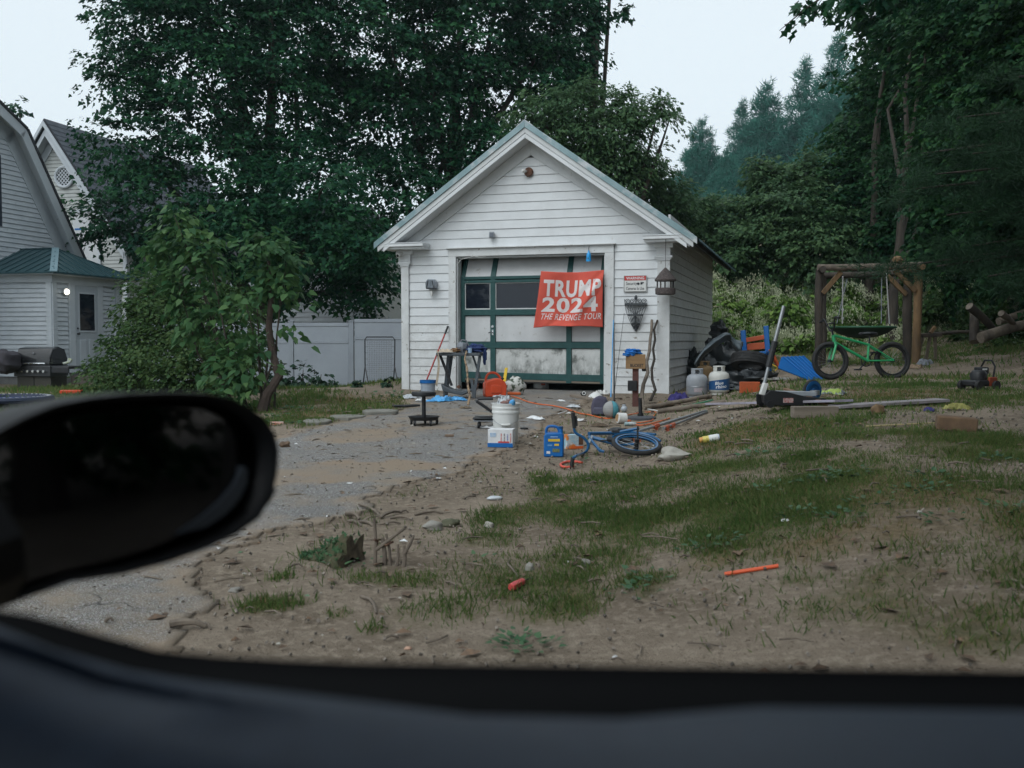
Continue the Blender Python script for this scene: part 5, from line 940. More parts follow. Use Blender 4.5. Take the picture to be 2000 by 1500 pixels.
# fuel can
t = TH_('fuel_can', 'red plastic fuel can in front of the garage door', 'fuel can', 966, 777, R(14)); s = S(966, 777)
build('body', MB().prism([(x*s, z*s) for x, z in [(-21, 1), (-19, 0), (19, 0), (21, 2), (22, 22), (18, 30), (8, 36), (0, 36), (-8, 34), (-17, 32), (-21, 26)]], -.10, .10, 'y'), RED, t, bevel=.025, smooth=60)
build('handle', MB().tube(smooth_path([Vector((x*s, 0, z*s)) for x, z in [(-17, 28), (-17, 37), (-12, 45), (-3, 47), (5, 44), (12, 36), (17, 28)]]), .018, 8), RED, t, smooth=60); build('cap', MB().cyl((13*s, 0, 33*s), (17*s, 0, 37*s), .026), BLACK, t)
build('emboss', MB().prism([(-10*s, 8*s), (10*s, 8*s), (10*s, 22*s), (-4*s, 24*s), (-10*s, 22*s)], -.112, -.09, 'y'), RED, t, bevel=.006)
# soil bag and level beside it
s = S(1005, 773); t = TH_('soil_bag', 'white patterned potting soil bag slumped behind the fuel can', 'bag', 1006, 773)
build('bag_body', MB().blob((0, 0, 16*s), (42*s, .2, 36*s), 4, .12, 16, 11), M('soil_bag_print', (.55, .55, .52), (.55, .55, .52), 8, .45, c3=(.05, .07, .04), s3=17, lo3=.5, hi3=.56), t, smooth=70); build('orange_base', MB().box((-2*s, -.05, 2.5*s), (26*s, .10, 5*s)), ORANGE, t, bevel=.01)
b0, b1 = at(982, 768), facade(989, 719, -.03); build('spirit_level', MB().bar((0, 0, 0), b1-b0, .05, .022), YELLOW, None, 'yellow spirit level leaning on the door behind the fuel can', 'level', loc=b0, bevel=.003)
t = thing('stored_bucket', 'white bucket with a red mark seen in the dark gap under the door', 'bucket', wall_at(.03, .55, .03)); build('shell', MB().lathe([(.13, 0), (.145, .34), (.13, .34)], 18, capt=False), WPLAST, t); build('red_mark', MB().box((.03, -.138, .09), (.07, .01, .06)), RED, t)
# bucket of trash
t = TH_('trash_bucket', 'big white plastic bucket overflowing with trash', 'bucket', 988, 866); s = S(988, 866); H = 76*s; r0, r1 = 23.5*s, 27*s
prof_b = [(r0*.96, 0), (r0, .01), (r0+(r1-r0)*.72, H*.74), (r1*1.02, H*.745), (r1*1.02, H*.79), (r1*.99, H*.80), (r1*1.0, H*.86), (r1*1.03, H*.865), (r1*1.03, H*.90), (r1*1.0, H*.91), (r1*1.02, H*.97), (r1*1.05, H*.975), (r1*1.05, H), (r1*.98, H), (r1*.92, H*.8)]
build('shell', MB().lathe(prof_b, 30, capt=False), WPLAST, t, smooth=40); hp = [Vector((r1*1.04*math.cos(a), r1*1.04*math.sin(a), H*.76-H*.30*abs(math.sin((a-R(180))*1.0))**.8)) for a in np.linspace(R(200), R(340), 17)]; build('wire_handle', MB().tube(hp, .003, 5), STEEL, t); build('grip', MB().tube(hp[6:11], .012, 7), WPLAST, t)
bt = t.location+Vector((0, 0, H))
build('trash_bag', MB().rag((-.02, 0, -.06), .22, .2, .16, 5, 0, 14, 2.6), FILM, None, 'clear plastic bag spilling out of the trash bucket', 'bag', loc=bt, smooth=70); build('paper_wad', MB().blob((.02, -.05, -.01), (.13, .10, .09), 6, .3, 12, 8), M('brown_print', (.16, .08, .07), (.25, .14, .12), 12, .7), None, 'brown printed wrapper on top of the trash bucket', 'wrapper', loc=bt)
build('drink_bottle', MB().lathe([(.0, 0), (.03, .005), (.032, .05), (.022, .075), (.012, .09), (.0, .095)], 12), LBLUE, None, 'blue drink bottle stuck in the trash bucket', 'bottle', loc=bt+Vector((.055, -.07, -.02)), rot=(R(50), R(20), 0), smooth=60); build('red_wrapper', MB().rag((.06, .02, -.05), .14, .14, .07, 8, 1, 10), M('pink_wrapper', (.5, .14, .15), (.6, .4, .4), 12, .5), None, 'pinkish wrapper at the bucket rim', 'wrapper', loc=bt, smooth=70)
# printed carton
t = TH_('carton', 'small white carton with blue base before the trash bucket', 'box', 977, 877, R(-9)); s = S(977, 877); w, h, d = 49*s, 35*s, .15
build('carton_body', MB().box((0, d/2, h/2), (w, d, h)), PAPER, t, bevel=.003); build('blue_band', MB().box((0, -.002, 4*s), (w+.004, .004, 8*s)).box((-w/2-.002, d/2, 4*s), (.004, d, 8*s)), BLUE, t)
for k, (c, z0, z1) in enumerate((((.5, .06, .05), 10, 27), ((.05, .07, .09), 10, 27), ((.02, .10, .4), 9, 26), ((.5, .06, .05), 9, 27))): build('print_bar', MB().box(((2+k*6.2)*s, -.002, (z0+z1)/2*s), (2.4*s, .004, (z1-z0)*s)), M('print%d' % k, c, (.55, .5, .5), 60, .6), t)
build('print_label', MB().box((-14*s, -.002, 24*s), (12*s, .004, 8*s)), M('print_blue', (.25, .4, .6), (.5, .55, .6), 60, .6), t); build('red_print', MB().box((7*s, -.0025, 10*s), (22*s, .004, 3*s)), M('print_red', (.5, .05, .05), rough=.6), t)
# creeper
t = TH_('creeper_seat', 'black folding mechanic creeper with raised back behind the trash bucket', 'creeper', 948, 838, R(4)); s = S(948, 838)
build('pad', MB().prism([(-26*s, -.12), (30*s, -.12), (34*s, .12), (-20*s, .12)], 17*s, 21*s), BLACK, t, bevel=.01); build('frame', MB().box((2*s, 0, 14*s), (50*s, .2, 3*s)), GREYP, t, bevel=.004); build('back_pad', MB().bar((-18*s, .06, 52*s), (26*s, .06, 22*s), .22, .03), BLACK, t, bevel=.008); build('head_rest', MB().box((0*s, .06, 56*s), (30*s, .2, 4*s)), BLACK, t, bevel=.008)
for x, y in ((-14, -.08), (24, -.08), (-10, .09), (26, .09)): build('castor', MB().cyl((x*s-.012, y, .03), (x*s+.012, y, .03), .03, n=12).box((x*s, y, .06), (.016, .02, .03)), BLACK, t)
# orange extension cord
pts = smooth_path(rope([(998, 777), (1012, 781), (1030, 788), (1052, 793), (1078, 796), (1105, 802), (1130, 808), (1152, 812), (1172, 817), (1190, 819), (1206, 815)], .01)); build('extension_cord', MB().tube([p_-pts[0] for p_ in pts], .008, 6), ORANGE, None, 'orange extension cord snaking across the driveway', 'cord', loc=pts[0], smooth=80)
pts = smooth_path(rope([(1226, 812), (1250, 808), (1280, 806), (1276, 815), (1274, 822), (1258, 826), (1243, 828), (1246, 832), (1262, 831), (1290, 824), (1308, 818)], .01)); build('orange_rope', MB().tube([p_-pts[0] for p_ in pts], .007, 6), ORANGE, None, 'thin orange cord looped round the black round base', 'cord', loc=pts[0], smooth=80)
# at the foot of the casing
t = TH_('white_helmet', 'white domed helmet at the foot of the door casing', 'helmet', 1163, 781); s = S(1163, 781); build('dome', MB().lathe([(15*s, 0), (15*s, 4*s), (12*s, 10*s), (6*s, 14*s), (0.001, 15*s)], 18), WPLAST, t, smooth=60); build('brim', MB().lathe([(15*s, .0), (17*s, .002), (17*s, 2.5*s), (14*s, 3*s)], 18, capt=False), WPLAST, t)
def plank(name, label, cat, a, b, w, h, m, up=.0, group=None, bev=.003):
    p0, p1 = at(*a), at(*b); c = (p0+p1)/2; up += max(0, float(gz(c.x, c.y))-c.z); c = c+Vector((0, 0, h/2+up)); return build(name, MB().bar(p0-(p0+p1)/2, p1-(p0+p1)/2, w, h), m, None, label, cat, group, loc=c, bevel=bev)
plank('board_offcut', 'weathered board offcut beside the white helmet', 'board', (1118, 777), (1186, 789), .10, .035, WOOD_OLD); t = TH_('small_motor', 'small black gadget with a white ring by the door', 'gadget', 1140, 776); build('case', MB().blob((0, 0, .035), (.09, .07, .07), 3, .12, 10, 7), BLACK, t); build('ring', MB().xf(Matrix.Translation((0, -.03, .045)) @ Matrix.Rotation(R(70), 4, 'X')).torus((0, 0, 0), .025, .006, 14, 6), WPLAST, t)
# ball, backpack, roll, jar
t = TH_('basketball', 'faded grey and teal basketball beside the backpack', 'ball', 1194, 817, R(20)); s = S(1194, 817); r = 17.2*s; mb = MB(); nu, nv = 24, 14
vs = [(r*math.sin(math.pi*j/nv)*math.cos(2*math.pi*i/nu), r*math.sin(math.pi*j/nv)*math.sin(2*math.pi*i/nu), r+r*math.cos(math.pi*j/nv)) for j in range(nv+1) for i in range(nu)]
for j in range(nv):
    for i in range(nu): mb.mi = 1 if (i % 12) in (5, 6, 7) else 0; mb.add([vs[j*nu+i], vs[(j+1)*nu+i], vs[(j+1)*nu+(i+1) % nu], vs[j*nu+(i+1) % nu]], [(0, 1, 2, 3)])
build('ball_skin', mb, [M('ball_grey', (.30, .30, .29), (.25, .25, .25), 9, .7), M('ball_teal', (.08, .30, .36), (.07, .26, .31), 9, .7)], t, smooth=80)
t_ = Matrix.Translation((0, 0, r)); seam = MB()
for a in (R(75), R(120), R(165)): seam.xf(t_ @ Matrix.Rotation(a, 4, 'Z') @ Matrix.Rotation(R(90), 4, 'X')).torus((0, 0, 0), r*1.0, r*.018, 30, 5)
build('seam', seam, BLACK, t, smooth=0)
t = TH_('backpack', 'slate purple backpack standing behind the basketball', 'backpack', 1172, 812, R(-15)); s = S(1172, 812); build('bag_body', MB().prism([(x*s, z*s) for x, z in [(-16, 0), (15, 0), (17, 22), (10, 36), (-3, 40), (-13, 33), (-17, 18)]], -.07, .09, 'y'), M('slate_cloth', (.085, .08, .12), (.06, .058, .085), 12, .9, .03, 50), t, bevel=.03, smooth=70); build('pocket', MB().prism([(-11*s, 3*s), (10*s, 3*s), (11*s, 17*s), (-11*s, 17*s)], -.10, -.05, 'y'), M('slate_cloth2', (.10, .10, .14), (.07, .07, .1), 12, .9), t, bevel=.015)
t = TH_('paper_roll', 'white cardboard drum lying beside the basketball', 'drum', 1213, 827, R(25)); s = S(1213, 827); build('drum_shell', MB().tube([(-8*s, 0, 11*s), (9*s, -.02, 10*s)], 10.5*s, 18), WPLAST, t, bevel=.005); build('drum_end', MB().tube([(-8.6*s, 0, 11*s), (-7.9*s, 0, 11*s)], 7.5*s, 16), CARD, t)
build('glass_globe', MB().blob((0, 0, 8*s), (15*s, 15*s, 15*s), 0, 0, 14, 10).cyl((0, 0, 14*s), (0, 0, 18*s), 4*s), M('milky_glass', (.36, .40, .44), rough=.12, spec=.7), None, 'round clear glass globe behind the white drum', 'lamp globe', loc=at(1219, 806), smooth=70)
solo('bottle_piece', 'teal and white plastic bottle near the round base', 'bottle', MB().tube([(-.06, 0, .02), (.0, 0, .02), (.05, 0, .02), (.08, 0, .018)], [.02, .022, .02, .01], 10), M('teal_plastic', (.10, .30, .34), (.6, .6, .6), 16, .4), 1230, 831, R(10)); solo('bulb_cap', 'orange bottle cap near the round base', 'cap', MB().lathe([(.03, 0), (.03, .02), (.02, .025)], 12), ORANGE, 1228, 824)
# heavy round base with a black post
t = TH_('umbrella_base', 'flat round grey base with a short black post', 'base', 1253, 819); s = S(1253, 819); build('disc', MB().lathe([(28*s, 0), (28*s, 4*s), (25*s, 6*s), (0.001, 7*s)], 28), M('grey_rubber', (.075, .08, .09), (.05, .052, .06), 9, .7), t); build('post', MB().cyl((-2*s, 0, 6*s), (-3*s, 0, 42*s), 4*s, 3.5*s).cyl((-2*s, 0, 6*s), (-2*s, 0, 12*s), 6*s), BLACK, t)
# BUCKET box on a post
t = TH_('post_box', 'wooden box lettered BUCKET on a reddish post by the wall', 'box', 1241, 793, R(-8)); s = S(1241, 793)
build('post', MB().box((0, 0, 36*s), (12*s, .08, 74*s)), M('red_wood', (.13, .055, .045), (.09, .04, .035), 9, .8, .04, 30), t, bevel=.004); bx = build('crate', MB().box((0, 0, 87*s), (38*s, .16, 28*s)), M('ply', (.30, .185, .09), (.24, .145, .07), 6, .7, .02, 30, stretch=(1, 1, 6)), t, bevel=.003)
build('lettering', MB().text(('BUCKET', .015), -10*s, 15*s, 76.5*s, 82.5*s, -.0825), INK, t); build('bracket', MB().box((-6*s, -.02, 40*s), (18*s, .12, 20*s)), BLACK, t, bevel=.006); build('hook', MB().box((16*s, -.02, 72*s), (8*s, .06, 8*s)), BLACK, t, bevel=.01)
build('blue_glove', MB().blob((0, 0, .03), (.22, .15, .09), 12, .3, 16, 10, 1.5).blob((-.08, -.04, .0), (.10, .08, .06), 14, .3), CLOTH_BL, None, 'bright blue glove lying on the lettered box', 'glove', loc=t.location+Vector((-.05, -.02, 101*s)))
# crooked sticks and fishing rods against the wall
def lean(name, label, cat, a, b, r, m, wob=.02, off=-.06, group=None, n=8, seed=0):
    p0, p1 = at(*a), facade(*b, off); d_ = p1-p0; rr = np.random.RandomState(seed); pts = [d_*k/n+Vector((rr.randn()*wob, rr.randn()*wob*.5, 0))*(0 < k < n) for k in range(n+1)]; return build(name, MB().tube(pts, [r*(1.15-.3*k/n) for k in range(n+1)], 7), m, None, label, cat, group, loc=p0, smooth=60)
lean('crooked_stick', 'thicker crooked bark stick leaning by the corner post', 'stick', (1257, 798), (1273, 626), .026, BARK_L, .02, -.06, 'sticks leaning on the garage', 8, 2); lean('crooked_stick', 'darker thin crooked stick leaning nearest the corner post', 'stick', (1270, 783), (1284, 626), .02, BARK, .025, -.07, 'sticks leaning on the garage', 8, 5)
lean('fishing_rod', 'thin dark fishing rod leaning across the clapboards', 'fishing rod', (1198, 782), (1219, 612), .004, BLACK, .0, -.04, 'fishing rods'); lean('fishing_rod', 'blue fishing rod standing along the casing', 'fishing rod', (1193, 776), (1198, 625), .009, LBLUE, .0, -.07, 'fishing rods'); lean('fishing_rod', 'black fishing rod with a reel beside the blue rod', 'fishing rod', (1200, 784), (1199, 640), .009, BLACK, .0, -.07, 'fishing rods')
# gas cylinders
def tank(label, px, py, m, sc__=1., band=None, rot=0):
    t = TH_('gas_cylinder', label, 'gas cylinder', px, py, rot, 'gas cylinders'); r, h = .152*sc__, .315*sc__
    build('body', MB().lathe([(r*.8, .0), (r*.8, .03), (r*.86, .035), (r, .07), (r, h-.07), (r*.985, h-.035), (r*.9, h-.005), (r*.7, h+.02), (r*.35, h+.035), (.001, h+.038)], 26), m, t, smooth=60); cp = MB()
    for a0, a1 in ((-62, 62), (118, 242)):
        A = np.radians(np.linspace(a0, a1, 9)); vs = [(r*.56*math.cos(a), r*.56*math.sin(a), z) for a in A for z in (h, h+.10)]+[(r*.52*math.cos(a), r*.52*math.sin(a), z) for a in A for z in (h, h+.10)]
        fs = [(2*i, 2*i+2, 2*i+3, 2*i+1) for i in range(8)]+[(18+2*i+1, 18+2*i+3, 18+2*i+2, 18+2*i) for i in range(8)]+[(2*i+1, 2*i+3, 18+2*i+3, 18+2*i+1) for i in range(8)]; cp.add(vs, fs)
    cp.xf(Matrix.Translation((0, 0, h+.10))).torus((0, 0, 0), r*.54, .009, 22, 6); cp.xf(None); build('collar', cp, m, t); build('valve', MB().cyl((0, 0, h+.02), (0, 0, h+.075), .02).cyl((0, -.05, h+.06), (0, .04, h+.06), .014).cyl((0, -.07, h+.06), (0, -.05, h+.06), .026), IRON, t)
    return t, r, h
t, r, h = tank('grey gas cylinder in front of the tan one', 1361, 777, M('tank_grey', (.30, .32, .35), (.25, .27, .29), 4, .45, c3=(.36, .30, .30), s3=9, lo3=.6, hi3=.7), 1.02)
build('weld_ring', MB().lathe([(r*1.0, .16), (r*1.012, .163), (r*1.012, .169), (r, .172)], 26, capb=False, capt=False), STEEL, t); build('warning_print', MB().add([(r*1.004*math.sin(a), -r*1.004*math.cos(a), z) for a in np.linspace(-.45, .35, 8) for z in (.09, .15)], [(2*i, 2*i+2, 2*i+3, 2*i+1) for i in range(7)]), M('faded_red_print', (.38, .27, .29), (.32, .33, .35), 50, .6), t)
t, r, h = tank('white gas cylinder with a blue wrap label', 1404, 771, M('tank_white', (.55, .55, .52), (.48, .48, .45), 5, .4), 1.0, rot=R(-4))
build('blue_wrap', MB().add([(r*1.006*math.sin(a), -r*1.006*math.cos(a), z) for a in np.linspace(-1.35, 1.45, 18) for z in (.075-.0*a, .225+.02*a)], [(2*i, 2*i+2, 2*i+3, 2*i+1) for i in range(17)]), M('wrap_blue', (.015, .07, .19), rough=.4), t, smooth=80)
cy = lambda x, z: (r*1.012*math.sin(x/r), -r*1.012*math.cos(x/r), z+.10*x)
build('lettering', MB().text(('Blue', .02, .1), -.075, .045, .155, .20, fn=cy).text(('rhino', .02, .1), -.065, .095, .10, .15, fn=cy), PAPER, t)
tank('tan gas cylinder standing behind the other two', 1376, 752, M('tank_tan', (.36, .24, .12), (.28, .18, .09), 6, .6, c3=(.2, .12, .07), s3=8), 1.0)
# logs and long things on the bank
def log(name, label, cat, a, b, r, m, group=None, end=None, up=0., wob=.015, seed=0, r2=None):
    p0, p1 = at(*a), at(*b); rr = np.random.RandomState(seed); d_ = p1-p0; n = 6; t = thing(name, label, cat, p0+Vector((0, 0, r+up)), 0, group); pts = [d_*k/n+Vector((0, rr.randn()*wob, rr.randn()*wob*.5))*(0 < k < n) for k in range(n+1)]
    build('bark', MB().tube(pts, [r+((r2 or r)-r)*k/n for k in range(n+1)], 10, cap=False), m, t, smooth=60); u_ = d_.normalized(); build('cut_end', MB().tube([pts[0]-u_*.002, pts[0]+u_*.004], r*.97, 10).tube([pts[-1]-u_*.004, pts[-1]+u_*.002], (r2 or r)*.97, 10), end or WOOD, t, smooth=0); return t
log('corner_log', 'long thin log lying nearest the gas cylinders', 'log', (1258, 800), (1388, 778), .032, BARK_L, 'logs by the garage corner', WOOD_OLD, seed=3); log('corner_log', 'shorter thin log lying out on the grass', 'log', (1285, 808), (1417, 789), .03, BARK_L, 'logs by the garage corner', WOOD_OLD, seed=4)
plank('green_stake', 'green plastic stake between the two corner logs', 'stake', (1333, 796), (1392, 783), .03, .02, M('green_plastic', (.03, .19, .10), rough=.5)); plank('white_strip', 'thin white strip behind the black round base', 'strip', (1262, 799), (1300, 806), .02, .012, WPLAST)
def pole(label, a, b, r, clamps):
    p0, p1 = at(*a), at(*b); t = thing('clamp_pole', label, 'pole', p0+Vector((0, 0, r)), 0, 'grey poles with orange clamps'); d_ = p1-p0; build('tube', MB().tube([(0, 0, .03), d_], r, 8), STEEL, t)
    for k in clamps: build('clamp', MB().tube([d_*(k-.02)+Vector((0, 0, .03*(1-k))), d_*(k+.03)+Vector((0, 0, .03*(1-k)))], r*1.7, 8).box(d_*k+Vector((.01, 0, -.02)), (.03, .05, .07)), M('clamp_red', (.42, .09, .04), rough=.5), t)
pole('longer grey pole with an orange clamp on the grass bank', (1230, 856), (1379, 805), .017, (.30,)); pole('shorter grey pole with two orange clamps', (1296, 845), (1381, 807), .015, (.06, .18))
# long boards with the jack
plank('long_board', 'long lilac painted board lying under the floor jack', 'board', (1393, 803), (1648, 800), .24, .025, M('lilac_paint', (.36, .34, .42), (.26, .24, .27), 6, .7, .02, 30), group='long boards on the lawn', up=.03); plank('long_board', 'long grey weathered board at the far end of the planks', 'board', (1628, 801), (1842, 788), .20, .03, M('grey_board', (.30, .28, .30), (.2, .18, .18), 6, .8, .02, 30), up=.02, group='long boards on the lawn')
t = TH_('floor_jack', 'black trolley floor jack with its long handle raised', 'jack', 1545, 799, R(6), dz=.03); s = S(1545, 799)
for y in (-.11, .11): build('side_plate', MB().prism([(x*s, z*s) for x, z in [(-62, 3), (58, 3), (66, 8), (60, 16), (20, 20), (-20, 30), (-50, 32), (-64, 22)]], y-.01, y+.01, 'y'), BLACK, t, bevel=.004)
build('label_plate', MB().box((-15*s, -.1225, 13*s), (20*s, .004, 9*s)), M('jack_label', (.35, .06, .05), (.5, .45, .45), 70, .5), t); build('lift_arm', MB().bar((-30*s, 0, 26*s), (48*s, 0, 24*s), .10, .05), GREYP, t, bevel=.008); build('saddle', MB().cyl((48*s, 0, 22*s), (48*s, 0, 31*s), .05), STEEL, t); build('pump', MB().cyl((-58*s, 0, 16*s), (-20*s, 0, 18*s), .045), BLACK, t); build('handle_socket', MB().box((-56*s, 0, 34*s), (.05, .06, .13), (0, R(18), 0)), WPLAST, t, bevel=.006)
for x in (-52, 50):
    for y in (-.135, .135): build('wheel', MB().cyl((x*s, y-.02, 6*s), (x*s, y+.02, 6*s), 7*s, n=16), STEEL if x > 0 else BLACK, t)
hb = t.location; p0, p1 = P(1489, 764, hb.y), P(1531, 598, hb.y+.12); mt = MB(); d_ = p1-p0
for n_, a, b, r, m in (('handle_tube', 0, .30, .02, STEEL), ('foam_grip', .28, .58, .034, BLACK), ('handle_tube', .57, 1.0, .021, STEEL)): build(n_, MB().tube([p0+d_*a-hb, p0+d_*b-hb], r, 10), m, t, rot=(0, 0, -R(6)))
solo('loose_beam', 'squared timber beam lying before the floor jack', 'beam', MB().box((0, .05, .055), (.43, .11, .11)), WOOD_OLD, 1594, 817, R(2), bevel=.006, kind='thing')
p0, p1 = P(1534, 764, 11.2), at(1632, 800); build('brown_plank', MB().bar((0, 0, 0), p1-p0, .06, .035), M('brown_wood', (.19, .11, .06), (.13, .075, .04), 6, .7, .03, 30), None, 'brown plank slanting over the floor jack onto the ground', 'plank', loc=p0+Vector((0, 0, .02)), bevel=.004)
t = TH_('blue_reel', 'dark blue wheel standing behind the floor jack', 'wheel', 1586, 782, R(25)); s = S(1586, 782); mt = Matrix.Translation((0, 0, 19*s)) @ Matrix.Rotation(R(90), 4, 'X'); build('disc', MB().xf(mt).lathe([(19*s, -.03), (19*s, .03), (13*s, .035), (13*s, .02), (5*s, .02), (5*s, .045), (.001, .045)], 26), BLUE_D, t); build('tyre', MB().xf(mt).torus((0, 0, 0), 18*s, 4*s, 28, 8), RUBBER, t)
# tarp heap, tyre, chair and sled at the garage corner
def heap(name, label, cat, L_, m, rot=0, amp=.3, group=None, **k):
    c = at(*L_[0][:2]); mb = MB()
    for i, (px, py, w, h, dy) in enumerate(L_): p_ = P(px, py, c.y+dy); mb.blob(tuple(p_-c), (w*c.y/1944, .45, h*c.y/1944), 31+i+int(px), amp, 22, 15, 1.7)
    return build(name, mb, m, None, label, cat, group, loc=c, smooth=50, **k)
heap('rubbish_bags', 'heap of black rubbish bags against the garage side wall', 'rubbish bags', [(1390, 752, 70, 50, .4), (1370, 730, 60, 70, .7), (1405, 715, 70, 80, 1.0), (1440, 725, 70, 50, .7), (1428, 690, 50, 50, 1.2), (1350, 720, 30, 60, .9)], TARP, amp=.35); heap('rubbish_bag', 'round black bag on top of the heap against the wall', 'rubbish bag', [(1402, 748, 10, 5, 1.2), (1404, 648, 38, 42, 1.6), (1392, 690, 40, 60, 1.4)], TARP, amp=.25)
c = at(1400, 752); mb = MB()
A_ = [P(1356, 712, 15.4), P(1396, 668, 15.6), P(1428, 660, 15.9), P(1446, 688, 15.9)]; B_ = [P(1366, 702, 16.3), P(1392, 662, 16.6), P(1425, 656, 16.8), P(1452, 672, 16.8)]
def drape(u, v):
    k = u*3; i = min(2, int(k)); f_ = k-i; a = A_[i].lerp(A_[i+1], f_); b = B_[i].lerp(B_[i+1], f_); p_ = a.lerp(b, v); return tuple(p_+Vector((0, 0, .05*math.sin(v*16+u*3)+.03*math.sin(u*14)))-c)
build('grey_tarp', mb.grid(drape, 26, 22), TARP_G, None, 'grey folded tarp draped over the black bags', 'tarp', loc=c, smooth=60, thick=.02)
t = thing('car_tyre', 'worn black car tyre lying on the heap', 'tyre', P(1466, 706, 15.6), (R(-16), R(10), 0)); prof_t = [(.19, -.085), (.27, -.095), (.30, -.08), (.305, -.03), (.305, .03), (.30, .08), (.27, .095), (.19, .085), (.185, .06), (.25, .07), (.27, 0), (.25, -.07), (.185, -.06), (.19, -.085)]
build('tread', MB().lathe(prof_t, 36, capb=False, capt=False), RUBBER, t, smooth=50); gm_ = MB(); [gm_.xf(Matrix.Translation((0, 0, z))).torus((0, 0, 0), .3055, .004, 40, 4) for z in (-.045, 0, .045)]; build('groove', gm_, BLACK, t)
heap('black_sheet', 'black plastic sheet spread beneath the tyre', 'plastic sheet', [(1450, 762, 110, 16, .2), (1440, 745, 90, 44, .7), (1478, 742, 70, 40, .9), (1420, 760, 60, 20, .3)], TARP, amp=.3)
solo('cardboard_sheet', 'flattened brown cardboard beside the side wall', 'cardboard', MB().box((0, 0, .05), (.32, .3, .01), (R(25), R(-8), 0)).box((.12, .12, .09), (.26, .2, .01), (R(40), R(12), .4)), CARD, 1330, 752, bevel=.003)
t = TH_('orange_crate', 'orange plastic crate on the grass below the tyre', 'crate', 1464, 767, R(-14)); s = S(1464, 767); w, h, d = 37*s, 21*s, .2; OR2 = M('crate_orange', (.44, .085, .02), (.34, .07, .02), 12, .6)
for c_, dd in (((0, -d/2, h/2), (w, .012, h)), ((0, d/2, h/2), (w, .012, h)), ((-w/2, 0, h/2), (.012, d, h)), ((w/2, 0, h/2), (.012, d, h)), ((0, 0, .01), (w, d, .012))): build('crate_panel', MB().box(c_, dd), OR2, t, bevel=.003)
for x in range(-3, 4): build('rib', MB().box((x*w/7.5, -d/2-.008, h/2), (.008, .01, h*.9)), OR2, t)
bx_ = thing('toy_chair', 'blue and orange plastic child chair tipped on the heap', 'chair', (P(1480, 715, 16.9).x, 16.9, float(gz(P(1480, 715, 16.9).x, 16.9))), (0, R(-5), R(-20))); cz = P(1480, 690, 16.9).z-bx_.location.z; OB = M('toy_orange', (.50, .10, .03), (.42, .08, .03), 5, .5)
for x, h in ((-.19, .78), (.19, .86)): build('post', MB().bar((x, .05, cz-.35), (x*1.02, .1, cz+h*.5+.02), .085, .06, up=(0, 1, 0)), BLUE, bx_, bevel=.012)
build('back_slat', MB().box((0, .09, cz+.25), (.34, .04, .08), (0, R(-5), 0)), OB, bx_, bevel=.01); build('back_slat', MB().box((0, .12, cz+.12), (.34, .04, .12)), OB, bx_, bevel=.01); build('seat', MB().box((0, -.1, cz-.0), (.40, .36, .05)), BLUE, bx_, bevel=.012); build('front_panel', MB().box((0, -.26, cz-.12), (.40, .04, .2)), BLUE, bx_, bevel=.01); build('side_leg', MB().bar((.24, .0, cz+.05), (.36, .1, cz-.30), .06, .05), OB, bx_, bevel=.01)
t = TH_('blue_sled', 'bright blue ribbed plastic sled lying upside down', 'sled', 1578, 742, R(8)); s = S(1578, 742)
fa = [(-62, 0, 24), (-36, .34, 44), (16, .40, 46), (44, 0, 0), (0, -.06, 0)]
V = [Vector((x*s, y, z*s)) for x, y, z in fa]; sk_ = MB().add([V[0], V[1], V[2], V[3], V[4]]+[v-Vector((0, -.01, .012)) for v in V], [(0, 4, 3, 2, 1), (5, 6, 7, 8, 9)]+[(i, (i+1) % 5, 5+(i+1) % 5, 5+i) for i in range(5)]); build('shell', sk_, BLUE, t, smooth=0)
for k in range(6): f_ = .08+k*.17; a, b = V[1].lerp(V[2], f_), V[4].lerp(V[3], f_); build('rib', MB().bar(a+Vector((0, -.01, .005)), b+Vector((0, -.01, .005)), .022, .016), BLUE, t, bevel=.004)
build('tow_rope', MB().tube([V[0], V[0]+Vector((-.05, -.05, .02)), V[0]+Vector((-.10, -.03, .05))], .008, 5).tube([V[0], V[0]+Vector((-.06, -.04, -.04))], .008, 5), YELLOW, t)
# log swing frame with saucer swing
YF, YB = 17.6, 19.0; fx = [P(1598, 700, YF).x, P(1788, 700, YF).x]; bx2 = [P(1606, 700, YB).x, P(1771, 700, YB).x]
sw = thing('log_swing_frame', 'rustic frame of peeled and bark logs at the edge of the woods', 'swing frame', (fx[0], YF, float(gz(fx[0], YF)))); PEEL = M('peeled_log', (.22, .135, .065), (.10, .065, .035), 7, .75, .06, 25, stretch=(1, 1, .3)); topz = P(1700, 527, YF).z; rl_ = random.Random(4)
def lg(n, a, b, r, m, **k):
    a, b = Vector(a), Vector(b); pts = [a.lerp(b, i/5)+Vector((rl_.uniform(-.012, .012), rl_.uniform(-.012, .012), rl_.uniform(-.008, .008))) for i in range(6)]; o = build(n, MB().tube(pts, [r*(1+rl_.uniform(-.06, .06)) for _ in range(6)], 11), m, sw, world=True, smooth=60, **k); return o
lg('post', (fx[0], YF, gz(fx[0], YF)-.2), (fx[0], YF, topz+.0), .068, BARK); lg('post', (fx[1], YF, gz(fx[1], YF)-.2), (fx[1]+.02, YF, topz+.02), .075, PEEL, label='peeled orange log post'); lg('post', (bx2[0], YB, gz(bx2[0], YB)-.2), (bx2[0], YB, topz+.0), .07, BARK); lg('post', (bx2[1], YB, gz(bx2[1], YB)-.2), (bx2[1], YB, topz+.0), .085, BARK)
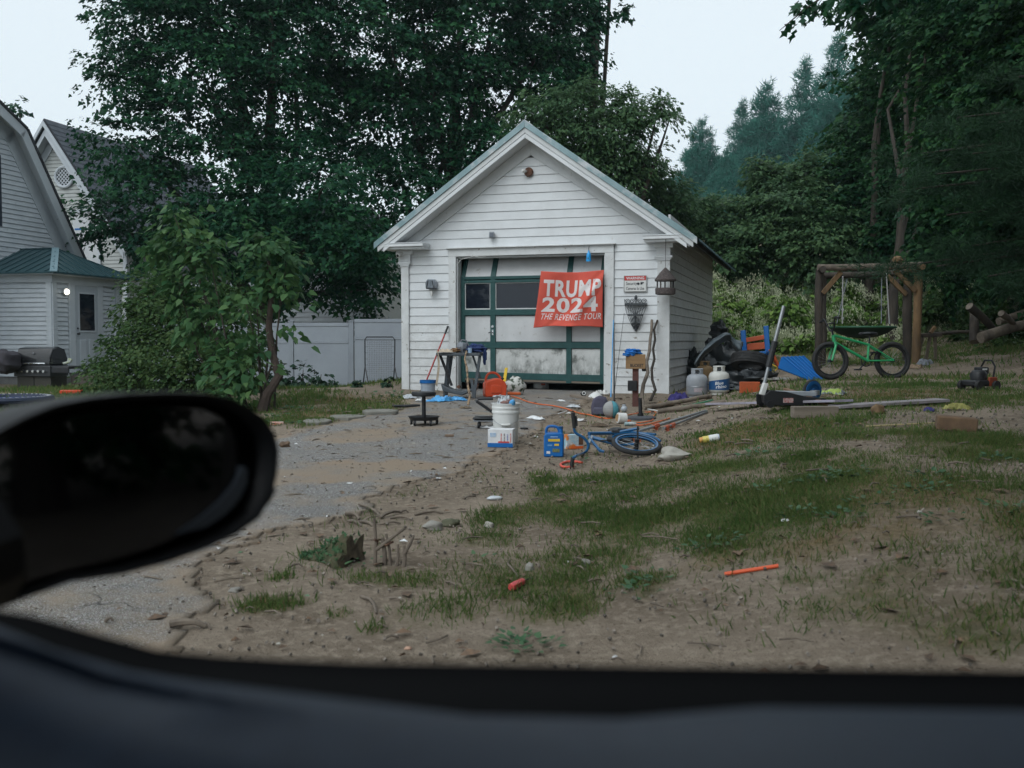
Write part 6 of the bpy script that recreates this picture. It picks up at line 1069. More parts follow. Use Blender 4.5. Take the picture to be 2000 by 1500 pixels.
lg('beam', (fx[0]-.05, YF-.1, topz+.03), (fx[1]+.05, YF-.1, topz+.07), .058, BARK_L); lg('beam', (bx2[0]-.1, YB, topz-.02), (bx2[1]+.1, YB, topz+.05), .06, BARK); lg('side_beam', (fx[0], YF-.2, topz+.0), (bx2[0], YB+.2, topz+.02), .055, BARK); lg('side_beam', (fx[1], YF-.2, topz+.05), (bx2[1], YB+.2, topz+.06), .055, PEEL)
for a, b in (((fx[0]+.04, YF-.06, topz-.42), (fx[0]+.36, YF-.06, topz-.04)), ((fx[1]-.05, YF-.06, topz-.38), (fx[1]-.42, YF-.06, topz+.0)), ((bx2[1]-.05, YB-.06, topz-.38), (bx2[1]-.42, YB-.06, topz-.02))): build('brace', MB().bar(a, b, .085, .06, up=(0, 1, 0)), PEEL, sw, world=True, bevel=.008)
build('wood_chunk', MB().blob((0, 0, .05), (.22, .16, .12), 4, .2, 12, 8), PEEL, None, 'chunk of cut wood resting on top of the log frame', 'wood chunk', loc=(P(1748, 515, YF).x, YF-.1, topz+.11))
YM = 18.2; cx = P(1684, 640, YM); t = thing('saucer_swing', 'dark green saucer swing hanging on white ropes from the log frame', 'swing', cx); rr0 = .58
build('dish', MB().lathe([(.02, -.20), (.25, -.17), (.44, -.10), (.57, 0), (.555, .01), (.42, -.07), (.24, -.14), (.02, -.17)], 30), M('dark_green_fabric', (.008, .026, .014), (.012, .035, .02), 20, .8), t, smooth=60); build('rim', MB().torus((0, 0, .005), .575, .02, 36, 8), M('rim_green', (.02, .09, .045), rough=.6), t)
for px, py, px2, m, y in ((1646, 540, 1645, PAPER, -.35), (1731, 534, 1737, PAPER, -.35), (1655, 542, 1634, CLOTH_G, .4), (1722, 540, 1721, CLOTH_G, .4)):
    a, b = P(px2, 632, YM+y), P(px, py, YF-.1 if y < 0 else YB); build('rope', MB().tube([a-cx, (a-cx).lerp(b-cx, .5), b-cx], .011 if y < 0 else .009, 6), m, t)
for py in (605, 622): a = P(1646, py, YM-.35)-cx; build('knot', MB().blob(tuple(a), (.05, .04, .05), 2, .1, 8, 6), PAPER, t)
# bicycles
def wheel(par, c, R_, tr, mt, T, spokes=18, hub=BLACK, rim=None):
    w = build('wheel', MB().xf(T @ Matrix.Translation(c)).torus((0, 0, 0), R_-tr, tr, 36, 9), RUBBER, par, smooth=80); build('rim', MB().xf(T @ Matrix.Translation(c)).torus((0, 0, 0), R_-tr*2.2, tr*.45, 36, 7), rim or mt, w, smooth=80); mb = MB().xf(T @ Matrix.Translation(c))
    for k in range(spokes): a = k*6.283/spokes; mb.tube([(.02*math.cos(a+1.2), .02*math.sin(a+1.2), .02*(-1)**k), ((R_-tr*2.2)*math.cos(a), (R_-tr*2.2)*math.sin(a), 0)], .0018, 3)
    build('spokes', mb, STEEL, w, smooth=0); build('hub', MB().xf(T @ Matrix.Translation(c)).cyl((0, 0, -.05), (0, 0, .05), .022), hub, w)
UP = Matrix.Rotation(R(90), 4, 'X')     # bike plane: x forward, y up
GB_ = M('bike_green', (.03, .34, .13), (.025, .28, .11), 6, .3, coat=.4)
q = G(1622, 742); b2 = G(1735, 733); ang = math.atan2((b2-q).y, (b2-q).x); s = q.y/1944; Rw = .275; wb = .93
t = thing('green_bicycle', 'bright green bicycle with fat black tyres leaning by the swing', 'bicycle', q, (R(-4), 0, R(6))); tb = lambda x, z: Vector((x, 0, z))
hd, hb_, st, bb, rx, fxl = tb(.12, .62), tb(.14, .50), tb(.60, .50), tb(.56, .27), tb(wb, Rw), tb(0, Rw); hd = tb(.05, .64); hb_ = tb(.065, .54)
mb = MB()
for a, b, r in ((hd, hb_, .026), (hd, tb(.585, .50), .019), (hb_, bb, .022), (tb(.58, .52), bb, .018), (tb(.585, .49)+Vector((0, .03, 0)), rx+Vector((0, .05, 0)), .011), (tb(.585, .49)-Vector((0, .03, 0)), rx-Vector((0, .05, 0)), .011), (bb+Vector((0, .03, 0)), rx+Vector((0, .05, 0)), .012), (bb-Vector((0, .03, 0)), rx-Vector((0, .05, 0)), .012)): mb.tube([a, b], r, 9)
build('frame', mb, GB_, t, smooth=60); build('fork', MB().tube([hb_, hb_+Vector((0, -.055, -.05)), fxl+Vector((0, -.06, 0))], .018, 8).tube([hb_, hb_+Vector((0, .055, -.05)), fxl+Vector((0, .06, 0))], .018, 8).tube([hb_+Vector((0, -.06, -.04)), hb_+Vector((0, .06, -.04))], .02, 8), GB_, t, smooth=60)
wheel(t, tuple((0, Rw, 0)), Rw, .032, BLACK, UP); wheel(t, (wb, Rw, 0), Rw, .032, BLACK, UP)
build('handlebar', MB().tube(smooth_path([Vector(v) for v in [(-.0, -.33, .86), (.0, -.18, .88), (.03, -.07, .72), (.03, .07, .72), (.0, .18, .88), (-.0, .33, .86)]]), .012, 7).tube([hd, tb(.03, .73)], .016, 7).tube([(.015, -.13, .81), (.015, .13, .81)], .009, 6), BLACK, t, smooth=60); build('grip', MB().tube([(0, -.33, .86), (0, -.22, .875)], .018, 7), RUBBER, t); build('grip', MB().tube([(0, .33, .86), (0, .22, .875)], .018, 7), RUBBER, t)
build('saddle', MB().blob((.60, 0, .66), (.25, .14, .06), 2, .1, 14, 8).blob((.50, 0, .66), (.14, .05, .05), 3, .1), BLACK, t); build('seat_post', MB().tube([tb(.58, .5), tb(.60, .64)], .013, 7), BLACK, t); build('crank', MB().xf(UP @ Matrix.Translation((.56, .27, -.05))).torus((0, 0, 0), .075, .008, 24, 6).tube([(-.10, -.12, -.01), (.10, .12, .01)], .012, 6).box((-.10, -.12, -.05), (.09, .02, .08)).box((.10, .12, .05), (.09, .02, .08)), BLACK, t)
# blue child bicycle lying on its side
q = at(1205, 886); s = q.y/1944; t = thing('fallen_bicycle', 'small blue child bicycle fallen on its side at the driveway edge', 'bicycle', q); BB = M('bike_blue', (.006, .095, .24), (.005, .08, .2), 6, .3, coat=.4)
W = lambda px, py, h=0: (lambda c: Vector((c.x-q.x, c.y-q.y, c.z-q.z+h)))(at(px, py))
Tl = Matrix.Translation(W(1243, 889, .10)) @ Matrix.Rotation(R(17), 4, 'X') @ Matrix.Rotation(R(3), 4, 'Y'); wheel(t, (0, 0, 0), 48*s, 4.6*s, BB, Tl, 16, rim=BB); build('rim_band', MB().xf(Tl).lathe([(38*s, -.02), (41*s, -.022), (41*s, .022), (38*s, .02)], 36, capb=False, capt=False), BB, t, smooth=60)
hp_ = [W(1146, 884, .14), W(1148, 884, .23)]
fr = MB()
for a, b, r in ((W(1150, 884, .15), W(1196, 886, .10), .02), (W(1150, 884, .18), W(1215, 872, .13), .018), (W(1215, 872, .13), W(1194, 884, .09), .016), (W(1215, 870, .14), W(1280, 876, .13), .012), (W(1196, 886, .08), W(1245, 889, .10), .012), (W(1208, 874, .15), W(1248, 871, .17), .015)): fr.tube([a, b], r, 8)
build('frame', fr, BB, t, smooth=60); build('mudguard', MB().xf(Tl).tube([(50*s*math.cos(a), 50*s*math.sin(a), .012) for a in np.linspace(.3, 2.6, 14)], .012, 6), BB, t, smooth=60)
hz_ = lambda px, py, Y=q.y-.02: P(px, py, Y)-q
build('handlebar', MB().tube(smooth_path([hz_(*p_) for p_ in [(1121, 832), (1124, 845), (1140, 855), (1149, 868), (1146, 880), (1138, 886)]]+[hz_(1126, 890, G(1116, 918).y+.08), hz_(1119, 896, G(1116, 918).y+.05), hz_(1116, 908, G(1116, 918).y+.05)]), .013, 8), BB, t, smooth=60); build('grip', MB().tube([hz_(1119, 806), hz_(1122, 836)], .019, 8), RUBBER, t); YL = G(1116, 918).y+.05; build('grip', MB().tube([hz_(1119, 893, YL), hz_(1115, 916, YL)], .018, 8), RUBBER, t); build('brake_lever', MB().tube([hz_(1125, 812), hz_(1127, 832)], .008, 5), BLACK, t)
build('stem', MB().tube([hz_(1149, 868), W(1156, 884, .15)], .02, 8), STEEL, t); build('fork', MB().tube([W(1150, 885, .15), W(1172, 893, .06), W(1180, 893, .05)], .014, 6), BB, t); build('crank', MB().xf(Matrix.Translation(W(1186, 884, .11)) @ Matrix.Rotation(R(-10), 4, 'X')).torus((0, 0, 0), .075, .008, 20, 6).lathe([(.07, -.004), (.07, .004)], 20).tube([(0, 0, 0), (.05, -.09, .05)], .01, 6).box((.07, -.1, .08), (.07, .06, .02)), BLACK, t); build('training_arm', MB().tube([W(1245, 889, .10), W(1245, 889, .26)], .009, 5), BLACK, t); build('chain_guard', MB().tube([W(1190, 886, .14), W(1210, 888, .13), W(1235, 888, .125)], [.035, .03, .02], 8), BLACK, t)
build('saddle', MB().blob(tuple(W(1206, 862, .10)), (.20, .12, .08), 5, .15, 12, 8), BLACK, t)
# blue jug, cartons, poles, can, stone
t = TH_('oil_jug', 'blue plastic oil jug with a yellow label on the driveway', 'jug', 1082, 891, R(-6)); s = S(1082, 891)
build('body', MB().prism([(x*s, z*s) for x, z in [(-19, 1), (-17, 0), (17, 0), (19, 1), (19, 41), (16, 47), (-14, 47), (-19, 41)]], -.07, .07, 'y'), BLUE, t, bevel=.014, smooth=50); build('handle', MB().tube(smooth_path([Vector((x*s, 0, z*s)) for x, z in [(-15, 44), (-15, 52), (-11, 58), (-2, 59), (6, 57), (10, 50), (10, 44)]]), .016, 8, flat=.8), BLUE, t, smooth=60); build('neck', MB().cyl((13*s, 0, 45*s), (13*s, 0, 54*s), .022, .02), BLUE, t); build('cap', MB().cyl((13*s, 0, 54*s), (13*s, 0, 59*s), .022), BLUE_D, t, bevel=.003)
for c_, d_, m in (((1*s, 33*s), (23*s, 5*s), YELLOW), ((6*s, 24*s), (9*s, 4*s), YELLOW), ((5*s, 13*s), (14*s, 7*s), M('label_dark', (.06, .08, .05), (.2, .22, .1), 80, .5)), ((-10*s, 9*s), (7*s, 5*s), PAPER), ((-7*s, 23*s), (9*s, 3*s), M('label_pale', (.1, .25, .5), (.2, .4, .6), 90, .5)), ((1*s, 39.5*s), (14*s, 1.6*s), M('label_pale2', (.3, .45, .65), rough=.5))): build('label_patch', MB().box((c_[0], -.0722, c_[1]), (d_[0], .003, d_[1])), m, t)
t = TH_('snack_carton', 'light blue and orange carton behind the blue jug', 'box', 1120, 876, R(20)); s = S(1120, 876); build('carton_body', MB().box((0, 0, 14*s), (34*s, .08, 28*s)), M('carton_print', (.16, .45, .62), (.62, .62, .60), 18, .6, c3=(.62, .2, .04), s3=11, lo3=.52, hi3=.58), t, bevel=.002); build('orange_edge', MB().box((4*s, -.042, 3*s), (26*s, .004, 5*s)), ORANGE, t); build('open_end', MB().box((12*s, -.0425, 17*s), (9*s, .004, 18*s)), M('inner_brown', (.12, .06, .035)), t)
t = TH_('orange_carton', 'white, yellow and orange carton lying beside the fallen bike', 'box', 1220, 866, R(18)); s = S(1220, 866); w, d, h = 56*s, .16, 15*s
for n_, a, b, m in (('white_end', -.5, -.12, PAPER), ('yellow_band', -.12, .08, YELLOW), ('orange_end', .08, .5, M('carton_orange', (.58, .16, .05), (.5, .13, .04), 5, .6))): build(n_, MB().prism([(a*w, .0), (b*w, 0), (b*w, h*(.8+.5*b)), (a*w, h*(.8+.5*a))], -d/2, d/2, 'y'), m, t)
p0, p1 = at(1366, 868), at(1405, 861); t = thing('spray_can', 'white and orange spray can lying in the grass', 'can', p0+Vector((0, 0, .035))); d_ = p1-p0
for n_, a, b, r, m in (('cap', 0, .18, .026, M('can_orange', (.62, .30, .08), rough=.4)), ('yellow_band', .18, .48, .031, M('can_yellow', (.6, .5, .12), rough=.4)), ('can_body', .48, .93, .032, WPLAST), ('can_base', .93, 1.0, .029, M('can_blue', (.45, .5, .58), rough=.3))): build(n_, MB().tube([d_*a, d_*b], r, 14), m, t)
def rock(name, label, px, py, w, h, m=STONE, seed=1, cat='stone', group=None, dd=1.): s = S(px, py); return solo(name, label, cat, MB().blob((0, 0, h*s*.3), (w*s, w*s*dd, h*s*1.5), seed, .22, 16, 10, 1.2), m, px, py, seed*.7, group, smooth=70)
rock('boulder', 'pale half buried boulder beside the fallen bike wheel', 1314, 897, 58, 20, STONE_L, 3, 'boulder'); rock('stone', 'flat dark stone beside the twig pile', 846, 1033, 40, 16, STONE, 4, dd=.6, group='stones on the sand'); rock('stone', 'greenish flat stone next to the dark flat one', 880, 1027, 36, 14, M('mossy_stone', (.13, .13, .09), (.08, .085, .05), 9, .9, .06, 25), 5, dd=.6, group='stones on the sand'); rock('stone', 'brown rock at the edge of the driveway near the mirror', 556, 876, 20, 11, M('brown_stone', (.18, .12, .08), (.10, .07, .05), 14, .9, .06, 30), 6, group='stones on the sand'); rock('stone', 'dark round stone in the grass above the screwdriver', 1034, 1114, 17, 13, STONE, 7, group='stones on the sand'); rock('stone', 'dark stone beside a white scrap in the grass', 1144, 1103, 18, 12, STONE, 8, group='stones on the sand'); rock('stone', 'pale stone in the grass patch on the sand', 955, 1030, 20, 10, STONE_L, 9, group='stones on the sand'); rock('stone', 'grey stone on the driveway edge by the grass tuft', 460, 1156, 22, 9, STONE, 10, group='stones on the sand'); rock('stone', 'reddish lump on the driveway under the mirror', 78, 1156, 22, 8, M('red_stone', (.2, .11, .08), (.13, .08, .06), 14, .9), 11, group='stones on the sand'); rock('stone', 'pinkish chip at the bottom edge of the sand', 797, 1268, 14, 5, M('pink_chip', (.45, .28, .2), rough=.8), 12, group='stones on the sand')
for i, (px, py, w, lab) in enumerate(((618, 826, 52, 'smallest flat edging slab, lowest on the driveway edge'), (678, 817, 66, 'middle flat edging slab along the driveway'), (742, 809, 76, 'largest pale edging slab, nearest the garage'))):
    s = S(px, py); r_ = np.random.RandomState(i); pol = [(w*s*.5*math.cos(a)*(1+.15*r_.randn()*.6), .28*math.sin(a)*(1+.12*r_.randn())) for a in np.linspace(0, 6.28, 9)[:-1]]; solo('edging_slab', lab, 'stone slab', MB().prism(pol, -.03, .035), M('slab%d' % i, (.22, .215, .19), (.16, .155, .135), 8, .9, .05, 30), px, py, R(12), 'edging slabs', bevel=.012, kind='thing')
pts = smooth_path([W2 for W2 in rope([(1137, 908), (1126, 906), (1108, 906), (1096, 910), (1097, 915), (1108, 917), (1126, 914), (1136, 911)], .012, .02)]); build('red_hook', MB().tube([p_-pts[0] for p_ in pts[:-8]], .011, 7), M('coral_plastic', (.60, .09, .06), rough=.45), None, 'red plastic horseshoe hook under the handlebar grip', 'hook', loc=pts[0], smooth=70)
# foreground
t = TH_('mossy_log', 'short mossy log chunk with a dark rotten end on the sand', 'log', 640, 1098, R(-28)); s = S(640, 1098); mb = MB(); N = 16
MOSS = M('moss', (.05, .06, .028), (.085, .075, .045), 12, .95, .12, 30, c3=(.10, .075, .05), s3=6)
def mossy(u, v):
    a = (v*1.0)*math.pi; r = (8+26*u**1.2)*s*(1+.12*math.sin(u*9+v*5)+.10*math.sin(u*23+v*31)+.22*u*u*math.sin(v*19)); x = (-62+112*u)*s; return (x, -math.cos(a)*r*1.2+.04*u, math.sin(a)*r*1.9-.02)
build('moss_skin', mb.grid(mossy, 18, 12), MOSS, t, smooth=60); build('rotten_end', MB().add([mossy(1, k/12) for k in range(13)]+[(48*s, .04, 12*s)], [(k, k+1, 13) for k in range(12)]), M('rotten_wood', (.06, .05, .04), (.17, .14, .10), 16, .95, .1, 30), t, smooth=0)
r_ = np.random.RandomState(2); P_, A_, N_ = [], [], []
for k in range(320):
    u_, v_ = r_.rand(), .08+.84*r_.rand(); c_ = mossy(u_, v_); P_.append((c_[0], c_[1], c_[2]+.005)); A_.append((r_.randn(), r_.randn(), .5+r_.rand())); N_.append((r_.randn(), r_.randn(), 1))
leafmesh('moss_leaves', np.array(P_), np.array(A_), np.array(N_), .014+.018*r_.rand(320), .014, HEART, WEED, t, kind='stuff')
for (px, py, n_) in ((575, 1090, 1), (690, 1040, 1)): pass
t = TH_('cut_saplings', 'cluster of cut sapling stubs sticking up from the sand', 'saplings', 760, 1106); q = t.location
for a, b, r in (((732, 1102), (731, 1012), .011), ((751, 1107), (747, 1050), .013), ((763, 1105), (754, 1042), .009), ((774, 1108), (777, 1063), .009), ((788, 1107), (789, 1066), .012), ((790, 1078), (808, 1046), .009), ((735, 1070), (790, 1032), .010), ((752, 1062), (768, 1058), .008), ((731, 1050), (738, 1062), .007)):
    p0, p1 = P(a[0], a[1], q.y)-q, P(b[0], b[1], q.y+.03)-q; build('stem', MB().tube([p0-Vector((0, 0, .01)), p0.lerp(p1, .5)+Vector((.006, 0, 0)), p1], [r, r*.9, r*.7], 7), BARK_L if r > .0085 else M('red_stem', (.14, .08, .05), (.09, .05, .04), 20, .8), t)
def stick(lab, a, b, r, seed=0, m=BARK_L):
    p0, p1 = at(*a), at(*b); d_ = p1-p0; rr = np.random.RandomState(seed+int(a[0])); side = Vector((-d_.y, d_.x, 0)).normalized(); k = rr.randn()*.06*d_.length; build('stick', MB().tube([Vector((0, 0, 0)), d_*.35+side*k+Vector((0, 0, .012)), d_*.7+side*k*.6+Vector((0, 0, .015)), d_], [r, r, r*.85, r*.6], 6), m, None, lab, 'stick', 'dry sticks on the sand', loc=p0+Vector((0, 0, r*.7)), smooth=60)
for i, (a, b, r, lab) in enumerate([((675, 1012), (702, 1017), .014, 'short thick stick at the driveway end of the twig pile'), ((680, 1020), (706, 1030), .010, 'pale stick below the short thick stick'), ((702, 992), (745, 1012), .011, 'long stick slanting across the top of the twig pile'), ((720, 997), (742, 1003), .007, 'thin twig at the top of the twig pile'), ((742, 1014), (782, 1002), .011, 'forked stick in the middle of the twig pile'), ((782, 1003), (798, 1002), .007, 'thin end twig beside the forked stick'), ((762, 1014), (803, 1017), .009, 'straight stick below the forked stick'), ((702, 1022), (730, 1030), .011, 'dark curved stick at the lower edge of the twig pile'), ((735, 1027), (782, 1024), .008, 'pale thin stick along the lower edge of the twig pile'), ((810, 1008), (866, 1004), .009, 'bent stick beside the flat dark stone'), ((332, 1232), (402, 1228), .016, 'thick brown stick alone on the sand near the sill'), ((396, 1220), (412, 1231), .006, 'tiny twig crossing the thick brown stick'), ((705, 1168), (735, 1200), .009, 'grey twig curving below the grass patch'), ((563, 1110), (592, 1108), .007, 'thin twig above the small grass tuft'), ((1008, 900), (1030, 903), .007, 'dark twig on the sand beside the blue jug'), ((995, 1096), (1012, 1128), .006, 'thin dark twig next to the screwdriver'), ((205, 1225), (222, 1224), .008, 'short reddish stick on the gravel'), ((1140, 872), (1160, 870), .006, 'dark twig beside the snack carton')]): stick(lab, a, b, r, i)
p0, p1, p2 = at(998, 1156), at(1021, 1144), at(1040, 1132); t = thing('screwdriver', 'red handled screwdriver lying in the patchy grass', 'screwdriver', p0+Vector((0, 0, .022))); build('handle', MB().tube([(0, 0, 0), (p1-p0)*.3, p1-p0], [.020, .022, .018], 6), M('handle_red', (.55, .07, .07), rough=.4), t, bevel=.004); build('shaft', MB().tube([p1-p0, p2-p0-Vector((0, 0, .01))], .004, 6), BLACK, t)
p0, p1 = at(1415, 1126), at(1520, 1110); build('orange_stake', MB().tube([(0, 0, 0), p1-p0], .009, 8), M('stake_orange', (.68, .10, .03), rough=.45), None, 'orange plastic stake lying on the bare soil', 'stake', loc=p0+Vector((0, 0, .012)))
solo('flat_bottle', 'flattened clear plastic bottle on the sand', 'bottle', MB().blob((0, 0, .012), (32*S(966, 974), .07, .03), 4, .15, 12, 7), FILM, 966, 976, R(6), smooth=70)
solo('red_packet', 'small red and white packet by the lawn edge', 'packet', MB().box((0, 0, .02), (.16, .06, .035)), M('packet_red', (.5, .12, .06), (.6, .5, .45), 14, .5), 540, 830, R(8), bevel=.004); solo('rubber_puck', 'small black puck lying beside the trash bucket', 'puck', MB().lathe([(.045, 0), (.045, .014), (.03, .018)], 16), BLACK, 1024, 841)
solo('dark_pipe', 'short dark pipe with a white end near the edging slabs', 'pipe', MB().tube([(-.16, -.03, .03), (.0, .0, .03), (.16, .05, .035)], .02, 9).tube([(.16, .05, .035), (.2, .07, .035)], .016, 9), BLACK, 790, 800); plank('white_straw', 'thin white stick lying on the driveway', 'stick', (1090, 812), (1107, 806), .012, .01, PAPER); plank('straw_stick', 'long pale bamboo cane on the lawn', 'cane', (1690, 834), (1832, 827), .012, .012, M('cane', (.40, .33, .18), rough=.7))
solo('red_chock', 'short brown wood offcut beside the driveway dirt', 'wood offcut', MB().box((0, 0, .012), (.09, .04, .024)), M('chock_wood', (.2, .14, .10), rough=.8), 878, 856, R(4), bevel=.003)
# mower, wood block, sawhorse, fallen logs
t = TH_('lawn_mower', 'small black push mower with orange trim at the edge of the lawn', 'mower', 1912, 760, R(25)); s = S(1912, 760)
build('deck', MB().prism([(x*s, y*s) for x, y in [(-30, -18), (20, -22), (27, -8), (27, 16), (18, 24), (-26, 20)]], 6*s, 18*s), BLACK, t, bevel=.02, smooth=50); build('motor', MB().lathe([(15*s, 17*s), (16*s, 30*s), (11*s, 37*s), (.001, 38*s)], 18, c=(-2*s, 0, 0)), BLACK, t, smooth=50); build('orange_trim', MB().box((14*s, -19*s, 15*s), (22*s, .03, 18*s)), M('mower_orange', (.26, .05, .02), rough=.5), t, bevel=.01); build('battery', MB().box((8*s, 2*s, 36*s), (22*s, 18*s, 14*s)), BLACK, t, bevel=.012); build('badge', MB().box((6*s, -7.6*s, 39*s), (12*s, .006, 3*s)), PAPER, t)
build('handle_bar', MB().tube([(20*s, 14*s, 16*s), (27*s, 18*s, 44*s), (24*s, 8*s, 56*s), (24*s, -8*s, 56*s), (26*s, -14*s, 44*s), (20*s, -14*s, 16*s)], .012, 7), BLACK, t)
for x, y in ((-24, -20), (18, -24), (-22, 22), (18, 24)): build('wheel', MB().cyl((x*s, y*s-.02, 8*s), (x*s, y*s+.02, 8*s), 9*s, n=16), RUBBER, t)
solo('wood_block', 'thick reddish block of cut timber on the lawn', 'wood block', MB().box((0, 0, .05), (.30, .2, .12), (0, R(4), 0)), M('block_wood', (.17, .105, .06), (.11, .07, .045), 9, .85, .06, 25), 1867, 840, R(-18), bevel=.012); rock('wood_knot', 'orange brown wood chunk in front of the long boards', 1714, 808, 26, 18, PEEL, 21, 'wood chunk')
c = at(1812, 706); t = thing('sawhorse', 'rough wooden trestle standing behind the peeled post', 'trestle', c, R(10)); s = c.y/1944
for a, b in (((-12, 48), (-16, 0)), ((4, 48), (2, 0)), ((14, 50), (24, 0))): build('leg', MB().bar((a[0]*s, 0, a[1]*s), (b[0]*s, .1, b[1]*s), .045, .04), WOOD_OLD, t)
build('top_rail', MB().bar((-18*s, 0, 50*s), (26*s, 0, 52*s), .10, .06), BARK, t); build('cross_piece', MB().bar((4*s, 0, 56*s), (14*s, 0, 68*s), .06, .05), PEEL, t)
FG = 'fallen logs by the woods'
def wlog(lab, a, b, r, Y, m, seed):
    p0, p1 = P(a[0], a[1], Y), P(b[0], b[1], Y+.3); t = thing('fallen_log', lab, 'log', p0, 0, FG); d_ = p1-p0; build('bark', MB().tube([Vector((0, 0, 0)), d_*.5+Vector((0, 0, .03)), d_], [r, r*.92, r*.8], 10), m, t, smooth=60); build('cut_end', MB().tube([-d_*.004, d_*.004], r*.96, 10), WOOD_OLD, t)
wlog('long grey log lying along the edge of the woods', (1915, 660), (2030, 628), .10, 17.5, BARK_L, 1); wlog('dark upright stump holding the fallen logs', (1903, 668), (1902, 604), .09, 17.8, BARK, 2); wlog('dark log slanting down from the stump', (1893, 598), (1948, 652), .075, 17.6, BARK, 3); wlog('thin log on top of the log heap', (1955, 612), (1985, 640), .06, 17.4, BARK_L, 4); wlog('reddish log above the grey log', (1950, 628), (2040, 604), .07, 18.0, BARK_L, 5); wlog('thin branch lying low behind the trestle', (1800, 655), (1935, 648), .035, 18.4, BARK, 6)
# grill, mini trampoline and tray by the porch
Yg = 18.4; gx_ = P(82, 700, Yg).x; t = thing('gas_grill', 'black gas grill with a closed hood and steel knobs by the porch', 'grill', (gx_, Yg, float(gz(gx_, Yg))), R(-12)); s = Yg/1944; gzz = lambda py: P(82, py, Yg).z-t.location.z
build('hood', MB().prism([(-.25, gzz(713)), (.25, gzz(713)), (.25, gzz(700)), (.17, gzz(682)), (.0, gzz(677)), (-.17, gzz(680)), (-.25, gzz(698))], -.36, .36, 'x'), M('grill_black', (.014, .015, .017), rough=.25, coat=.3), t, bevel=.02, smooth=50); build('hood_badge', MB().box((.0, -.235, gzz(690)), (.05, .01, .035)), CHROME, t); build('hood_handle', MB().tube([(-.27, -.27, gzz(709)), (.27, -.27, gzz(709))], .014, 7), CHROME, t)
build('control_panel', MB().box((0, -.02, gzz(724)), (.76, .52, .2)), M('grill_steel', (.05, .052, .056), rough=.4, metal=.5), t, bevel=.01); build('cabinet', MB().box((0, 0, gzz(762)), (.70, .46, .56)), M('grill_cabinet', (.04, .037, .03), rough=.5), t, bevel=.008); build('door_seam', MB().box((0, -.235, gzz(762)), (.012, .01, .52)), BLACK, t)
for k in range(6): build('knob', MB().cyl((-.28+k*.11, -.285, gzz(724)), (-.28+k*.11, -.33, gzz(724)), .024, n=12), CHROME, t)
for x in (-.6, .54): build('side_shelf', MB().box((x, -.02, gzz(717)), (.40, .46, .05)).box((x, -.24, gzz(722)), (.38, .03, .10)), M('grill_shelf%d' % (x > 0), (.035, .036, .04), rough=.4, metal=.5), t, bevel=.008)
for x in (-.3, .3): build('wheel', MB().cyl((x-.02, -.15, .05), (x+.02, -.15, .05), .06), BLACK, t)
build('grill_cover', MB().blob((0, 0, -.05), (.42, .5, .42), 7, .15, 18, 12), M('dark_cover', (.04, .036, .045), (.028, .026, .032), 9, .85), None, 'dark cloth cover bunched over one end of the grill hood', 'cover', loc=(P(30, 700, Yg-.1).x, Yg-.35, P(30, 700, Yg-.1).z), smooth=50)
build('scrub_sponge', MB().box((0, 0, .03), (.12, .08, .04), (0, R(-12), 0)).box((.06, 0, .07), (.07, .07, .07), (0, R(20), 0)), M('sponge', (.35, .4, .2), (.45, .48, .5), 20, .8), None, 'pale sponge and cup on the grill side shelf', 'sponge', loc=(P(135, 708, Yg).x, Yg-.1, P(135, 712, Yg).z+.005), bevel=.01)
Yt = 14.2; cx = P(8, 779, Yt); t = thing('mini_trampoline', 'round dark mini trampoline with stitched rim near the mirror', 'trampoline', cx); rr0 = .66; build('mat', MB().lathe([(.001, .0), (rr0*.86, 0)], 36, capb=False, capt=False), CLOTH_B, t); build('rim', MB().torus((0, 0, 0), rr0*.94, .045, 40, 8), M('rim_pad', (.02, .03, .06), rough=.6), t); st_ = MB()
for k in range(46): a = k*6.283/46; st_.box((rr0*.9*math.cos(a), rr0*.9*math.sin(a), .042), (.05, .014, .006), (0, 0, a+.5))
build('stitching', st_, PAPER, t)
for a in (.5, 1.6, 2.7, 3.8, 4.9, 6.0): build('leg', MB().cyl((rr0*.9*math.cos(a), rr0*.9*math.sin(a), -.02), (rr0*.9*math.cos(a), rr0*.9*math.sin(a), float(gz(cx.x+rr0*.9*math.cos(a), cx.y+rr0*.9*math.sin(a)))-cx.z), .015), BLACK, t)
solo('red_tray', 'red plastic tray on the ground beside the grill', 'tray', MB().prism([(-.15, 0), (.15, 0), (.17, .05), (-.17, .05)], -.1, .1, 'y'), RED, 140, 768, R(10), bevel=.006)
# ------------------------------------------------------------------ the car the photograph is taken from
car = thing('car', 'dark car door sill and wing mirror close to the viewer', 'car', (0, .55, 0))
CBLK = M('car_black', (.006, .0065, .008), rough=.55, spec=.3); CPAD = M('door_pad', (.026, .045, .080), (.022, .037, .066), 60, .55, .01, 260, spec=.35); CRUB = M('car_rubber', (.004, .004, .005), rough=.8, spec=.15)
def lerpx(tab, x): return float(np.interp(x, [a for a, _ in tab], [b for _, b in tab]))
NX = 60; pad = MB(); rub = MB(); xs_ = np.linspace(-.62, 1.5, NX+1)
ztop = [(-.62, 1.125), (-.283, 1.105), (-.19, 1.079), (-.10, 1.074), (1.5, 1.052)]
yin = [(-.62, .50), (-.25, .45), (-.14, .405), (-.03, .36), (.1, .30), (.3, .22), (1.5, .12)]
yrub = [(-.62, .52), (-.2, .517), (-.10, .50), (-.02, .476), (.06, .474), (.11, .492), (.3, .492), (1.5, .49)]
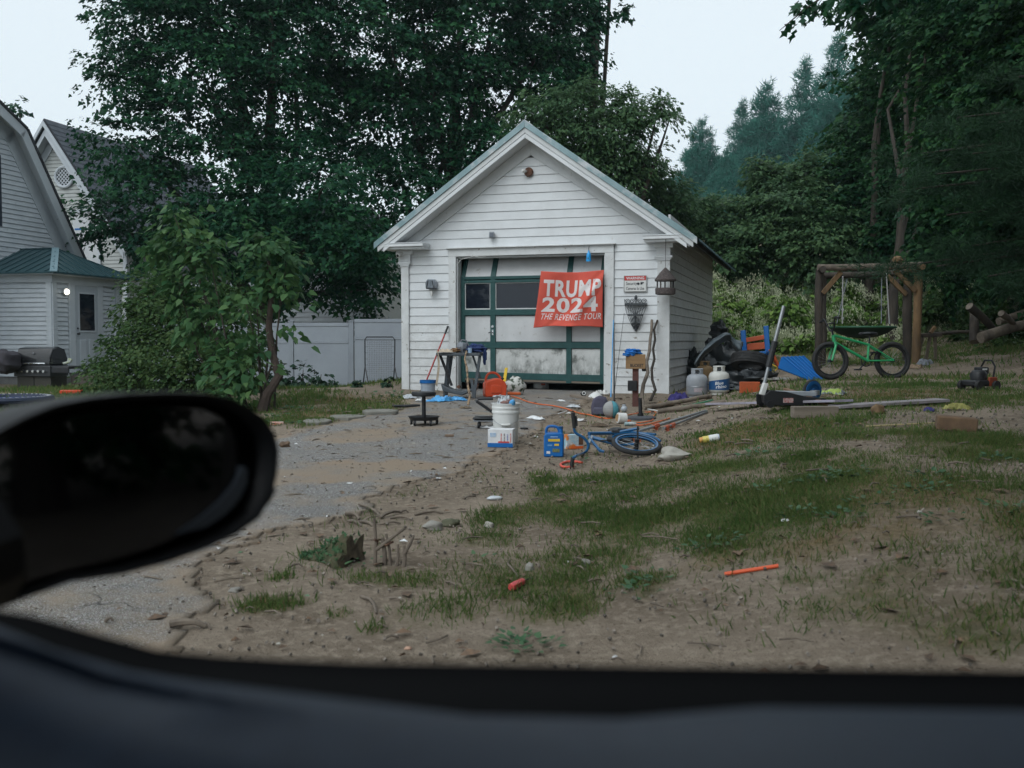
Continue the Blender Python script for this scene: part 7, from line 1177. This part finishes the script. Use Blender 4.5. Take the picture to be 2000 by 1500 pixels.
def prof_(x):
    z = lerpx(ztop, x); a = lerpx(yin, x); b = lerpx(yrub, x); c = z+.006
    return [(a+.02, z-.75), (a-.005, z-.2), (a-.012, z-.06), (a, c-.022), (a+.02, c-.006), (a+.05, c), ((a+b)/2, c+.004), (b-.035, c+.001), (b-.012, c-.006), (b, c-.018), (b+.005, c-.05)]
K = len(prof_(0)); pad.add([(x, y, z) for x in xs_ for y, z in prof_(x)], [(i*K+k, i*K+k+1, (i+1)*K+k+1, (i+1)*K+k) for i in range(NX) for k in range(K-1)])
build('door_pad', pad, CPAD, car, world=True, smooth=70)
def prof2(x):
    z = lerpx(ztop, x); b = lerpx(yrub, x); return [(b-.004, z-.06), (b-.004, z-.016), (b+.008, z-.009), (.535, z-.008), (.546, z-.002), (.55, z-.008), (.552, z-.06)]
K = 7; rub.add([(x, y, z) for x in xs_ for y, z in prof2(x)], [(i*K+k, i*K+k+1, (i+1)*K+k+1, (i+1)*K+k) for i in range(NX) for k in range(K-1)]); build('window_seal', rub, CRUB, car, world=True, smooth=70)
def prof3(x):
    z = lerpx(ztop, x); return [(.553, z-.06), (.556, z-.015), (.575, z-.02), (.60, z-.06), (.62, z-.25), (.625, z-.5), (.60, z-.72), (.56, z-.80)]
K = 8; sk = MB().add([(x, y, z) for x in xs_ for y, z in prof3(x)], [(i*K+k, i*K+k+1, (i+1)*K+k+1, (i+1)*K+k) for i in range(NX) for k in range(K-1)]); build('door_skin', sk, M('car_paint', (.012, .014, .02), rough=.25, coat=.6), car, world=True, smooth=70)
# wing mirror: a curved shell around a glass that faces back along the car
nrm = Vector((1.33, -.82, .06)).normalized(); C0 = Vector((-.33, .92, 1.115)); cam_p = Vector((0, 0, CH))
def onplane(px, py, off=0.):
    k, m = ray(px, py); d = Vector((k, 1, m)); t_ = (C0+nrm*off-cam_p).dot(nrm)/d.dot(nrm); return cam_p+d*t_
rim = [(543, 880), (535, 845), (515, 815), (485, 793), (450, 775), (405, 766), (330, 764), (250, 766), (170, 774), (100, 788), (40, 812), (-30, 850), (-70, 900), (-80, 960), (-70, 1030), (-60, 1110), (-40, 1170), (0, 1188), (40, 1172), (130, 1140), (230, 1125), (320, 1102), (400, 1073), (460, 1044), (505, 1012), (530, 965), (540, 925)]
pts3 = [onplane(*p_) for p_ in rim]; cen = sum(pts3, Vector())/len(pts3); u = Vector((nrm.y, -nrm.x, 0)).normalized()
def ring(s, off, src=None): return [cen+(p_-cen)*s+nrm*off for p_ in (src or pts3)]
mir = build('side_mirror', (lambda mb: mb.add([p_ for rr in (ring(.90, -.012), ring(.94, .002), ring(.985, .004), ring(1.0, -.004), ring(1.0, -.03), ring(.96, -.07), ring(.82, -.11), ring(.5, -.135)) for p_ in rr],
    [(i*27+k, i*27+(k+1) % 27, (i+1)*27+(k+1) % 27, (i+1)*27+k) for i in range(7) for k in range(27)]+[tuple(7*27+k for k in range(27))]))(MB()), CBLK, car, world=True, smooth=60)
def sub(n, mb, m, **k):
    l = car.location; mb.v = [(a-l.x, b-l.y, c-l.z) for a, b, c in mb.v]; return build(n, mb, m, mir, **k)
gl = [onplane(*p_) for p_ in [(470, 870), (462, 840), (440, 815), (405, 800), (330, 796), (240, 800), (150, 812), (70, 830), (0, 860), (-40, 910), (-45, 970), (-40, 1050), (-10, 1120), (60, 1135), (150, 1110), (240, 1090), (320, 1064), (390, 1028), (440, 985), (468, 930)]]
MIRR = M('mirror_glass', (.08, .087, .10), rough=.04, metal=1)
sub('mirror_glass', MB().add([p_-nrm*.006 for p_ in gl], [tuple(range(20))]), MIRR, smooth=0)
cr = [onplane(*p_) for p_ in [(478, 910), (487, 918), (484, 945), (470, 975), (445, 1003), (405, 1030), (350, 1042), (395, 1012), (435, 978), (462, 945)]]
sub('inner_bezel', MB().add([p_-nrm*.002 for p_ in cr]+[p_-nrm*.012 for p_ in cr], [tuple(range(10))]+[(i, (i+1) % 10, 10+(i+1) % 10, 10+i) for i in range(10)]), M('bezel_grey', (.05, .06, .075), rough=.4), smooth=0)
nt = [onplane(*p_) for p_ in [(530, 940), (548, 958), (540, 975), (520, 1000), (505, 990)]]
sub('turn_signal', MB().add([p_-nrm*.01 for p_ in nt]+[p_-nrm*.07 for p_ in nt], [tuple(range(5)), (9, 8, 7, 6, 5)]+[(i, (i+1) % 5, 5+(i+1) % 5, 5+i) for i in range(5)]), CBLK, bevel=.003)
build('mirror_arm', MB().tube([(-.50, .58, 1.08), (-.46, .68, 1.075), (-.42, .78, 1.085)], [.05, .045, .05], 10), CBLK, car, world=True); build('sail_panel', MB().prism([(-.75, 1.06), (-.36, 1.085), (-.42, 1.16), (-.6, 1.24), (-.75, 1.3)], .545, .57, 'y'), CBLK, car, world=True)

HEAD = M('headliner', (.12, .12, .13), rough=.9)
build('roof', MB().grid(lambda u, v: (-1.1+2.9*u, -1.35+1.85*v, 1.56-.10*(2*u-1)**2-.07*(2*v-1)**4), 16, 10), HEAD, car, world=True, smooth=80, thick=.03)
build('far_door', MB().prism([(-1.0, .3), (1.7, .3), (1.75, 1.02), (-.9, 1.06)], -1.42, -1.34, 'y'), CBLK, car, world=True, bevel=.02); build('rear_pillar', MB().prism([(1.3, 1.0), (1.8, 1.0), (1.75, 1.42), (1.62, 1.45)], .50, .55, 'y'), CBLK, car, world=True)
build('dashboard', MB().box((-1.0, -.4, .80), (.4, 1.8, .45)), CBLK, car, world=True, bevel=.06); build('cabin_floor', MB().box((.4, -.4, .32), (2.8, 1.85, .05)), CBLK, car, world=True); build('rear_bulkhead', MB().box((1.75, -.4, .75), (.12, 1.8, .85)), CBLK, car, world=True, bevel=.04)

# ------------------------------------------------------------------ the damp summer air
hz = MB().box((0, 60, 23), (700, 560, 50)); HZ = bpy.data.materials.new('haze'); HZ.use_nodes = True; n = HZ.node_tree.nodes; n.remove(n['Principled BSDF'])
pv = n.new('ShaderNodeVolumePrincipled'); pv.inputs['Color'].default_value = (.66, .84, .90, 1); pv.inputs['Density'].default_value = .0005; pv.inputs['Anisotropy'].default_value = .2
HZ.node_tree.links.new(pv.outputs[0], n['Material Output'].inputs['Volume']); build('haze', hz, HZ, kind='stuff', smooth=0, label='thin bluish haze in the air over the yard')
